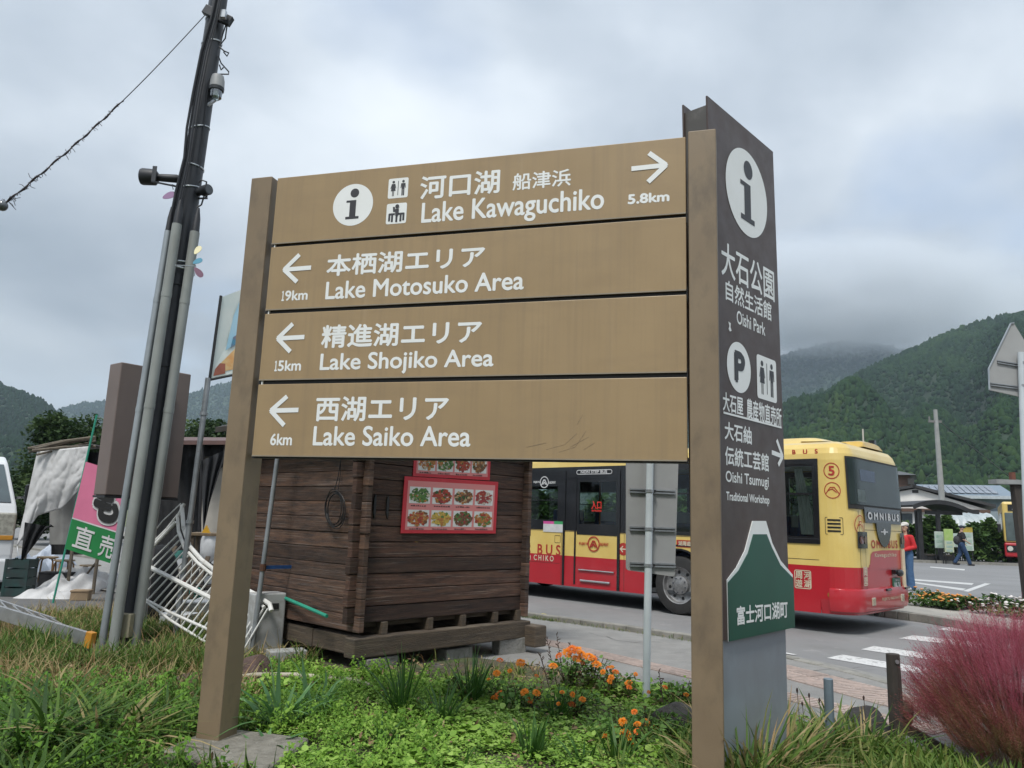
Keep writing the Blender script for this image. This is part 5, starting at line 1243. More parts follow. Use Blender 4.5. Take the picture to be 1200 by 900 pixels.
MB().ball((0, 0, .48), (.28, .2, .55), 16, 12).build('covered_bin', blackc, smooth=True, loc=p); tag(bpy.data.objects['covered_bin'], 'tall rounded black-covered bin just behind the conduits', 'bin')
# wooden work table with things on it
tb = at(246, 626, 11.6); tbz = tb.z; tb.z = 0; tt = thing('work_table', 'small weathered wooden work table behind the white barrier', 'table', tb, .2)
MB().box(-.24, .30, -.25, .25, tbz - .02, tbz + .02).build('tabletop', M('table_wood', (.20, .145, .09), .8, (.13, .095, .06), 6, stretch=(4, 1, 1)), tt, bevel=.004)
for x in (-.2, .24):
    for y in (-.2, .2): MB().box(x - .025, x + .025, y - .025, y + .025, 0, tbz - .02).build('leg', grey_wood, tt)
yb = MB().prism([(-.06, 0), (.06, 0), (0, .11)], -.02, .02).build('warning_marker', M('marker_yellow', (.6, .34, .02), .5), loc=(tb.x - .02, tb.y - .1, tbz + .021)); tag(yb, 'little yellow triangular marker on the work table', 'marker')
sc0 = at(250, 600, 14.8); sc0.z = 0; sct = thing('parked_scooter', 'white scooter front glimpsed between the net curtain and the lake sign post', 'scooter', sc0, R(70))
MB().ball((0, 0, .85), (.16, .2, .32), 12, 8).ball((0, 0, 1.12), (.12, .16, .12), 10, 8).build('fairing', M('scooter_white', (.6, .62, .64), .3, coat=.6), sct, smooth=True)
MB().ball((.1, 0, 1.15), (.05, .07, .05)).build('headlamp', M('flood_lens'), sct, smooth=True); MB().tube([(0, -.3, 1.25), (0, .3, 1.25)], .02, 6).build('handlebar', dark, sct)
MB().tube([(.05, 0, .3), (0, 0, .8)], .04, 6).build('fork', dark, sct); mb = MB(); mb.tube([(.08 + .22 * math.cos(a * .5236), 0, .25 + .22 * math.sin(a * .5236)) for a in range(13)], .05, 6); mb.build('wheel', rub, sct)

# toppled white tubular barrier ------------------------------------------------
wp = M('white_tube', (.72, .72, .70), .4, (.60, .60, .57), 8, bump=.05, dirt=[((.24, .2, .15), 12, .56, .72, .6)])
bb = gp(235, 745, 0); wbt = thing('tubular_barrier', 'toppled white tubular barrier leaning behind the left sign post', 'barrier', bb)
def Bp(x, y): # plane that rises away from the viewer
    f = (760 - y) / 170; return at(x, y, 8.75 + f * .75 - (x - 165) / 155 * .95) - bb
mb_list = [([(213, 592), (215, 618), (222, 640), (236, 656), (262, 676), (300, 697), (316, 708), (318, 716)], .024), ([(216, 590), (208, 606), (209, 622), (216, 642), (232, 660), (256, 679), (290, 699), (310, 712)], .019),
           ([(166, 660), (200, 677), (245, 700), (268, 713)], .026), ([(160, 697), (200, 718), (245, 738), (262, 746)], .016), ([(140, 672), (165, 700), (200, 727), (240, 752), (255, 757)], .014),
           ([(214, 596), (195, 620), (160, 655), (140, 675)], .014), ([(206, 612), (170, 650), (150, 668)], .022)]
for pts, r in mb_list: MB().tube([Bp(*q) for q in pts], r, 8).build('rail', wp, wbt, smooth=True)
tops = [(209, 626), (214, 638), (222, 650), (231, 659), (240, 667), (250, 674), (262, 682), (273, 689), (284, 696), (295, 702), (306, 709), (314, 713)]
tops = [t_ for a_, b_ in zip(tops[:-1], tops[1:]) for t_ in (a_, ((a_[0] + b_[0]) / 2, (a_[1] + b_[1]) / 2))] + [tops[-1]]
for k, (x, y) in enumerate(tops):
    k = k / 2
    x2 = x - 52 + k * 1.6; y2 = y + 52 + k * .6
    MB().tube([Bp(x, y), Bp(x2, y2)], .011, 6).build('bar', wp, wbt, smooth=True)
mb = MB().tube([at(212, 590, 9.0), at(190, 611, 8.9), at(168, 640, 8.85), at(152, 655, 8.8)], .007, 5); tag(mb.build('white_rope', wp), 'thin white rope from the barrier top to the leaning pole', 'rope')
for p_, l_ in ((((165, 763), (205, 757), (235, 750)), 'whitish pipe lying in the grass right of the leaning pole'), (((158, 770), (190, 766)), 'short whitish pipe end by the foot of the leaning pole')):
    tag(MB().tube([gp(x, y, .08) for x, y in p_], .017, 8).build('white_pipe', wp, smooth=True), l_, 'pipe')
# green cane and boxes at the kiosk wall
gc = MB().tube([at(332, 700, 8.3), at(383, 722, 7.6)], .018, 8); tag(gc.build('green_cane', M('banner_pole'), smooth=True), 'bright green plastic cane leaning at the foot of the kiosk side wall', 'cane')
ac = thing('outdoor_unit', 'whitish outdoor unit casing half sunk in weeds beside the kiosk', 'appliance', at(311, 722, 8.25) * 1.0, R(40)); ac.location.z = .0
acz = at(311, 694, 8.25).z
MB().box(-.18, .16, -.12, .10, 0, acz).build('casing', M('casing_white', (.42, .43, .43), .5, (.34, .35, .35), 5, dirt=[((.2, .19, .16), 7, .5, .7, .6)]), ac, bevel=.015)
MB().box(-.12, .08, -.126, -.119, acz - .16, acz - .10).build('grille', dark, ac)
sl = at(338, 738, 7.9); sl.z = 0.02; s_ = MB().box(-.18, .18, -.1, .1, 0, .16).build('foam_box', M('foam_white', (.40, .41, .40), .8, (.30, .31, .30), 6, bump=.2), bevel=.01, loc=sl, rot=(0, 0, .5)); tag(s_, 'dirty white foam box in the weeds left of the kiosk corner', 'box')
# yard clutter round the stall and the dark tent
shf = at(243, 640, 12.4); shf.z = 0; sf_ = thing('shelf_unit', 'low dark wooden shelf unit under the work table end', 'shelf', shf, R(10)); dkp = M('dark_plank', (.05, .04, .032), .9, (.03, .025, .02), 8, stretch=(4, 1, 1))
for z in (.05, .32, .60): MB().box(-.28, .34, -.16, .16, z, z + .03).build('shelf', dkp, sf_)
for x in (-.28, .31): MB().box(x, x + .03, -.158, .158, 0, .66).build('side', dkp, sf_)
cbd = M('cardboard', (.33, .24, .15), .9, (.27, .19, .12), 6); pw_ = M('plastic_pale', (.55, .57, .58), .6, (.46, .48, .5), 6, dirt=[((.3, .28, .24), 9, .55, .7, .5)])
def lbox(nm, label, x, y, Y, w_, d_, h, m, yaw=0.0, z=0.0, cat='box'):
    p = at(x, y, Y); p.z = z; t = thing(nm, label, cat, p, R(yaw)); MB().box(-w_ / 2, w_ / 2, -d_ / 2, d_ / 2, 0, h - .03).build('case', m, t, bevel=.008); MB().box(-w_ / 2 - .008, w_ / 2 + .008, -d_ / 2 - .008, d_ / 2 + .008, h - .03, h).build('lid', m, t, bevel=.006); return t
lbox('foam_box', 'white foam fish box behind the middle of the toppled barrier', 228, 672, 11.0, .5, .34, .26, pw_, 20); lbox('foam_box', 'white foam box right by the foot of the picture sign post', 214, 690, 10.2, .38, .28, .20, pw_, -15)
lbox('cardboard_box', 'brown cardboard box between the dark bin and the teal crate', 202, 668, 11.6, .42, .34, .30, cbd, 30); lbox('cardboard_box', 'small cardboard box on the asphalt under the banner', 96, 690, 12.9, .26, .22, .16, cbd, 12)
lbox('tool_case', 'dark tool case standing under the grey sheet of the stall', 70, 650, 14.2, .5, .25, .32, blackc, 5); lbox('foam_box', 'pale box stacked under the work table', 252, 655, 11.8, .34, .3, .22, pw_, 8)
for k, (x, y, x2, y2, l) in enumerate(((176, 700, 206, 640, 'leaning left behind the conduits'), (226, 700, 244, 652, 'leaning right in front of the shelf unit'), (88, 690, 128, 640, 'slanting behind the banner'))):
    a = gp(x, y, .02); b = at(x2, y2, a.y + .3); tag(MB().beam((0, 0, 0), b - a, .09, .02).build('loose_board', grey_wood, loc=a), 'grey weathered board ' + l, 'board', 'loose boards in the yard')
tag(heap('green_net', 'heap of teal green netting behind the barrier top', 'net', ((196, 655), (232, 650)), .5, .42, M('net_teal', (.015, .12, .095), .8, (.01, .07, .06), 40, bump=.6), 12, 30, 16), None)
heap('white_sack', 'half empty white sack slumped under the barrier rails', 'sack', ((172, 705), (212, 700)), .5, .26, tarp, 15, 30, 16)
tag(MB().tube([gp(20, 640, .5) - Vector((0, 0, 0)), gp(24, 668, .3), gp(30, 690, .02), gp(46, 699, .015), gp(62, 697, .015)], .008, 5).build('cord', wp), 'thin white cord trailing from the van corner over the asphalt', 'cord')
# aluminium ladder lying at the left
alu = M('aluminium', (.42, .43, .44), .38, (.32, .33, .34), 9, metal=.6, dirt=[((.2, .19, .17), 10, .55, .7, .5)]); orc = M('orange_cap', (.58, .26, .03), .5)
l0 = at(-40, 706, 8.9); l1 = at(106, 750, 8.15); l2 = at(-40, 693, 9.7); l3 = at(36, 732, 8.9)
l4 = at(64, 728, 9.2)
ld = thing('ladder', 'aluminium stepladder with orange feet lying in the grass at the frame edge', 'ladder', l1 - Vector((0, 0, l1.z)))
lo_ = ld.location.copy()
MB().beam(l0 - lo_, l1 - lo_, .035, .14).build('rail', alu, ld, bevel=.004); MB().beam(l2 - lo_, l4 - lo_, .03, .07).build('rail', alu, ld, bevel=.004); MB().beam(at(-40, 712, 8.5) - lo_, l3 - lo_, .03, .045).build('rail', alu, ld, bevel=.004)
for k in range(7): f = .12 + k * .14; MB().beam(l0.lerp(l1, f) - lo_, l2.lerp(l4, f) - lo_, .02, .045).build('rung', alu, ld)
d_ = (l1 - l0).normalized(); MB().beam(l1 - d_ * .05 - lo_, l1 + d_ * .04 - lo_, .065, .16).build('foot', orc, ld, bevel=.008); d_ = (l3 - l0).normalized(); MB().beam(l3 - d_ * .05 - lo_, l3 + d_ * .03 - lo_, .05, .12).build('foot', orc, ld, bevel=.008)
# white van at the left edge
vb = gp(8, 693); vn = thing('white_van', 'white van parked nose forward at the left edge of the yard', 'van', vb, R(37))
vw = M('van_white', (.66, .68, .70), .25, (.62, .64, .66), 2, coat=.6, dirt=[((.5, .5, .48), 4, .6, .8, .3)])
prof = [(0, .30), (-.04, .62), (0, 1.30), (.08, 1.46), (.62, 2.24), (.85, 2.34), (4.2, 2.36), (4.25, .30)]; vv = []; n = len(prof)
def vinset(z): return .0 if z < 1.4 else (z - 1.4) * .26
for s in (0, 1):
    for y, z in prof: i_ = vinset(z); vv.append(((0 - i_) if s else (-1.72 + i_), y, z))
mb = MB().add(vv, [tuple(range(n)), tuple(range(2 * n - 1, n - 1, -1))] + [(i, (i + 1) % n, n + (i + 1) % n, n + i)[::-1] for i in range(n)]); mb.build('body', vw, vn, bevel=.04)
vg = M('van_glass', (.06, .09, .10), .06, (.04, .06, .07), 2, coat=1)
MB().add([(-1.60, .10, 1.52), (-.12, .10, 1.52), (-.28, .545, 2.19), (-1.44, .545, 2.19)], [(0, 1, 2, 3)]).build('windscreen', vg, vn, solid=.02)
MB().add([(.006 - vinset(1.5), .30, 1.5), (.006 - vinset(1.5), 1.3, 1.5), (.006 - vinset(2.15), 1.3, 2.15), (.006 - vinset(2.15), .75, 2.15)], [(0, 1, 2, 3)]).build('side_window', vg, vn, solid=.01)
MB().box(-.32, -.012, -.05, .02, .86, 1.34).build('headlight', M('headlight_glass', (.45, .44, .38), .12, (.28, .27, .24), 16, coat=1), vn, bevel=.03); MB().box(-.30, -.03, -.056, .02, .87, .95).build('indicator', orc, vn, bevel=.01)
MB().box(-1.70, -.01, -.09, .06, .16, .55).build('bumper', vw, vn, bevel=.04)
MB().box(.02, .32, -.42, -.32, 1.52, 1.84).build('door_mirror', blk_, vn, bevel=.03); MB().beam((-.08, .35, 1.6), (.14, -.34, 1.62), .04, .04).build('mirror_arm', blk_, vn)
for y in (.75, 3.3): MB().tube([(-.22, y, .32), (.01, y, .32)], .32, 24).build('wheel', rub, vn, smooth=True)
# dark sign corner far left
tag(MB().box(-.25, .0, -.04, .04, 0, .5).build('hanging_shade', dark, loc=at(3, 455, 12), rot=(0, .1, 0)), 'dark edge of a roof fitting poking in at the far left', 'fitting')
bpy.data.objects.remove(bpy.data.objects['hanging_shade'])

# ------------------------------------------------------------------ small things in the garden
def rock(nm, label, px_, py_, sx, sy, sz, m, seed, z=.0, cat='rock', grp=None):
    r_ = random.Random(seed); mb = MB().ball((0, 0, 0), 1, 22, 14); ph_ = [r_.uniform(0, 6.3) for _ in range(9)]; vs_ = []
    pl = [Vector((r_.gauss(0, 1), r_.gauss(0, 1), r_.gauss(0, .7))).normalized() for _ in range(9)]
    for v in mb.v:
        p = Vector(v); k = 1 + .10 * math.sin(p.x * 4 + ph_[0]) * math.sin(p.y * 5 + ph_[1]) + .07 * math.sin(p.z * 9 + p.x * 7 + ph_[2]); p *= k
        for q in pl:
            d_ = p.dot(q)
            if d_ > .74: p -= q * (d_ - .74) * .9
        vs_.append((p.x * sx, p.y * sy, p.z * sz))
    mb.v = vs_; g = gp(px_, py_); o = mb.build(nm, m, smooth=True, loc=(g.x, g.y, z + sz * .35), rot=(0, 0, r_.uniform(0, 3))); return tag(o, label, cat, grp)
rk = M('garden_rock', (.14, .125, .11), .95, (.085, .078, .07), 5, bump=1.0, bscale=22, nr=.7, dirt=[((.05, .055, .035), 7, .5, .65, .6), ((.24, .22, .2), 30, .6, .7, .4)])
rk2 = M('reddish_rock', (.12, .075, .062), .95, (.07, .048, .042), 5, bump=1.0, bscale=22, nr=.7, dirt=[((.04, .045, .03), 7, .5, .65, .6)])
rkd = M('black_rock', (.045, .042, .042), .9, (.022, .021, .021), 4, bump=1.0, bscale=14, nr=.7)
rock('garden_rock', 'reddish rock half buried just left of the left sign post', 222, 812, .26, .16, .13, rk2, 1); rock('garden_rock', 'reddish rock beside the iris clump right of the left sign post', 296, 806, .24, .2, .2, rk2, 2)
rock('garden_rock', 'flat pale rock lying under the beige pipes', 405, 801, .20, .12, .075, rk, 3); rock('garden_rock', 'small pale stone under the middle of the kiosk', 512, 790, .10, .08, .07, rk, 4)
rock('garden_rock', 'grey boulder at the foot of the right sign post', 800, 872, .25, .20, .20, rk, 6, .03); rock('garden_rock', 'black jagged rock behind the wooden bollard', 1012, 872, .27, .24, .19, rkd, 7)
rock('garden_rock', 'brown stone low among the clover beside the left post', 352, 812, .13, .1, .08, rk2, 9)
bei = M('beige_pipe', (.42, .38, .29), .5, (.34, .31, .24), 4, dirt=[((.2, .18, .13), 8, .55, .75, .5)])
hp = thing('water_pipes', 'pair of beige water pipes curving into the bed below the kiosk', 'pipe', gp(380, 790))
ho = hp.location.copy()
def hose(pts, r, nm='pipe'): return MB().tube([gp(x, y, z) - ho for x, y, z in pts], r, 10).build(nm, bei, hp, smooth=True)
hose([(262, 796, .14), (300, 791, .14), (345, 791, .15), (380, 794, .16), (412, 797, .16), (432, 803, .15), (446, 810, .09), (452, 816, -.0)], .022); hose([(262, 804, .11), (310, 801, .10), (360, 803, .10), (400, 803, .10), (430, 805, .10)], .018)
tag(MB().tube([gp(150, 796, .08), gp(185, 792, .08), gp(232, 791, .08)], .02, 8).build('beige_pipe', bei, smooth=True), 'single beige pipe running through the grass left of the sign post', 'pipe')
# posts at the right
bo_ = gp(1053, 886, 0.0)
wbl = thing('wooden_bollard', 'weathered dark wooden bollard with a short raking brace and a chipped knob', 'bollard', bo_, .1)
bz = at(1046, 766, bo_.y).z; dkw = M('bollard_wood', (.060, .050, .042), .9, (.035, .03, .027), 5, bump=.9, bscale=20, stretch=(1, 1, .22), nr=.7, dirt=[((.13, .11, .09), 8, .55, .7, .5, (1, 1, .2))])
w0_ = .048
tp = at(1046, 766, bo_.y) - bo_
MB().tube([(0, 0, -.05), (tp.x * .5, 0, bz * .5), (tp.x, 0, bz)], [.052, .049, .046], 8).build('post', dkw, wbl, bevel=.004)
MB().tube([(tp.x * .9, -.045, bz * .93), (tp.x * .9, -.053, bz * .93)], .014, 8).build('bolt', band, wbl)
mb = MB().ball((0, 0, 0), (.04, .05, .085), 9, 7); mb.v = [(x * (1 + .2 * math.sin(z * 60)), y, z) for x, y, z in mb.v]; mb.build('wood_knob', grey_wood, wbl, loc=(.065, -.02, bz * .42))
MB().beam((.03, 0, .20), (.42, -.20, -.03), .06, .07).build('brace', dkw, wbl, bevel=.006)
sp = gp(974, 893); spz = at(972, 795, sp.y).z
stp = MB().tube([(0, 0, -.05), (0, 0, spz - .004), (0, 0, spz)], [.031, .031, .027], 14).build('steel_stake', M('stake_grey', (.17, .22, .26), .45, (.14, .18, .21), 4, metal=.2), smooth=True, loc=(sp.x, sp.y, 0)); tag(stp, 'thin blue grey steel stake standing in the grass left of the wooden bollard', 'post')
# road sign seen from behind, on its white pole
sp_ = gp(757, 829, .05); Yr = sp_.y
whp2 = M('white_pole', (.58, .63, .66), .35, (.50, .55, .58), 4, dirt=[((.4, .42, .42), 6, .55, .75, .4, (1, 1, .3))])
rs = thing('road_sign', 'grey back of a tall rectangular road sign on a white pole before the bus door', 'road sign', sp_, R(8))
tpz = at(762, 520, Yr) - sp_
rot_ = Matrix.Rotation(-R(8), 3, 'Z')
tl_ = rot_ @ tpz
MB().tube([(0, 0, -.05), tl_ * .5, tl_ * 1.15], .031, 16).build('pole', whp2, rs, smooth=True)
RF_ = Face((sp_.x, sp_.y + .06, 0), R(8)); 
def rp2(x, y): q = RF_.px(x, y); return (q[0], q[1] - sp_.z)
c4 = [rp2(735, 668), rp2(792, 676), rp2(797, 515), rp2(735, 513)]
gb = M('sign_back', (.34, .345, .345), .5, (.30, .305, .305), 3, metal=.0, bump=.04, dirt=[((.30, .31, .31), 5, .55, .75, .4, (1, 1, .5)), ((.10, .10, .10), 16, .66, .72, .5)])
def chamf(c, r=.02):
    out = []
    for i in range(4):
        p = Vector(c[i]); a = (Vector(c[i - 1]) - p).normalized() * r; b = (Vector(c[(i + 1) % 4]) - p).normalized() * r; out += [tuple(p + a), tuple(p + (a + b) * .3), tuple(p + b)]
    return out
MB().prism(chamf(c4), .06, .075).build('sign_plate', gb, rs)
for py_ in (575, 619, 661):
    a = rp2(739, py_ - 1); b = rp2(792, py_ + 3); o = MB().box(a[0], b[0], .040, .06, (a[1] + b[1]) / 2 - .018, (a[1] + b[1]) / 2 - .006).box(a[0], b[0], .040, .06, (a[1] + b[1]) / 2 + .006, (a[1] + b[1]) / 2 + .018).build('bracket', galv, rs)
    zz = (a[1] + b[1]) / 2; pc = tl_ * (zz / tl_.z); MB().tube([pc + Vector((0, 0, -.012)), pc + Vector((0, 0, .012))], .037, 14).build('clamp', galv, rs); MB().tube([pc + Vector((.05, .0, 0)), pc + Vector((.05, .05, 0))], .012, 6).build('bolt', dark, rs)
# second road sign at the right edge
s2 = gp(1213, 800); Y2 = s2.y; r2 = thing('road_sign', 'grey back of a pointed road sign on a white pole at the right edge', 'road sign', s2, R(-10))
def r2p(x, y, d=0.0): r = Face((s2.x, s2.y + d, 0), R(-10)).px(x, y); return r
MB().tube([(0, 0, 0), (r2p(1203, 600)[0], 0, r2p(1203, 600)[1]), (r2p(1196.5, 413)[0], 0, r2p(1196.5, 413)[1])], .036, 16).build('pole', whp2, r2, smooth=True)
pp6 = [r2p(*q) for q in ((1162, 456), (1161, 431), (1187, 377.5), (1191, 377), (1225, 432), (1225, 470))]
MB().prism(pp6[::-1], .06, .075).build('sign_plate', gb, r2, bevel=.003); 
mb = MB()
for i in range(3): p, q = pp6[i], pp6[i + 1]; mb.beam((p[0], .055, p[1]), (q[0], .055, q[1]), .012, .02, (0, 1, 0))
mb.build('plate_rim', band, r2)
for y0_, x0_ in ((421.5, 1171), (448, 1163)):
    a = r2p(x0_, y0_); b = r2p(1195, y0_ + 4); MB().beam((a[0], .05, a[1]), (b[0], .05, b[1]), .02, .012).beam((a[0], .05, a[1] - .025), (b[0], .05, b[1] - .025), .02, .012).build('bracket', galv, r2); c_ = r2p(1199, y0_ + 4); MB().tube([(c_[0], 0, c_[1] - .014), (c_[0], 0, c_[1] + .014)], .042, 14).build('clamp', galv, r2)

# ------------------------------------------------------------------ wooded mountains
def vnoise(x, y, s=0):
    return (math.sin(x * 1.0 + 1.7 * math.sin(y * .8 + s)) + math.sin(y * 1.3 + 1.1 * math.sin(x * 1.2 + s * 2)) + .5 * math.sin(x * 2.7 + y * 2.1 + s) + .5 * math.sin(x * 3.3 - y * 2.9 + 2 * s)) / 3
def crown_t(seed, cone=0.0, n=6, m=4):
    r_ = random.Random(seed); mb = MB().ball((0, 0, 0), (.5, .5, .5), n, m); v = []
    for x, y, z in mb.v:
        k = r_.uniform(.75, 1.25); z2 = z * (1.0 + cone * 1.2); q = (1 - cone * max(0, z + .2)); v.append((x * k * q, y * k * q, z2 * r_.uniform(.85, 1.15)))
    return v, mb.f
CROWNS = [crown_t(i) for i in range(6)] + [crown_t(20 + i, .8) for i in range(4)]
forest = M('forest_canopy', rough=1, spec=.1, attr=[(0, (.006, .018, .010)), (.35, (.012, .031, .015)), (.6, (.021, .047, .019)), (.85, (.038, .070, .022)), (1, (.060, .095, .028))])
slope_m = M('slope_floor', (.022, .045, .02), 1, (.012, .026, .012), .02)
def mountain(sky_px, D, foot, ncr, size, seed, rough=.05, foot_py=None, tone=(0, 1), name='mountain', conif=.3):
    xs = [p[0] for p in sky_px]; ys = [p[1] for p in sky_px]
    def surf(u, v):
        x = xs[0] + (xs[-1] - xs[0]) * u; y = float(np.interp(x, xs, ys))
        top = at(x, y, D); r = ray(x, 600); hz = Vector((r.x, r.y, 0)) / r.y
        Y = foot + (D - foot) * v + D * .05 * (1 - v) * vnoise(u * 11 + seed, v * 3, seed)
        prof = v ** 1.05
        if v > 1: Y = D + (v - 1) * D * .8; z = top.z * (1 - (v - 1) * 2.5)
        else: z = top.z * prof + top.z * rough * vnoise(u * 14 + v * 4 + seed, v * 5, seed) * math.sin(math.pi * v) * 1.6
        return Vector((hz.x * Y, Y, z))
    o = struct(name, MB().grid(lambda u, v: tuple(surf(u, v * 1.15)), 90, 46), slope_m, smooth=2)
    P = []; S = []; Rn = []; r_ = np.random.default_rng(seed)
    for k in range(ncr):
        u = r_.random(); v = r_.random() ** .9 * 1.01; p = surf(u, v); s = size * (.4 + .9 * r_.random() ** 1.6) * (.45 + .55 * p.y / D); P.append((p.x, p.y, p.z + s * .25)); S.append((s, s, s * (.7 + .45 * r_.random())))
        t = .42 + .26 * vnoise(u * 9 + seed, v * 6, 3 + seed) + .16 * vnoise(u * 31 + seed, v * 17, seed) + .34 * (r_.random() - .5) + .16 * (.5 - v)
        Rn.append(min(1, max(0, tone[0] + (tone[1] - tone[0]) * t)))
    scatter('mountain_forest', CROWNS, P, r_.random(ncr) * 6.28, np.zeros(ncr), S, forest, Rn, kind='stuff', smooth=True)
mountain([(760, 560), (880, 505), (919, 480), (977, 458), (1023, 438), (1053, 422), (1104, 401), (1130, 390), (1156, 381), (1199, 371), (1290, 356), (1420, 372)], 900, 230, 36000, 5.2, 3, rough=.12, tone=(.05, 1.05))
mountain([(640, 470), (760, 430), (860, 420), (915, 418), (943, 411), (990, 400), (1043, 405), (1120, 425), (1200, 440)], 2100, 1000, 15000, 9.5, 5, rough=.06, tone=(0, .6))
mountain([(-240, 430), (-100, 440), (-20, 452), (0, 457), (20, 465), (44, 479), (70, 498), (110, 535), (160, 570)], 1000, 420, 12000, 5.2, 8, rough=.08, tone=(0, .55))
mountain([(20, 500), (44, 484), (70, 474), (100, 470), (150, 474), (190, 470), (222, 456), (245, 449), (272, 443), (310, 440), (360, 455), (420, 490), (470, 540)], 2400, 1200, 14000, 9.5, 9, rough=.06, tone=(0, .6))

# ------------------------------------------------------------------ trees
bark = M('bark', (.09, .07, .05), .9, (.05, .04, .03), 6, bump=.8, bscale=14, stretch=(1, 1, .3))
def leafmat(name, stops, tr=.25): return M(name, rough=.65, spec=.3, attr=stops, trans=tr)
lf_dark = leafmat('leaves_dark', [(0, (.018, .040, .014)), (.5, (.040, .075, .024)), (1, (.085, .13, .035))])
lf_mid = leafmat('leaves_mid', [(0, (.030, .065, .015)), (.5, (.060, .12, .028)), (1, (.12, .19, .05))])
def tree(name, label, base, h, wd, nclump, nleaf, ls, mat, seed, cat='tree', group=None, trunk=.14, low=.15):
    r_ = np.random.default_rng(seed); t = thing(name, label, cat, base, 0, group)
    rd = random.Random(seed); mb = MB(); cl = []
    for k in range(nclump):
        a = rd.uniform(0, 6.283); z = rd.uniform(low, .92); rad = wd / 2 * (1 - abs(2 * (z - low) / (1 - low) - .85) ** 2.2 * .55) * rd.uniform(.35, .85)
        cl.append(Vector((rad * math.cos(a), rad * math.sin(a), z * h)))
    mb.tube([(0, 0, 0), (.03 * h, 0, h * .3), (.0, .02 * h, h * .62), (0, 0, h * .85)], [trunk, trunk * .8, trunk * .5, trunk * .15], 8)
    for c in cl[::2]: s = Vector((0, 0, c.z * .55)); mb.tube([s, s.lerp(c, .5) + Vector((0, 0, .05 * h)), c], [trunk * .35, trunk * .22, trunk * .08], 5)
    mb.build('trunk', bark, t, smooth=True)
    P = []; Rn = []
    for k in range(nleaf):
        c = cl[int(r_.integers(0, nclump))]; d = r_.normal(size=3); d /= np.linalg.norm(d); rr = wd * .17 * (.55 + .6 * r_.random()); P.append((c.x + d[0] * rr, c.y + d[1] * rr, c.z + d[2] * rr * .75))
        Rn.append(min(1, max(0, .42 + .25 * math.sin(c.x * 7 + c.z * 5) + .3 * (r_.random() - .5) + .10 * d[2])))
    scatter('crown', LEAVES, P, r_.random(nleaf) * 6.28, r_.normal(size=nleaf) * .7, ls * (.6 + .8 * r_.random(nleaf)), mat, Rn, parent=t)
    return t
def bush(name, label, base, h, wx, wy, nleaf, ls, mat, seed, cat='hedge', group=None, kind=None):
    r_ = np.random.default_rng(seed); t = thing(name, label, cat, base, 0, group)
    P = []; Rn = []
    ph = [r_.random() * 6 for _ in range(4)]
    for k in range(nleaf):
        x = (r_.random() - .5) * wx; hh = h * (.8 + .16 * math.sin(x * 2.1 + ph[0]) + .10 * math.sin(x * 5.3 + ph[1])); a = r_.random() ** .5 * 1.571
        z = hh * math.sin(a); y = -wy * .5 * math.cos(a) * (.75 + .4 * r_.random()) + .12 * math.sin(x * 7 + z * 5); P.append((x, y * (1 if r_.random() < .75 else -1), max(.04, z * (.85 + .2 * r_.random())))); Rn.append(min(1, max(0, .45 + .28 * math.sin(x * 4 + z * 3 + ph[2]) + .35 * (r_.random() - .5))))
    scatter('foliage', LEAVES, P, r_.random(nleaf) * 6.28, r_.normal(size=nleaf) * .8, ls * (.6 + .8 * r_.random(nleaf)), mat, Rn, parent=t)
    mb = MB()
    for k in range(max(4, int(wx * 2))): x = (k + .5) / max(4, int(wx * 2)) * wx - wx / 2; mb.tube([(x, 0, 0), (x + .05, 0, h * .7)], .02, 5)
    mb.build('stem', bark, t); return t
def gY(px, Y, z=0): p = at(px, 600, Y); p.z = z; return p
tree('round_tree', 'dense round dark green tree behind the white tarpaulin stall', gY(70, 30), 5.15, 3.5, 60, 17000, .13, lf_dark, 1)
tree('round_tree', 'bushy green tree seen between the brown box sign and the picture sign', gY(235, 36), 5.9, 3.8, 50, 11000, .16, lf_dark, 2)
tree('round_tree', 'low dark green tree peeking between the white van and the round tree', gY(38, 34), 3.2, 2.8, 36, 7000, .14, lf_dark, 3)
tree('round_tree', 'dark tree top showing just above the bus roof beside the pylon', gY(925, 70), 9.2, 6.5, 36, 5200, .5, lf_dark, 4)

# ------------------------------------------------------------------ buildings past the bus lot
LZ = .10
wallw = M('plaster_white', (.78, .77, .74), .85, (.70, .69, .66), 1.0, dirt=[((.3, .29, .26), .7, .55, .8, .4)])
gut = M('dark_trim', (.03, .03, .032), .6, (.045, .045, .045), 5)
tile_ = M('roof_tiles', (.10, .105, .11), .6, (.07, .075, .08), 4, bump=.4, bscale=8, stretch=(1, 6, 1))
Yg = 62.0
def frame_at(px, Y, yaw=0.0): p = at(px, 600, Y); p.z = 0; return Face(p, yaw)
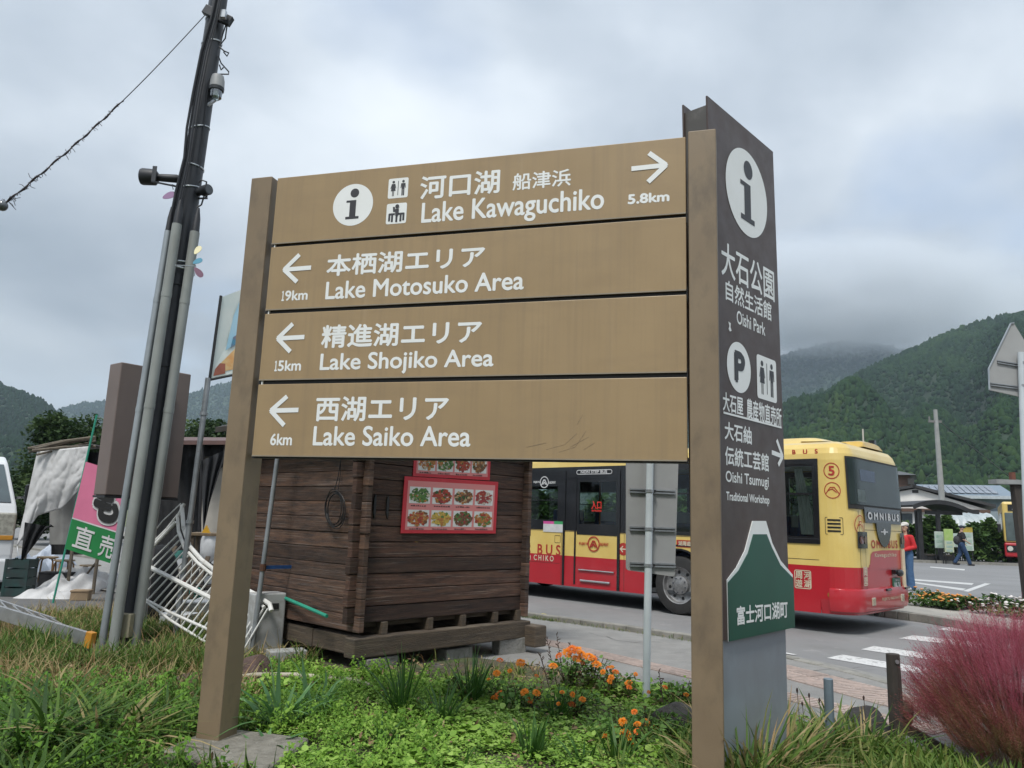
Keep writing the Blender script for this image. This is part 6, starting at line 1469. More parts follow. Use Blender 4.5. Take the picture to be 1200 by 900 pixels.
# white gabled building
F1 = frame_at(1050, Yg, R(-28)); b1 = thing('white_building', 'white gabled building with shallow dark roof edge behind the bus shelter', 'building', F1.o, R(-28))
def fp_(F_, x, y): return F_.px(x, y)
pts = [fp_(F1, *q) for q in ((1040, 577), (1073, 571), (1158, 596))]; zb_ = 0
MB().prism([(pts[0][0], 0), (pts[2][0], 0), (pts[2][0], pts[2][1] - .1), (pts[1][0], pts[1][1] - .1), (pts[0][0], pts[0][1] - .1)], 0, 9).build('wall', wallw, b1)
for a, b in ((pts[0], pts[1]), (pts[1], (fp_(F1, 1166, 593)[0], fp_(F1, 1166, 595)[1]))):
    MB().add([(a[0] - .2, -.35, a[1]), (b[0] + .05, -.35, b[1]), (b[0] + .05, 9.5, b[1]), (a[0] - .2, 9.5, a[1])] + [(a[0] - .2, -.35, a[1] + .22), (b[0] + .05, -.35, b[1] + .22), (b[0] + .05, 9.5, b[1] + .22), (a[0] - .2, 9.5, a[1] + .22)], [(0, 3, 2, 1), (4, 5, 6, 7), (0, 1, 5, 4), (1, 2, 6, 5), (2, 3, 7, 6), (3, 0, 4, 7)]).build('roof', gut, b1)
a = fp_(F1, 1069, 577.5); b = fp_(F1, 1076, 574.3); MB().box(a[0], b[0], -.04, .02, a[1], b[1]).build('vent', gut, b1)
a = fp_(F1, 1056, 613); b = fp_(F1, 1069, 602); MB().box(a[0], b[0], -.04, .02, a[1], b[1]).build('window', M('far_glass', (.07, .09, .10), .15), b1)
a = fp_(F1, 1050, 600); b = fp_(F1, 1160, 597.5); MB().box(a[0], b[0], -.5, .0, a[1] + .05, a[1] + .3).build('eave', M('eave_brown', (.12, .07, .05), .8), b1)
# brown house
F2 = frame_at(1046, Yg + 20, R(-28)); b2 = thing('brown_house', 'brown walled house with dark tiled roof rising behind the bus', 'house', F2.o, R(-28))
a = fp_(F2, 1030, 600); b = fp_(F2, 1066, 556); MB().box(a[0], b[0], 0, 7, 0, b[1]).build('wall', M('house_brown', (.19, .12, .10), .9, (.16, .10, .085), 2), b2)
a = fp_(F2, 1025, 557); b = fp_(F2, 1074, 557); t_ = fp_(F2, 1046, 549.5)
MB().add([(a[0], -.8, a[1]), (b[0], -.8, b[1]), (b[0], 7.8, b[1]), (a[0], 7.8, a[1]), (a[0] + 1.6, 3.5, t_[1]), (t_[0] + .6, 3.5, t_[1])], [(0, 1, 5, 4), (1, 2, 5), (2, 3, 4, 5), (3, 0, 4), (0, 3, 2, 1)]).build('roof', tile_, b2)
a = fp_(F2, 1064, 568); b = fp_(F2, 1071, 561); MB().box(a[0], b[0], -.6, .3, a[1], b[1]).build('balcony', gut, b2); MB().box(b[0] - 1.3, b[0] - .7, -.03, .02, 2.2, 3.3).build('window', M('far_glass'), b2)
# blue grey roof with solar panels
F3 = frame_at(1120, Yg + 26, R(-24)); b3 = thing('solar_roof_building', 'long low building with pale blue grey metal roof carrying solar panels', 'building', F3.o, R(-24))
a = fp_(F3, 1070, 581); b = fp_(F3, 1190, 563); ze, zt = a[1], b[1]
mb_ = M('roof_blue', (.21, .27, .33), .45, (.18, .235, .29), 2, metal=.2)
MB().add([(a[0], -1, ze), (b[0], -1, ze), (b[0], 10, zt), (a[0], 10, zt), (b[0], 20, ze), (a[0], 20, ze)], [(0, 1, 2, 3), (3, 2, 4, 5)]).build('roof', mb_, b3, solid=.15)
MB().box(a[0] + .5, b[0] - .5, 0, 19, 0, ze - .1).build('wall', M('wall_blue_grey', (.25, .30, .34), .7, (.2, .25, .29), 1.5), b3)
pan = M('solar_panel', (.18, .20, .26), .15, (.14, .16, .22), .8, coat=.5); PN = None
sl_ = (zt - ze) / 11
for r_ in range(3):
    for c_ in range(11):
        x0 = a[0] + 1.6 + c_ * (b[0] - a[0] - 3) / 11; y0 = 1.0 + r_ * 2.6
        o = MB().add([(0, 0, .0), ((b[0] - a[0] - 3) / 11 - .10, 0, .0), ((b[0] - a[0] - 3) / 11 - .10, 2.45, 2.45 * sl_), (0, 2.45, 2.45 * sl_)], [(0, 1, 2, 3)]).build('solar_panel', pan, b3) if PN is None else PN.copy()
        if PN is not None: C.objects.link(o)
        PN = PN or o; o.location = (x0, y0, ze + (y0 + 1) * sl_ + .12)
MB().box(a[0], b[0], -1.1, -.9, ze - .25, ze + .1).build('gutter', M('gutter_white', (.5, .55, .6), .5), b3)
a = fp_(F3, 1150, 600); MB().box(a[0], a[0] + 3.2, -1.3, -.4, 0, ze - 1.6).build('lean_to', M('wall_blue_grey'), b3)
# plastic greenhouse and far white sheet
F4 = frame_at(1122, Yg - 10, R(1)); a = fp_(F4, 1122, 612); b = fp_(F4, 1178, 603)
mb = MB().grid(lambda u, v: (a[0] + (b[0] - a[0]) * u, 3.2 * (1 - math.cos(math.pi * v)) / 2, b[1] * math.sin(math.pi * v) ** .6 * (1 - .05 * math.sin(u * 40)) * (1 if .02 < u < .98 else .8)), 24, 10)
gh_ = mb.build('greenhouse', M('greenhouse_film', (.45, .50, .52), .4, (.36, .41, .43), 1.5), smooth=True, loc=F4.o, rot=(0, 0, R(1))); tag(gh_, 'low greenhouse under pale plastic film behind the bean hedge', 'greenhouse')
# concrete utility pole
cp = gY(1105.5, 52); czt = at(1096, 480, 52).z; up2 = thing('concrete_pole', 'slim concrete utility pole before the wooded mountain, beyond the bus shelter', 'utility pole', cp)
tx = at(1096, 480, 52).x - cp.x
MB().tube([(0, 0, 0), (tx, 0, czt)], [.24, .13], 12).build('shaft', M('pole_concrete', (.33, .34, .34), .8, (.27, .28, .28), 2), up2, smooth=True)
MB().box(tx - .5, tx + .35, -.08, .08, czt - .9, czt - .75).tube([(tx - .45, 0, czt - .75), (tx - .45, 0, czt - .5)], .06, 6).build('cross_arm', M('far_fitting', (.2, .2, .2), .7), up2)
wr = MB(); q0 = Vector((tx, 0, czt - .6)); wr.tube([q0, q0 + Vector((18, 20, -2.4)), q0 + Vector((40, 45, -1.5))], .03, 4); wr.build('line_wire', dark, up2)

bush('roadside_hedge', 'bright green hedge seen through the bus door glass', gY(690, 27, .14), 2.6, 5.0, 1.4, 5000, .22, lf_mid, 31); bush('roadside_hedge', 'green hedge seen through the bus windows left of the pylon', gY(790, 27, .14), 2.5, 4.6, 1.4, 4500, .22, lf_mid, 32)
# ------------------------------------------------------------------ bus shelter, bench, boards
Ysh = 41.5; shb = gY(1088, Ysh, LZ); sh = thing('bus_shelter', 'black bus shelter with gently arched roof on dark posts', 'bus shelter', shb)
FS = Face((shb.x, shb.y, 0), 0.0)
x0 = FS.px(1056, 590)[0]; x1 = FS.px(1131, 600)[0]; zc = FS.px(1080, 584)[1] - LZ; ze0 = FS.px(1056, 592)[1] - LZ; ze1 = FS.px(1130, 598)[1] - LZ
bkm = M('shelter_black', (.028, .028, .030), .5, (.02, .02, .022), 3)
def roofz(u): return ze0 + (ze1 - ze0) * u + (zc - ze0 + .02) * .85 * (1 - (2 * min(1, u * 1.15) - 1) ** 2)
MB().grid(lambda u, v: (x0 + (x1 - x0) * u, -1.2 + 3.2 * v, roofz(u)), 20, 2).build('roof', bkm, sh, solid=.12)
mb = MB()
for i in range(12):
    u = i / 12; xa_, xb_ = x0 + (x1 - x0) * u, x0 + (x1 - x0) * (u + 1 / 12); mb.beam((xa_, -1.22, roofz(u) - .12), (xb_, -1.22, roofz(u + 1 / 12) - .12), .08, .20)
mb.build('fascia', bkm, sh)
for px_ in (1071.5, 1092.5):
    x = FS.px(px_, 640)[0]
    for y in (-.7, 1.4): MB().box(x - .085, x + .085, y - .085, y + .085, 0, 2.75).build('post', bkm, sh)
MB().box(x0 + .9, x1 - .6, -.78, -.62, 2.5, 2.7).build('beam', bkm, sh)
bn = thing('bench', 'low black bench under the bus shelter', 'bench', gY(1095, Ysh - .3, LZ)); MB().box(-.65, .75, -.25, .25, .36, .44).build('seat', M('bench_wood', (.06, .05, .04), .8), bn)
for x in (-.45, .1, .55): MB().box(x - .17, x + .17, -.22, .22, 0, .36).build('leg', bkm, bn)
bp1 = M('board_pale_green', (.40, .50, .42), .5, (.46, .54, .5), 3); bp2 = M('board_lime', (.30, .48, .12), .5, (.4, .5, .2), 3); bp3 = M('board_yellow', (.62, .48, .08), .5); bw = M('board_white', (.55, .58, .56), .5, (.4, .5, .4), 9)
def board(label, x0, y0, x1, y1, Y, m1, m2, split):
    p = gY((x0 + x1) / 2, Y, LZ); t = thing('notice_board', label, 'notice board', p, 0, 'notice boards at the bus shelter'); F_ = Face((p.x, p.y, 0), 0); a = F_.px(x0, y1); b = F_.px(x1, y0); a = (a[0], a[1] - LZ); b = (b[0], b[1] - LZ)
    zm = a[1] + (b[1] - a[1]) * split; MB().box(a[0], b[0], -.03, .03, a[1], zm).build('panel', m1, t); MB().box(a[0], b[0], -.032, .03, zm, b[1]).build('header', m2, t)
    for x in (a[0] + .04, b[0] - .04): MB().tube([(x, .05, 0), (x, .05, b[1])], .025, 6).build('leg', dark, t)
    n = 3
    for k in range(n): MB().box(a[0] + .07, b[0] - .07, -.038, -.033, a[1] + (zm - a[1]) * (k + .15) / n, a[1] + (zm - a[1]) * (k + .75) / n).build('notice_sheet', M('sheet_print', (.42, .5, .46), .6, (.25, .38, .3), 12), t)
board('pale green notice board next to the second shelter post', 1096, 623, 1105, 642, 40.4, bp1, bw, .85); board('narrow lime and yellow notice board beside the bench end', 1107.5, 620, 1116, 647, 40.0, M('board_lime_white', (.5, .54, .42), .5, (.42, .5, .3), 4), bp2, .5)
board('small white notice board just left of the walking man', 1117, 625, 1122, 641, 40.6, bw, bp1, .8); board('yellow topped white notice board right behind the walking man', 1127, 618, 1139, 645, 40.8, bw, bp3, .78)
# bean hedge behind the shelter
bush('bean_hedge', 'leafy green climbing hedge behind the bus shelter', gY(1092, 45.5, LZ), 2.5, 5.5, 1.4, 7000, .24, lf_mid, 11); bush('bean_hedge', 'leafy green hedge behind the yellow topped notice board', gY(1152, 46, LZ), 2.35, 3.6, 1.6, 5500, .24, lf_mid, 12)
bush('grass_verge', 'low grassy verge bush at the lot end before the far bus', gY(1172, 46, LZ), .55, 3.6, 1.2, 1800, .2, lf_mid, 13, 'shrub'); bush('bean_hedge', 'dark green hedge running behind the nearest bus rear', gY(1030, 47, LZ), 2.0, 6, 1.4, 3500, .25, lf_dark, 14)
kr = MB().box(-3.5, 3.5, 0, .15, 0, .14).build('lot_kerb', conc, loc=gY(1145, 40.6, LZ)); kr['kind'] = 'structure'
# wooden structure at the right edge
gsp = gY(1197, 17.5, LZ); gt_ = thing('sign_gate', 'dark raking post under a pale grey timber roof board at the right edge', 'post', gsp)
Fg = Face((gsp.x, gsp.y, 0), 0.0)
a = Fg.px(1163, 567); b = Fg.px(1240, 562); MB().box(a[0], b[0], -.15, .15, a[1] - LZ, a[1] - LZ + .10).build('roof_board', M('board_grey', (.30, .31, .31), .8, (.22, .23, .23), 5), gt_)
t_ = Fg.px(1190, 568); b_2 = Fg.px(1205, 700); MB().beam((t_[0] , 0, t_[1] - LZ), (b_2[0], 0, 0), .17, .17, (0, 1, 0)).build('post', dkw, gt_, bevel=.01); MB().beam((t_[0], .02, t_[1] - LZ - .05), (t_[0] + .5, .02, t_[1] - LZ - .03), .1, .1).build('beam', dkw, gt_)
MB().box(t_[0] - .07, t_[0] + .02, 0, .1, t_[1] - LZ + .1, t_[1] - LZ + .28).build('cap', M('cap_red', (.16, .06, .04), .8), gt_)
# far bus, nose on
B2 = gY(1208, 44, LZ); f2 = thing('omnibus', 'small far bus, yellow over red, parked nose on at the right edge', 'bus', B2, R(-31))
Fb = Face((B2.x, B2.y, 0), R(-31)); xl = Fb.px(1177, 640)[0]; h2 = Fb.px(1190, 588)[1] - LZ
def b2box(x0, x1, z0, z1, y0, y1, m, nm, bv=.0): return MB().box(x0, x1, y0, y1, z0, z1).build(nm, m, f2, bevel=bv)
Wd = 2.4
b2box(xl, xl + Wd, .35, 1.15, 0, 9, bred, 'lower_body', .08); b2box(xl + .01, xl + Wd - .01, 1.15, h2, .02, 9, yel, 'upper_body', .12); b2box(xl + .12, xl + Wd - .12, 1.25, h2 - .62, -.02, .1, M('far_windscreen', (.10, .13, .13), .08, (.05, .07, .07), 1.5, coat=1), 'windscreen', .03); b2box(xl + .3, xl + Wd - .3, h2 - .52, h2 - .16, -.02, .1, blk_, 'destination_board')
text(f2, 'A', xl + .5, h2 - .46, xl + .75, h2 - .22, whp, y=-.03, bold=.02)
b2box(xl + .1, xl + Wd - .1, .62, 1.0, -.03, .05, blk_, 'grille_panel'); b2box(xl - .01, xl + .08, 1.2, h2 - .6, 1.0, 8.5, blk_, 'side_windows')
for x in (xl + .28, xl + Wd - .28): MB().tube([(x, -.06, .82), (x, -.02, .82)], .14, 12).build('headlight', M('headlight_far', (.6, .6, .55), .2), f2)
for x in (xl + .2, xl + Wd - .2): MB().tube([(x - .14, .9, .45), (x + .14, .9, .45)], .45, 18).build('wheel', rub, f2, smooth=True)
b2box(xl - .28, xl - .1, 1.7, 2.2, -.3, -.15, blk_, 'mirror', .03)

# ------------------------------------------------------------------ two people
def cap_(mb, p, q, r1, r2, n=10):
    p = Vector(p); q = Vector(q); d = q - p; k = []
    pts = []; rs = []
    L_ = max(d.length, 1e-4); dn = d / L_
    for a in (90, 60, 30): pts.append(p - dn * r1 * math.sin(R(a))); rs.append(max(r1 * math.cos(R(a)), .001))
    for f in (0, .33, .66, 1): pts.append(p + d * f); rs.append(r1 + (r2 - r1) * f)
    for a in (30, 60, 90): pts.append(q + dn * r2 * math.sin(R(a))); rs.append(max(r2 * math.cos(R(a)), .001))
    mb.tube(pts, rs, n); return mb
def soft(mb, name, mat, par, vox=.014, sm=3):
    o = mb.build(name, mat, par); m_ = o.modifiers.new('join', 'REMESH'); m_.mode = 'VOXEL'; m_.voxel_size = vox; m_.use_smooth_shade = True
    s = o.modifiers.new('soften', 'SMOOTH'); s.iterations = sm; s.factor = .5; return o
skin = M('skin', (.48, .30, .21), .55, (.44, .27, .19), 12); hairm = M('hair_black', (.015, .012, .011), .5, (.03, .024, .02), 40)
jean = M('denim', (.06, .13, .25), .9, (.045, .10, .20), 14, bump=.2); jean2 = M('denim_dark', (.025, .06, .13), .9, (.02, .045, .10), 14, bump=.2)
def hand(mb, w_, d, up, s=1.0):
    """palm with five bent fingers; w_ wrist, d direction of the hand, up the back of the hand"""
    d = Vector(d).normalized(); up = Vector(up).normalized(); sd_ = d.cross(up).normalized(); w_ = Vector(w_)
    cap_(mb, w_, w_ + d * .07 * s, .026 * s, .034 * s, 8)
    for k, l in enumerate((.060, .072, .068, .052)):
        b = w_ + d * .085 * s + sd_ * (k - 1.5) * .019 * s; m_ = b + d * l * .5 * s; cap_(mb, b, m_, .009 * s, .008 * s, 6); cap_(mb, m_, m_ + (d * .7 - up * .6) * l * .5 * s, .008 * s, .006 * s, 6)
    b = w_ + d * .03 * s - sd_ * .03 * s; cap_(mb, b, b + (d * .6 - sd_ * .7) * .05 * s, .011 * s, .008 * s, 6)
def head(mb, c, fwd, s=1.0):
    c = Vector(c); fwd = Vector(fwd).normalized(); mb.ball(c + Vector((0, 0, .02 * s)), (.078 * s, .078 * s, .105 * s), 14, 10); mb.ball(c + fwd * .022 * s - Vector((0, 0, .055 * s)), (.055 * s, .055 * s, .055 * s), 12, 8)
    mb.ball(c + fwd * .088 * s - Vector((0, 0, .012 * s)), (.014 * s, .014 * s, .02 * s), 8, 6); sd_ = fwd.cross(Vector((0, 0, 1)))
    for k in (-1, 1): mb.ball(c + sd_ * .078 * s * k, (.014 * s, .014 * s, .03 * s), 8, 6)
def face_parts(par, c, fwd, s=1.0):
    c = Vector(c); fwd = Vector(fwd).normalized(); sd_ = fwd.cross(Vector((0, 0, 1)))
    for k in (-1, 1): MB().ball(c + fwd * .070 * s + sd_ * .03 * s * k + Vector((0, 0, .012)), (.011, .011, .008), 8, 6).build('eye', hairm, par)
    MB().beam(c + fwd * .078 * s - sd_ * .02 - Vector((0, 0, .055)), c + fwd * .078 * s + sd_ * .02 - Vector((0, 0, .055)), .01, .008).build('mouth', M('lips', (.35, .12, .10), .5), par)
# woman in red: stands facing the bus side, forearm across her waist
wl = gp(1064.5, 691.5, LZ); hW = (at(1064.5, 612, wl.y).z - LZ); k = hW / 1.66
wo = thing('person', 'woman in red long-sleeved top, blue jeans and white cap standing behind the bus', 'person', wl, 0)
def S_(x, y, z): return (x * k, y * k, z * k)
fw_ = Vector((-.86, -.5, 0)).normalized(); sw_ = fw_.cross(Vector((0, 0, 1)))
def PW(f, s, z): return fw_ * f * k + sw_ * s * k + Vector((0, 0, z * k))
body = MB(); head(body, PW(.02, 0, 1.52), fw_, .96 * k); cap_(body, PW(0, 0, 1.30), PW(.01, 0, 1.44), .05 * k, .045 * k); cap_(body, PW(0, 0, .95), PW(0, 0, 1.25), .10 * k, .11 * k)
for s in (-1, 1):
    cap_(body, PW(0, .08 * s, .88), PW(.02, .09 * s, .48), .08 * k, .055 * k); cap_(body, PW(.02, .09 * s, .48), PW(-.01, .09 * s, .09), .05 * k, .035 * k)
    cap_(body, PW(0, .15 * s, 1.30), PW(-.03, .20 * s, 1.04), .045 * k, .035 * k)
for s, hd in ((1, PW(.24, .05, 1.04)), (-1, PW(.22, -.08, .98))):
    cap_(body, PW(-.03, .20 * s, 1.04), hd, .034 * k, .026 * k); hand(body, hd, fw_ - sw_ * s * .4, (0, 0, 1), k)
soft(body, 'body', skin, wo, .011, 2); face_parts(wo, PW(.02, 0, 1.52), fw_, .96 * k)
tp_ = MB(); cap_(tp_, PW(0, 0, .98), PW(0, 0, 1.22), .125 * k, .135 * k); cap_(tp_, PW(0, -.12, 1.29), PW(0, .12, 1.29), .065 * k, .065 * k)
for s, hd in ((1, PW(.22, .06, 1.04)), (-1, PW(.20, -.09, .98))): cap_(tp_, PW(0, .15 * s, 1.29), PW(-.03, .21 * s, 1.05), .062 * k, .055 * k); cap_(tp_, PW(-.03, .21 * s, 1.05), hd, .054 * k, .045 * k)
soft(tp_, 'red_top', M('cloth_red', (.52, .02, .025), .8, (.44, .016, .02), 14, bump=.2), wo, .012)
jn = MB(); cap_(jn, PW(0, -.04, .90), PW(0, .04, .90), .125 * k, .125 * k)
for s in (-1, 1): cap_(jn, PW(0, .075 * s, .86), PW(.02, .09 * s, .48), .098 * k, .075 * k); cap_(jn, PW(.02, .09 * s, .48), PW(0, .095 * s, .08), .075 * k, .088 * k)
soft(jn, 'jeans', jean, wo, .013); sh_ = MB()
for s in (-1, 1): cap_(sh_, PW(-.04, .09 * s, .045), PW(.15, .10 * s, .035), .045 * k, .038 * k)
soft(sh_, 'shoes', M('shoe_white', (.6, .6, .6), .6), wo, .012)
hr = MB(); hr.ball(PW(-.015, 0, 1.55), (.092 * k, .092 * k, .10 * k), 14, 10); cap_(hr, PW(-.06, 0, 1.50), PW(-.09, .02, 1.22), .065 * k, .03 * k); soft(hr, 'hair', hairm, wo, .012)
cp_ = MB().ball(PW(0, 0, 1.60), (.098 * k, .098 * k, .068 * k), 14, 8); cap_(cp_, PW(.07, -.05, 1.585), PW(.13, 0, 1.57), .02 * k, .016 * k); cap_(cp_, PW(.07, .05, 1.585), PW(.13, 0, 1.57), .02 * k, .016 * k); soft(cp_, 'cap', M('cap_white', (.62, .60, .56), .8), wo, .01)
# man walking to the right with a shoulder bag
ml = gp(1128, 662.5, LZ); hM = (at(1128, 615.5, ml.y).z - LZ); k = hM / 1.74
mn = thing('person', 'man in black T-shirt, dark cap and blue jeans walking past the shelter with a bag', 'person', ml, 0)
fw_ = Vector((1, -.18, 0)).normalized(); sw_ = fw_.cross(Vector((0, 0, 1)))
body = MB(); head(body, PW(.06, 0, 1.60), fw_, k); cap_(body, PW(.03, 0, 1.38), PW(.05, 0, 1.52), .06 * k, .055 * k); cap_(body, PW(0, 0, 1.0), PW(.03, 0, 1.32), .13 * k, .14 * k)
legs = ((1, (.16, .42), (.27, .10)), (-1, (-.02, .50), (-.26, .13)))
for s, kn, an in legs: cap_(body, PW(0, .09 * s, .92), PW(kn[0], .09 * s, .50), .085 * k, .06 * k); cap_(body, PW(kn[0], .09 * s, .50), PW(an[0], .09 * s, an[1]), .055 * k, .04 * k)
arms = ((1, PW(.02, .24, 1.12), PW(.22, .20, 1.0)), (-1, PW(.0, -.24, 1.12), PW(.18, -.20, .94)))
for s, el, hd in arms: cap_(body, PW(.03, .19 * s, 1.38), el, .05 * k, .04 * k); cap_(body, el, hd, .038 * k, .03 * k); hand(body, hd, Vector((.8, 0, -.5)), (0, 0, 1), k)
soft(body, 'body', skin, mn, .013, 2); face_parts(mn, PW(.06, 0, 1.60), fw_, k)
tp_ = MB(); cap_(tp_, PW(-.01, 0, .98), PW(.03, 0, 1.28), .165 * k, .17 * k); cap_(tp_, PW(.03, -.14, 1.37), PW(.03, .14, 1.37), .08 * k, .08 * k)
for s, el, hd in arms: cap_(tp_, PW(.03, .18 * s, 1.37), Vector(PW(.03, .19 * s, 1.37)).lerp(el, .75), .075 * k, .07 * k)
soft(tp_, 'black_shirt', M('cloth_black', (.015, .015, .017), .9, (.02, .02, .022), 14), mn, .014)
jn = MB(); cap_(jn, PW(0, -.05, .92), PW(0, .05, .92), .145 * k, .145 * k)
for s, kn, an in legs: cap_(jn, PW(0, .085 * s, .88), PW(kn[0], .09 * s, .50), .11 * k, .088 * k); cap_(jn, PW(kn[0], .09 * s, .50), PW(an[0], .09 * s, an[1]), .088 * k, .078 * k)
soft(jn, 'jeans', jean2, mn, .014); sh_ = MB()
for s, kn, an in legs: z_ = .045 if s == 1 else .06; cap_(sh_, PW(an[0] - .05, .09 * s, z_), PW(an[0] + .16, .09 * s, z_ - .01), .048 * k, .042 * k)
soft(sh_, 'shoes', hairm, mn, .013); cp_ = MB().ball(PW(.05, 0, 1.665), (.10 * k, .10 * k, .075 * k), 14, 8); cap_(cp_, PW(.13, 0, 1.655), PW(.2, 0, 1.64), .045 * k, .035 * k); soft(cp_, 'cap', M('cap_navy', (.02, .03, .05), .8), mn, .012)
bg_ = thing('shoulder_bag', 'rounded dark grey shoulder bag carried on the walking man’s back', 'bag', ml + PW(-.17, 0, .0)); MB().ball((0, 0, 1.08 * k), (.13 * k, .17 * k, .20 * k), 14, 10).build('bag_body', M('bag_grey', (.04, .042, .046), .8), bg_, smooth=True); MB().tube([PW(-.02, .05, 1.25) , PW(.12, .10, 1.49), PW(.30, .15, 1.30), PW(.33, .2, 1.1)], .014 * k, 5).build('strap', blk_, bg_)

# ------------------------------------------------------------------ flower bed on the island
def cell(pts, off1, off2): return offset(pts, off1), offset(pts, off2)
isl_line = [p for p in far_s if 6.6 < p.y < 19]
r_ = np.random.default_rng(5); P = []; Rn = []; PF_ = []; 
for k in range(9500):
    i = int(r_.integers(0, len(isl_line) - 1)); p = isl_line[i].lerp(isl_line[i + 1], float(r_.random())); t = (isl_line[i + 1] - isl_line[i]).normalized(); n = Vector((-t.y, t.x, 0)); d = 1.15 + 1.15 * float(r_.random()); q = p + n * d
    if q.x < 6.9: continue
    hh = .14 + (.10 + .22 * math.sin(math.pi * (d - 1.15) / 1.15) * (.75 + .3 * math.sin(q.y * 4))) * float(r_.random()) ** .4; P.append((q.x, q.y, hh)); Rn.append(float(min(1, max(0, .5 + .3 * math.sin(q.x * 5 + q.y * 6) + .4 * (r_.random() - .5)))))
n_l = len(P); ob = scatter('flower_bed_foliage', LEAVES, P, r_.random(n_l) * 6.28, r_.normal(size=n_l) * .6, .06 * (.6 + .8 * r_.random(n_l)), lf_mid, Rn, kind='stuff')
flw = M('tiny_flowers', rough=.6, attr=[(0, (.65, .62, .6)), (.62, (.62, .58, .56)), (.66, (.62, .2, .04)), (1, (.6, .28, .06))])
ix = r_.choice(n_l, 620); P2 = [(P[i][0], P[i][1], P[i][2] + .05) for i in ix if P[i][2] > .24]; Rn2 = [(.2 if (math.sin(p[1] * 1.7 + .6) < .62) else .9) for p in P2]; n2_ = len(P2)
scatter('bedding_flowers', [crown_t(40), crown_t(41)], P2, r_.random(n2_) * 6.28, r_.normal(size=n2_) * .3, np.stack([.05 + .03 * r_.random(n2_)] * 2 + [.03 * np.ones(n2_)], 1), flw, Rn2, kind='stuff')

# ------------------------------------------------------------------ air: haze over everything, mist on the far summit
def vol_mat(name, col, dens):
    m = bpy.data.materials.new(name); m.use_nodes = True; n = m.node_tree.nodes; n.remove(n['Principled BSDF'])
    v = n.new('ShaderNodeVolumePrincipled'); v.inputs['Color'].default_value = (*col, 1); v.inputs['Density'].default_value = dens; v.inputs['Anisotropy'].default_value = 0.0
    m.node_tree.links.new(v.outputs[0], n['Material Output'].inputs['Volume']); return m
hz = MB().box(-3600, 3600, -400, 4200, -1.2, 640).build('haze', vol_mat('haze_air', (.70, .84, 1.0), HAZE)); hz['kind'] = 'stuff'
def mist_mat(dens):
    m = bpy.data.materials.new('mist'); m.use_nodes = True; t = m.node_tree; n = t.nodes; l = t.links; n.remove(n['Principled BSDF'])
    v = n.new('ShaderNodeVolumePrincipled'); v.inputs['Color'].default_value = (.90, .93, .97, 1)
    tc_ = n.new('ShaderNodeTexCoord'); ln = n.new('ShaderNodeVectorMath'); ln.operation = 'LENGTH'; l.new(tc_.outputs['Object'], ln.inputs[0])
    mr = n.new('ShaderNodeMapRange'); mr.interpolation_type = 'SMOOTHSTEP'; mr.inputs[1].default_value = 1.0; mr.inputs[2].default_value = .45; mr.inputs[3].default_value = 0; mr.inputs[4].default_value = 1; l.new(ln.outputs['Value'], mr.inputs[0])
    nz = n.new('ShaderNodeTexNoise'); nz.inputs['Scale'].default_value = 3.2; nz.inputs['Detail'].default_value = 4; l.new(tc_.outputs['Object'], nz.inputs['Vector'])
    m2_ = n.new('ShaderNodeMapRange'); m2_.inputs[1].default_value = .35; m2_.inputs[2].default_value = .62; m2_.inputs[3].default_value = .15; m2_.inputs[4].default_value = 1; l.new(nz.outputs[0], m2_.inputs[0])
    mm = n.new('ShaderNodeMath'); mm.operation = 'MULTIPLY'; l.new(mr.outputs[0], mm.inputs[0]); l.new(m2_.outputs[0], mm.inputs[1])
    md = n.new('ShaderNodeMath'); md.operation = 'MULTIPLY'; md.inputs[1].default_value = dens; l.new(mm.outputs[0], md.inputs[0]); l.new(md.outputs[0], v.inputs['Density'])
    l.new(v.outputs[0], n['Material Output'].inputs['Volume']); return m
mist = MB().ball((0, 0, 0), 1, 32, 20).build('summit_mist', mist_mat(.022), loc=at(985, 352, 1900)); mist.scale = (560, 330, 170); mist['kind'] = 'stuff'

# ------------------------------------------------------------------ garden plants
gr = M('grass_blades', rough=.6, spec=.3, trans=.3, attr=[(0, (.024, .062, .012)), (.3, (.058, .125, .02)), (.5, (.12, .195, .035)), (.62, (.20, .23, .06)), (.72, (.30, .25, .11)), (.88, (.42, .33, .17)), (1, (.26, .14, .06))])
br_ = M('bright_leaves', rough=.55, spec=.35, trans=.3, attr=[(0, (.06, .15, .016)), (.35, (.13, .27, .03)), (.7, (.24, .41, .06)), (1, (.36, .52, .12))])
BL = [blade(b, .012) for b in (.2, .45, .7, 1.0)] + [droop(.9, .011), droop(.7, .009)]
def area_grass(name, n, xr_, yr_, dens, hr_, tone, mat, seed, templ=BL, wscale=1.0, kind='stuff'):
    r_ = np.random.default_rng(seed); P = []; S = []; Rn = []
    while len(P) < n:
        x = xr_[0] + (xr_[1] - xr_[0]) * r_.random(); y = yr_[0] + (yr_[1] - yr_[0]) * r_.random() ** 1.25
        a, b = ab((x, y))
        if a > a_edge(b) - .02 or b > 12.0: continue
        if r_.random() > dens(x, y): continue
        h = hr_(x, y) * (.5 + .9 * r_.random()); P.append((x, y, gh(x, y) - .01)); w_ = wscale * (.35 + .35 * r_.random() + .4 * h); S.append((h, w_, h)); Rn.append(tone(x, y, r_))
    P = np.array(P); n = len(P)
    S = np.array(S); S[:, 1] = np.maximum(S[:, 1], .12) * 1.0
    return scatter(name, templ, P, r_.random(n) * 6.28, np.abs(r_.normal(size=n)) * .28, S, mat, np.clip(Rn, 0, 1), kind=kind)
hutA, hutB = ab(hc)
def inhut(x, y): a, b = ab((x, y)); return hutA - .05 < a < hutA + HW + .05 and hutB - .05 < b < hutB + HD
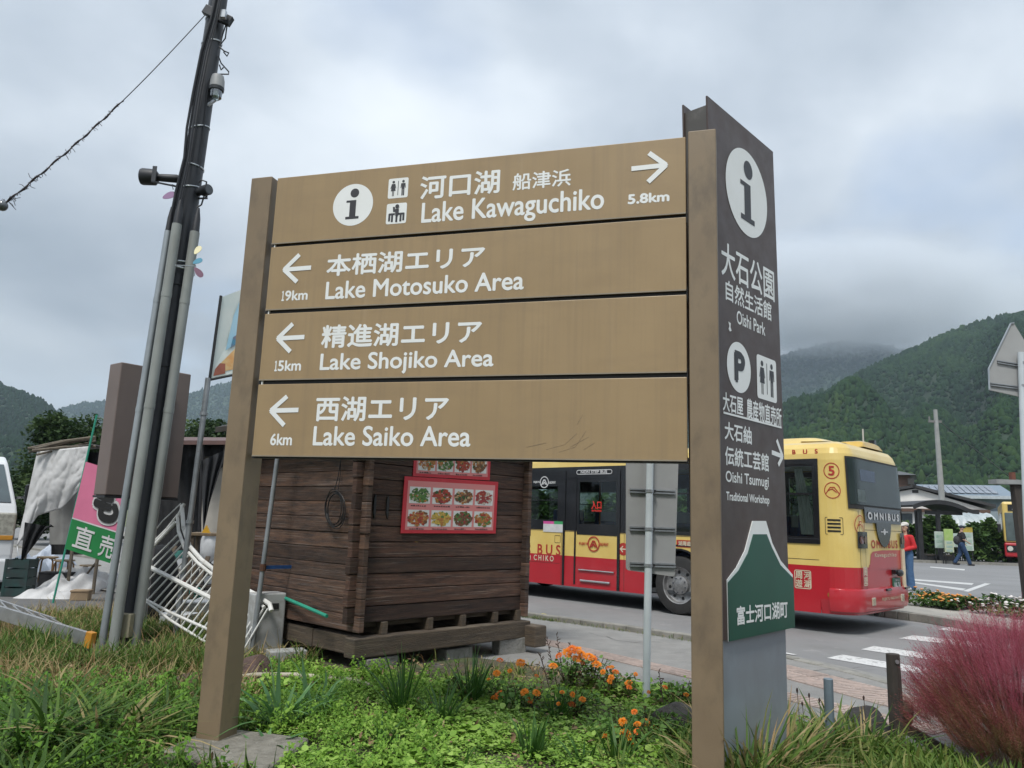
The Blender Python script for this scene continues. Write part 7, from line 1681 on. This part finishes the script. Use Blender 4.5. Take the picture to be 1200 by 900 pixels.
def pxx(x, y): c = CAM.transposed() @ (Vector((x, y, 0)) - Vector((0, 0, EYE))); return 600 + F * c.x / c.z
def clover_zone(x, y):
    p = pxx(x, y); 
    if nearhose(x, y) or infoot(x, y) or y > 7.35 - .12 * (x + 1.2): return 0.0
    return min(1, max(0, (p - 285) / 40)) * min(1, max(0, (845 - p) / 40))
foot_c = sum(cf, Vector()) / 4
def infoot(x, y, m_=1.10):
    q = [foot_c + (p - foot_c) * m_ for p in cf]; s_ = 0
    for i in range(4):
        a, b = q[i], q[(i + 1) % 4]; s_ += 1 if (b.x - a.x) * (y - a.y) - (b.y - a.y) * (x - a.x) > 0 else -1
    return abs(s_) == 4
def hutfront(x, y): a, b = ab((x, y)); return hutA - .7 < a and hutB - .75 < b
HL = [gp(px_, 797, .1) for px_ in range(285, 455, 8)]
def nearhose(x, y): return any((p.x - x) ** 2 + (p.y - .06 - y) ** 2 < .017 for p in HL)
def near_field(x, y): return 0 if inhut(x, y) or infoot(x, y) or nearhose(x, y) or (abs(x + 3.95 + .05 * (8.4 - y) * 0) < .42 and 7.55 < y < 8.9) else (.06 if hutfront(x, y) and x > -1.75 else 1)
# dry and green meadow at the left
def d1(x, y): return near_field(x, y) * (1 - clover_zone(x, y)) * (1 if x < .2 else .25) * (.55 + .45 * gnoise(x * .7, y * .7))
def t1(x, y, r_): base_ = .47 + .30 * gnoise(x * .9 + 3, y * .9) + (.13 if y > 6.2 else -.1); return base_ + .42 * (r_.random() - .5)
area_grass('meadow_grass', 30000, (-8.5, 1.0), (4.3, 13), d1, lambda x, y: (.17 if y < 7 else .12) + .07 * gnoise(x * 1.3, y * 1.3), t1, gr, 21, wscale=.85)
area_grass('dry_grass', 9500, (-8.0, -.6), (6.2, 12.5), lambda x, y: near_field(x, y) * (1 - clover_zone(x, y)) * (.35 + .65 * max(0, gnoise(x * 1.1 + 5, y * 1.1))), lambda x, y: .27, lambda x, y, r_: .74 + .26 * r_.random(), gr, 22, [droop(1.0, .006), droop(.8, .006), blade(.9, .006), blade(.5, .006)], .8)
# weeds against the kiosk, junk and barrier
area_grass('tall_weeds', 9000, (-5.2, -1.2), (7.0, 9.6), lambda x, y: near_field(x, y) * (1 if x < -1.7 else 0), lambda x, y: .11 if 278 < pxx(x, y) < 345 else .20 + .08 * gnoise(x * 2, y * 2), lambda x, y, r_: .34 + .3 * (r_.random() - .3), gr, 23, wscale=.9)
# bright clover bed
def cover(n, seed, ls, zr, dens, mat=br_, name='ground_cover', tone=(0, 1), xr_=(-2.1, 1.9), yr_=(4.3, 7.9)):
    r_ = np.random.default_rng(seed); P = []; Rn = []; S = []
    while len(P) < n:
        x = xr_[0] + (xr_[1] - xr_[0]) * r_.random(); y = yr_[0] + (yr_[1] - yr_[0]) * r_.random(); a, b = ab((x, y))
        if a > a_edge(b) - .02 or inhut(x, y) or r_.random() > dens(x, y) * (.25 if mnoise.noise(Vector((x * 1.9, y * 1.9, 3))) < -.28 else 1): continue
        m_ = .5 + .5 * gnoise(x * 2.4, y * 2.4); P.append((x, y, gh(x, y) + zr[0] + (zr[1] - zr[0]) * r_.random() ** .7 * (.5 + .9 * m_))); Rn.append(min(1, max(0, tone[0] + (tone[1] - tone[0]) * (.2 + .45 * (P[-1][2] - gh(x, y)) / zr[1] + .5 * (r_.random() - .25) + .15 * gnoise(x * 3, y * 3))))); S.append(ls * (.55 + .9 * r_.random()) * (1 + .5 * gnoise(x * 1.7 + 9, y * 1.7)))
    return scatter(name, LEAVES, P, r_.random(n) * 6.28, r_.normal(size=n) * .38, S, mat, Rn, kind='stuff')
cover(64000, 31, .0205, (.0, .07), clover_zone); cover(4200, 32, .042, (.03, .10), lambda x, y: clover_zone(x, y) * (1 if gnoise(x * 1.4 + 2, y * 1.4) > .05 else .12))
cover(6500, 33, .030, (.0, .09), lambda x, y: 1.0 if pxx(x, y) > 855 else 0, tone=(0, .8), xr_=(1.2, 3.2), yr_=(4.3, 6.6))
# low leafy weeds at lower left
cover(7000, 34, .028, (.0, .09), lambda x, y: near_field(x, y) * (1 - clover_zone(x, y)) * (1 if y < 5.8 else .2), tone=(-.1, .6), xr_=(-4.5, -1.2), yr_=(4.3, 6.6))

def clump(name, label, px_, py_, n, h, mat, seed, templ, spread=.12, tiltm=.35, tone=(.0, .6), cat='plant', group=None, w_=1.0, base=None):
    g = base or gp(px_, py_, .05); t = thing(name, label, cat, (g.x, g.y, gh(g.x, g.y) - .02), 0, group); r_ = np.random.default_rng(seed)
    a = r_.random(n) * 6.283; rad = spread * r_.random(n) ** .6; P = np.stack([rad * np.cos(a), rad * np.sin(a), np.zeros(n)], 1); hh = h * (.5 + .65 * r_.random(n)); S = np.stack([hh, w_ * (.6 + .5 * r_.random(n)), hh], 1)
    tl = tiltm * (.25 + .9 * rad / spread) * (.6 + .7 * r_.random(n)); yaw = a + r_.normal(size=n) * .5
    scatter('blades', templ, P, yaw, tl, S, mat, np.clip(tone[0] + (tone[1] - tone[0]) * r_.random(n) ** .9, 0, 1), tilt_dir=a + r_.normal(size=n) * .3, parent=t); return t
DL = [droop(.75, .011), droop(1.0, .011), droop(.5, .012), blade(.6, .013), blade(1.0, .011)]
dl = [(15, 895, 150, .56, 'at the lower left corner of the garden'), (62, 878, 170, .60, 'big dark tuft second from the left edge'), (122, 880, 150, .55, 'third from the left edge, with many browned tips'), (168, 862, 120, .44, 'behind and left of the concrete footing'), (216, 850, 90, .36, 'right behind the left sign post footing'), (70, 830, 110, .42, 'further back at the left, half straw coloured'), (10, 845, 110, .46, 'at the left edge behind the front tufts'), (28, 935, 120, .42, 'lowest at the left, cut by the frame')]
for i, (x, y, n, h, l) in enumerate(dl): clump('daylily_tuft', 'arching daylily tuft ' + l, x, y, n, h, gr, 50 + i, DL, .17, .5, (.0, .46) if i not in (2, 5) else (.15, .95), group='daylily tufts in the garden')
br = [(868, 945, 130, .50, 'nearest, in front of the grey pylon base'), (893, 925, 150, .54, 'right before the middle of the pylon foot'), (922, 905, 150, .46, 'between the pylon and the thin steel stake'), (950, 884, 110, .34, 'left of the thin steel stake'), (1012, 890, 130, .36, 'between the steel stake and the wooden bollard'), (862, 880, 110, .36, 'straw-mixed, against the pylon foot'), (985, 868, 80, .34, 'thin, behind the steel stake')]
for i, (x, y, n, h, l) in enumerate(br): clump('daylily_tuft', 'browning daylily tuft ' + l, x, y, n, h * 1.12, gr, 70 + i, [droop(.5, .010), droop(.75, .010), blade(.5, .011), blade(.85, .011), blade(.3, .010)], .16, .42, (.12, .95), group='daylily tufts in the garden')
area_grass('bright_grass', 5200, (.6, 3.0), (4.2, 5.5), lambda x, y: 1 if pxx(x, y) > 790 else .15, lambda x, y: .20, lambda x, y, r_: .3 + .35 * r_.random(), gr, 41, wscale=1.3)
# plantain-like seed spikes beside the pylon
for i, (x, y) in enumerate(((934, 806), (948, 812), (960, 818), (1012, 815), (992, 845), (940, 822), (905, 808))):
    g = gp(x + 3, 893); p1 = at(x, y, g.y); t = thing('seed_spike', ('thin dark seed spike right of the pylon, ' + ('nearest the pylon, above the tufts', 'tallest of the left bunch', 'third from the pylon', 'rightmost, close to the wooden bollard', 'short, just right of the steel stake', 'low, between taller spikes', 'standing before the grey pylon base')[i]), 'plant', (g.x, g.y, 0), 0, 'seed spikes right of the pylon'); d = p1 - Vector((g.x, g.y, 0))
    MB().tube([(0, 0, 0), d * .5 + Vector((.01, 0, 0)), d], .0022, 4).build('stalk', grey_wood, t); MB().tube([d * .93, d * .97, d], [.004, .0075, .003], 6).build('spike', M('seed_brown', (.05, .03, .025), .9), t)
IB = [blade(.15, .034, 5), blade(.35, .032, 5), blade(.6, .03, 5), blade(.9, .03, 6), droop(.45, .03)]; NB = [blade(.1, .0095, 5), blade(.25, .0095, 5), blade(.5, .009, 5), droop(.4, .009), blade(.8, .009, 5)]
irm = M('iris_leaves', rough=.5, spec=.4, trans=.25, attr=[(0, (.045, .13, .045)), (.6, (.11, .24, .08)), (1, (.22, .38, .15))])
iris = [(326, 858, 34, .52, 'broad bluish leaves, right beside the left sign post'), (366, 842, 26, .44, 'broad leaves, second from the left sign post'), (314, 880, 8, .22, 'small and low by the footing corner')]
for i, (x, y, n, h, l) in enumerate(iris): clump('iris_clump', 'iris clump with ' + l if i < 2 else 'iris clump, ' + l, x, y, n, h, irm, 90 + i, IB, .07, .5, (.1, 1), group='iris clumps in the clover', w_=.55)
nvm = M('narrow_leaves', rough=.5, spec=.35, trans=.25, attr=[(0, (.03, .085, .018)), (.6, (.07, .16, .03)), (.9, (.13, .24, .05)), (1, (.35, .33, .16))])
nar = [(470, 842, 30, .46, 'in front of the kiosk middle, the tallest'), (553, 828, 34, .44, 'right before the kiosk end and the marigolds'), (518, 852, 24, .34, 'between the two tall tufts'), (447, 882, 14, .24, 'low in the clover at the left'), (622, 893, 26, .30, 'in the foreground clover'), (652, 846, 22, .26, 'just before the marigold patch'), (725, 905, 14, .34, 'near the bottom edge, beside the marigolds'), (538, 905, 12, .16, 'tiny, at the bottom edge'), (683, 905, 14, .22, 'short, bottom edge under the white pole'), (600, 838, 18, .22, 'low, amid the marigold stems')]
for i, (x, y, n, h, l) in enumerate(nar): clump('narrow_leaf_tuft', 'upright narrow green leaf tuft ' + l, x, y, int(n * 1.7), h * 1.12, nvm, 110 + i, NB, .055, .22, (.0, .55), group='narrow leaved tufts in the clover')
# marigolds
mgl = M('marigold_leaves', rough=.7, trans=.25, attr=[(0, (.10, .05, .035)), (.3, (.10, .085, .03)), (.55, (.08, .18, .03)), (1, (.16, .30, .06))])
org = M('marigold_orange', (.92, .33, .012), .6, (.82, .21, .006), 30, trans=.15); org2 = M('marigold_deep', (.80, .19, .006), .6, (.66, .12, .004), 30)
def flower_mesh(seed):
    r_ = random.Random(seed); mb = MB()
    for ring_, (rad, zz, n, sz) in enumerate(((.95, .0, 12, .42), (.75, .18, 11, .4), (.52, .34, 9, .36), (.28, .44, 6, .32), (.08, .5, 3, .28))):
        for k in range(n):
            a = 6.283 * k / n + r_.uniform(-.2, .2); c_, s_ = math.cos(a), math.sin(a); w_ = sz * r_.uniform(.8, 1.2); p = lambda rr, tt, z: (rr * c_ - tt * s_, rr * s_ + tt * c_, z)
            mb.add([p(rad * .35, 0, zz - .1), p(rad * .8, -w_ * .5, zz + .05), p(rad * 1.05, -w_ * .3, zz + r_.uniform(-.08, .1)), p(rad * 1.08, w_ * .3, zz + r_.uniform(-.08, .1)), p(rad * .8, w_ * .5, zz + .05)], [(0, 1, 2, 3, 4)])
    return mb
FM = [flower_mesh(i) for i in range(3)]; FO = []
flowers = [(485, 192, 11), (548, 200, 15), (475, 232, 12), (515, 225, 8), (597, 240, 7), (450, 250, 6), (485, 298, 16), (468, 306, 11), (560, 290, 13), (597, 292, 13), (578, 315, 10), (707, 297, 9), (705, 328, 14), (737, 312, 11), (675, 290, 8), (664, 326, 7), (665, 178, 12), (690, 170, 15), (705, 160, 15), (718, 188, 14), (735, 175, 13), (758, 182, 16), (770, 187, 12), (780, 205, 16), (737, 200, 9), (722, 162, 14), (648, 210, 14), (800, 228, 9), (815, 215, 8), (827, 213, 7), (838, 228, 11), (825, 245, 10), (820, 257, 9), (878, 262, 12), (880, 275, 9), (940, 290, 6), (896, 350, 10), (860, 380, 13), (905, 388, 12), (930, 382, 13), (905, 410, 11), (843, 408, 13), (832, 425, 9), (805, 423, 10), (870, 420, 19), (885, 443, 10), (928, 438, 17), (960, 397, 9), (990, 275, 9), (1055, 298, 9), (900, 235, 7)]
plants = [(548, 822, 'leftmost, in front of the kiosk end'), (590, 828, 'between the kiosk end and the tall patch'), (614, 838, 'low and bare stemmed, before the tall patch'), (668, 812, 'left half of the tallest patch'), (692, 812, 'right half of the tallest patch, crowded with blooms'), (672, 842, 'in front of the tallest patch'), (718, 820, 'between the tallest patch and the white pole'), (740, 886, 'front cluster of bright blooms near the right sign post'), (725, 878, 'front cluster, left of the brightest blooms'), (762, 872, 'sparse, behind the boulder at the right sign post'), (795, 835, 'browned, right behind the white pole')]
PL = []
for i, (x, y, l) in enumerate(plants):
    g = gp(x, y, .05); t = thing('marigold_plant', 'orange marigold plant ' + l, 'flower', (g.x, g.y, gh(g.x, g.y) - .02), 0, 'marigold plants in the bed'); PL.append((x, y, t, g)); r_ = np.random.default_rng(200 + i); n = 300
    H_ = .27 if i in (3, 4) else .20; a = r_.random(n) * 6.283; rad = .19 * r_.random(n) ** .6; z = H_ * r_.random(n) ** .7; P = np.stack([rad * np.cos(a), rad * np.sin(a), z], 1)
    brown = .0 if i in (7, 8) else .25
    scatter('foliage', LEAVES, P, a, r_.normal(size=n) * .7, .032 * (.5 + r_.random(n)), mgl, np.clip(.65 * z / H_ + .35 * r_.random(n) - brown * (.5 if i % 2 else 1.1) + .15, 0, 1), parent=t)
    mb = MB(); 
    for k in range(22): a_ = random.uniform(0, 6.28); q = random.uniform(.05, .18); mb.tube([(0.02 * math.cos(a_), .02 * math.sin(a_), 0), (q * .5 * math.cos(a_), q * .5 * math.sin(a_), H_ * .5), (q * math.cos(a_), q * math.sin(a_), H_ * random.uniform(.8, 1.1))], .003, 4)
    mb.build('stems', M('marigold_stem', (.06, .025, .018), .8, (.04, .03, .015), 9), t)
for j, (zx, zy, s) in enumerate(flowers):
    x = 400 + zx / 2.609; y = 700 + zy / 2.609; cand = [(abs(x - p[0]) + (0 if p[1] > y + 3 else 999) + abs(p[1] - 34 - y) * .6, k) for k, p in enumerate(PL)]; _, k = min(cand); t = PL[k][2]; g = PL[k][3]
    P_ = at(x, y, g.y - .10 + random.uniform(-.06, .04)); sz = s / 2.609 / 900 * g.y * .98
    o = FM[j % 3].build('flower_head', org if (j % 4) else org2, t) if len(FO) < 6 else FO[j % 6].copy()
    if len(FO) < 6: FO.append(o)
    else: C.objects.link(o); o.parent = t
    o.location = P_ - t.location; o.scale = (sz, sz, sz * 1.1); d = Vector((-g.x, -g.y, 1.9 * g.y)).normalized(); o.rotation_euler = (R(random.uniform(15, 55)), R(random.uniform(-30, 20)), random.uniform(-.4, .4))
# dried brown stalks
for i, (x, y, x2, y2) in enumerate(((655, 800, 640, 745), (664, 802, 652, 742), (672, 800, 668, 752), (648, 806, 632, 765), (780, 830, 772, 785))):
    g = gp(x, y + 14); p = at(x2, y2, g.y) - Vector((g.x, g.y, 0)); mb = MB().tube([(0, 0, 0), p * .6, p], [.004, .003, .002], 5)
    for k in range(16): f = .45 + .55 * k / 16; q = p * f; mb.tube([q, q + Vector((random.uniform(-.03, .03), random.uniform(-.02, .02), random.uniform(0, .04)))], .004, 3)
    tag(mb.build('dead_stalk', M('stalk_brown', (.055, .035, .028), .9, (.09, .06, .045), 20), loc=(g.x, g.y, 0)), ('dried brown flower stalk over the marigolds, ' + ('curving left, longest', 'tallest, beside the longest one', 'upright, right of the tallest', 'lowest and furthest left', 'alone behind the white pole')[i]), 'plant', 'dead stalks in the marigold patch')

# ------------------------------------------------------------------ red kochia bush
kc = at(1186, 700, 5.35); kc.z = 0
kb = thing('kochia_bush', 'big feathery crimson kochia bush at the lower right corner', 'bush', kc)
def shoot(seed):
    r_ = random.Random(seed); v = [(-.006, 0, 0), (.006, 0, 0), (.0, .0, 1)]; f = [(0, 1, 2)]; bx_ = r_.uniform(-.1, .1)
    for k in range(16):
        z = .15 + .82 * k / 16; a = k * 2.4 + r_.random(); l = .20 * (1.1 - z * .75); o = len(v); c_, s_ = math.cos(a), math.sin(a)
        v += [(0, 0, z), (c_ * l * .5 - s_ * .012, s_ * l * .5 + c_ * .012, z + l * .45), (c_ * l, s_ * l, z + l * .95)]; f.append((o, o + 1, o + 2))
    return v, f
SH = [shoot(i) for i in range(6)]
kch = M('kochia', rough=.75, spec=.2, trans=.25, attr=[(0, (.09, .11, .035)), (.22, (.20, .11, .055)), (.45, (.31, .08, .09)), (.72, (.39, .085, .135)), (1, (.54, .22, .27))])
r_ = np.random.default_rng(77); P = []; TL = []; TD = []; S = []; Rn = []; Hk = 1.0; Wk = .64
for k in range(15000):
    th = r_.random() * 6.283; el = math.asin(r_.random() * 1.0) ; rr = .55 + .45 * r_.random() ** .5
    lump = 1 + .06 * math.sin(th * 5 + el * 4) + .05 * math.sin(th * 11 - el * 7) + .04 * math.sin(th * 23 + el * 15)
    d = np.array([math.cos(el) * math.cos(th), math.cos(el) * math.sin(th), math.sin(el)]); x, y, z = d[0] * Wk * rr * lump, d[1] * Wk * rr * lump, .18 + d[2] * (Hk - .30) * rr * lump
    if r_.random() < .25: z = .02 + .35 * r_.random(); q = (.45 + .42 * r_.random()) * (.58 + .42 * min(1, z / .38)); x, y = Wk * q * math.cos(th) , Wk * q * math.sin(th)
    P.append((x, y, z)); TD.append(th); TL.append(R(8) + R(46) * min(1, math.hypot(x, y) / Wk) * (1 - .35 * z) + .12 * r_.normal()); s = .10 + .07 * r_.random(); S.append((s * .9, s * .9, s * (1.2 if rr > .8 else .9)))
    Rn.append(min(1, max(0, .12 + .68 * z / Hk + .40 * (r_.random() - .45) + .12 * math.sin(th * 4 + z * 7))))
n = len(P); scatter('shoots', SH, P, r_.random(n) * 6.28, np.array(TL), S, kch, Rn, tilt_dir=np.array(TD), parent=kb)
# tall wisps that stick out of the crown
P = []; TD = []; TL = []; S = []; Rn = []
for k in range(300):
    th = r_.random() * 6.283; q = r_.random() ** .5 * .85; P.append((Wk * q * math.cos(th), Wk * q * math.sin(th), .16 + (Hk - .32) * math.sqrt(max(0, 1 - q * q)) )); TD.append(th); TL.append(q * R(50) + .1 * r_.normal()); s = .14 + .12 * r_.random(); S.append((s * .5, s * .5, s)); Rn.append(.62 + .38 * r_.random())
n = len(P); scatter('wisps', SH, P, r_.random(n) * 6.28, np.array(TL), S, kch, Rn, tilt_dir=np.array(TD), parent=kb)
mb = MB()
for k in range(60): th = random.uniform(0, 6.28); q = random.uniform(.2, .6); mb.tube([(0, 0, 0), (q * .5 * math.cos(th), q * .5 * math.sin(th), .3), (q * math.cos(th), q * math.sin(th), .35 + .5 * (1 - q))], [.009, .006, .003], 4)
mb.build('branches', M('kochia_stem', (.10, .04, .035), .9, (.07, .05, .03), 9), kb)

# weeds growing out of the joint along the kerb
P = []; r_ = np.random.default_rng(61)
for p, q in zip(near_s[:-1], near_s[1:]):
    for k in range(int((q - p).length * 260)):
        f = r_.random(); c = p.lerp(q, float(f)); t = (q - p).normalized(); n = Vector((t.y, -t.x, 0))
        if -1.5 < c.x < 3.2 and c.y > 9 and r_.random() < .25 + .75 * (math.sin(c.x * 2.3 + 1) > .1) * (c.x < 1.6): cc = c + n * float(.15 + .07 * r_.random()); P.append((cc.x, cc.y, .03))
n = len(P); hh = .03 + .06 * r_.random(n); scatter('kerb_weeds', BL, P, r_.random(n) * 6.28, r_.random(n) * .6, np.stack([hh, .3 * np.ones(n), hh], 1), gr, .2 + .6 * r_.random(n), kind='stuff')
# yellow mark on the kerb and litter-like leaves on the soil
ym = MB().ball((0, 0, 0), (.07, .045, .012), 10, 6).build('kerb_stud', M('stud_yellow', (.75, .62, .03), .4), loc=gp(636, 720, .01) ); tag(ym, 'small yellow reflective stud by the kerb beside the kiosk', 'road stud')

# other plants and litter among the clover
r_ = np.random.default_rng(71)
def sprinkle(name, n, templ, mat, ls, z0, z1, tone, dens, tiltm=.4):
    P = []
    while len(P) < n:
        x = -4.2 + 6.6 * r_.random(); y = 4.4 + 3.6 * r_.random(); a, b = ab((x, y))
        if a > a_edge(b) - .03 or inhut(x, y) or infoot(x, y) or r_.random() > dens(x, y): continue
        P.append((x, y, gh(x, y) + z0 + (z1 - z0) * r_.random()))
    return scatter(name, templ, P, r_.random(n) * 6.28, r_.normal(size=n) * tiltm, ls * (.6 + .8 * r_.random(n)), mat, tone[0] + (tone[1] - tone[0]) * r_.random(n), kind='stuff')
dlm = M('dead_leaves', rough=.9, attr=[(0, (.10, .06, .035)), (.5, (.22, .14, .075)), (1, (.38, .29, .17))])
sprinkle('fallen_leaves', 1800, [leaf(.45, .4), leaf(.55, -.3), leaf(.3, .5)], dlm, .05, .03, .085, (0, 1), lambda x, y: .35 + .65 * (gnoise(x * 2, y * 2) > 0), .7)
WD = []
for sd in range(4):
    q = random.Random(sd); v = []; f = []
    for k in range(9):
        z = .15 + .85 * k / 9; a = k * 2.4; l = .42 * (1 - z * .6) * q.uniform(.8, 1.1); c_, s_ = math.cos(a), math.sin(a); o = len(v)
        v += [(0, 0, z), (c_ * l * .5 - s_ * .07, s_ * l * .5 + c_ * .07, z + .12), (c_ * l, s_ * l, z + .02), (c_ * l * .5 + s_ * .07, s_ * l * .5 - c_ * .07, z + .12)]; f.append((o, o + 1, o + 2, o + 3))
    o = len(v); v += [(-.012, 0, 0), (.012, 0, 0), (0, 0, 1)]; f.append((o, o + 1, o + 2)); WD.append((v, f))
sprinkle('leafy_weeds', 900, WD, br_, .13, 0, .01, (.15, .85), lambda x, y: clover_zone(x, y) * (1 if pxx(x, y) < 520 else .04) * (.2 + .8 * (gnoise(x * 1.6 + 4, y * 1.9) > .1)), .15)
sprinkle('leafy_weeds', 700, WD, br_, .16, 0, .01, (.0, .5), lambda x, y: 1 if pxx(x, y) < 290 and y < 6.4 else 0, .2)
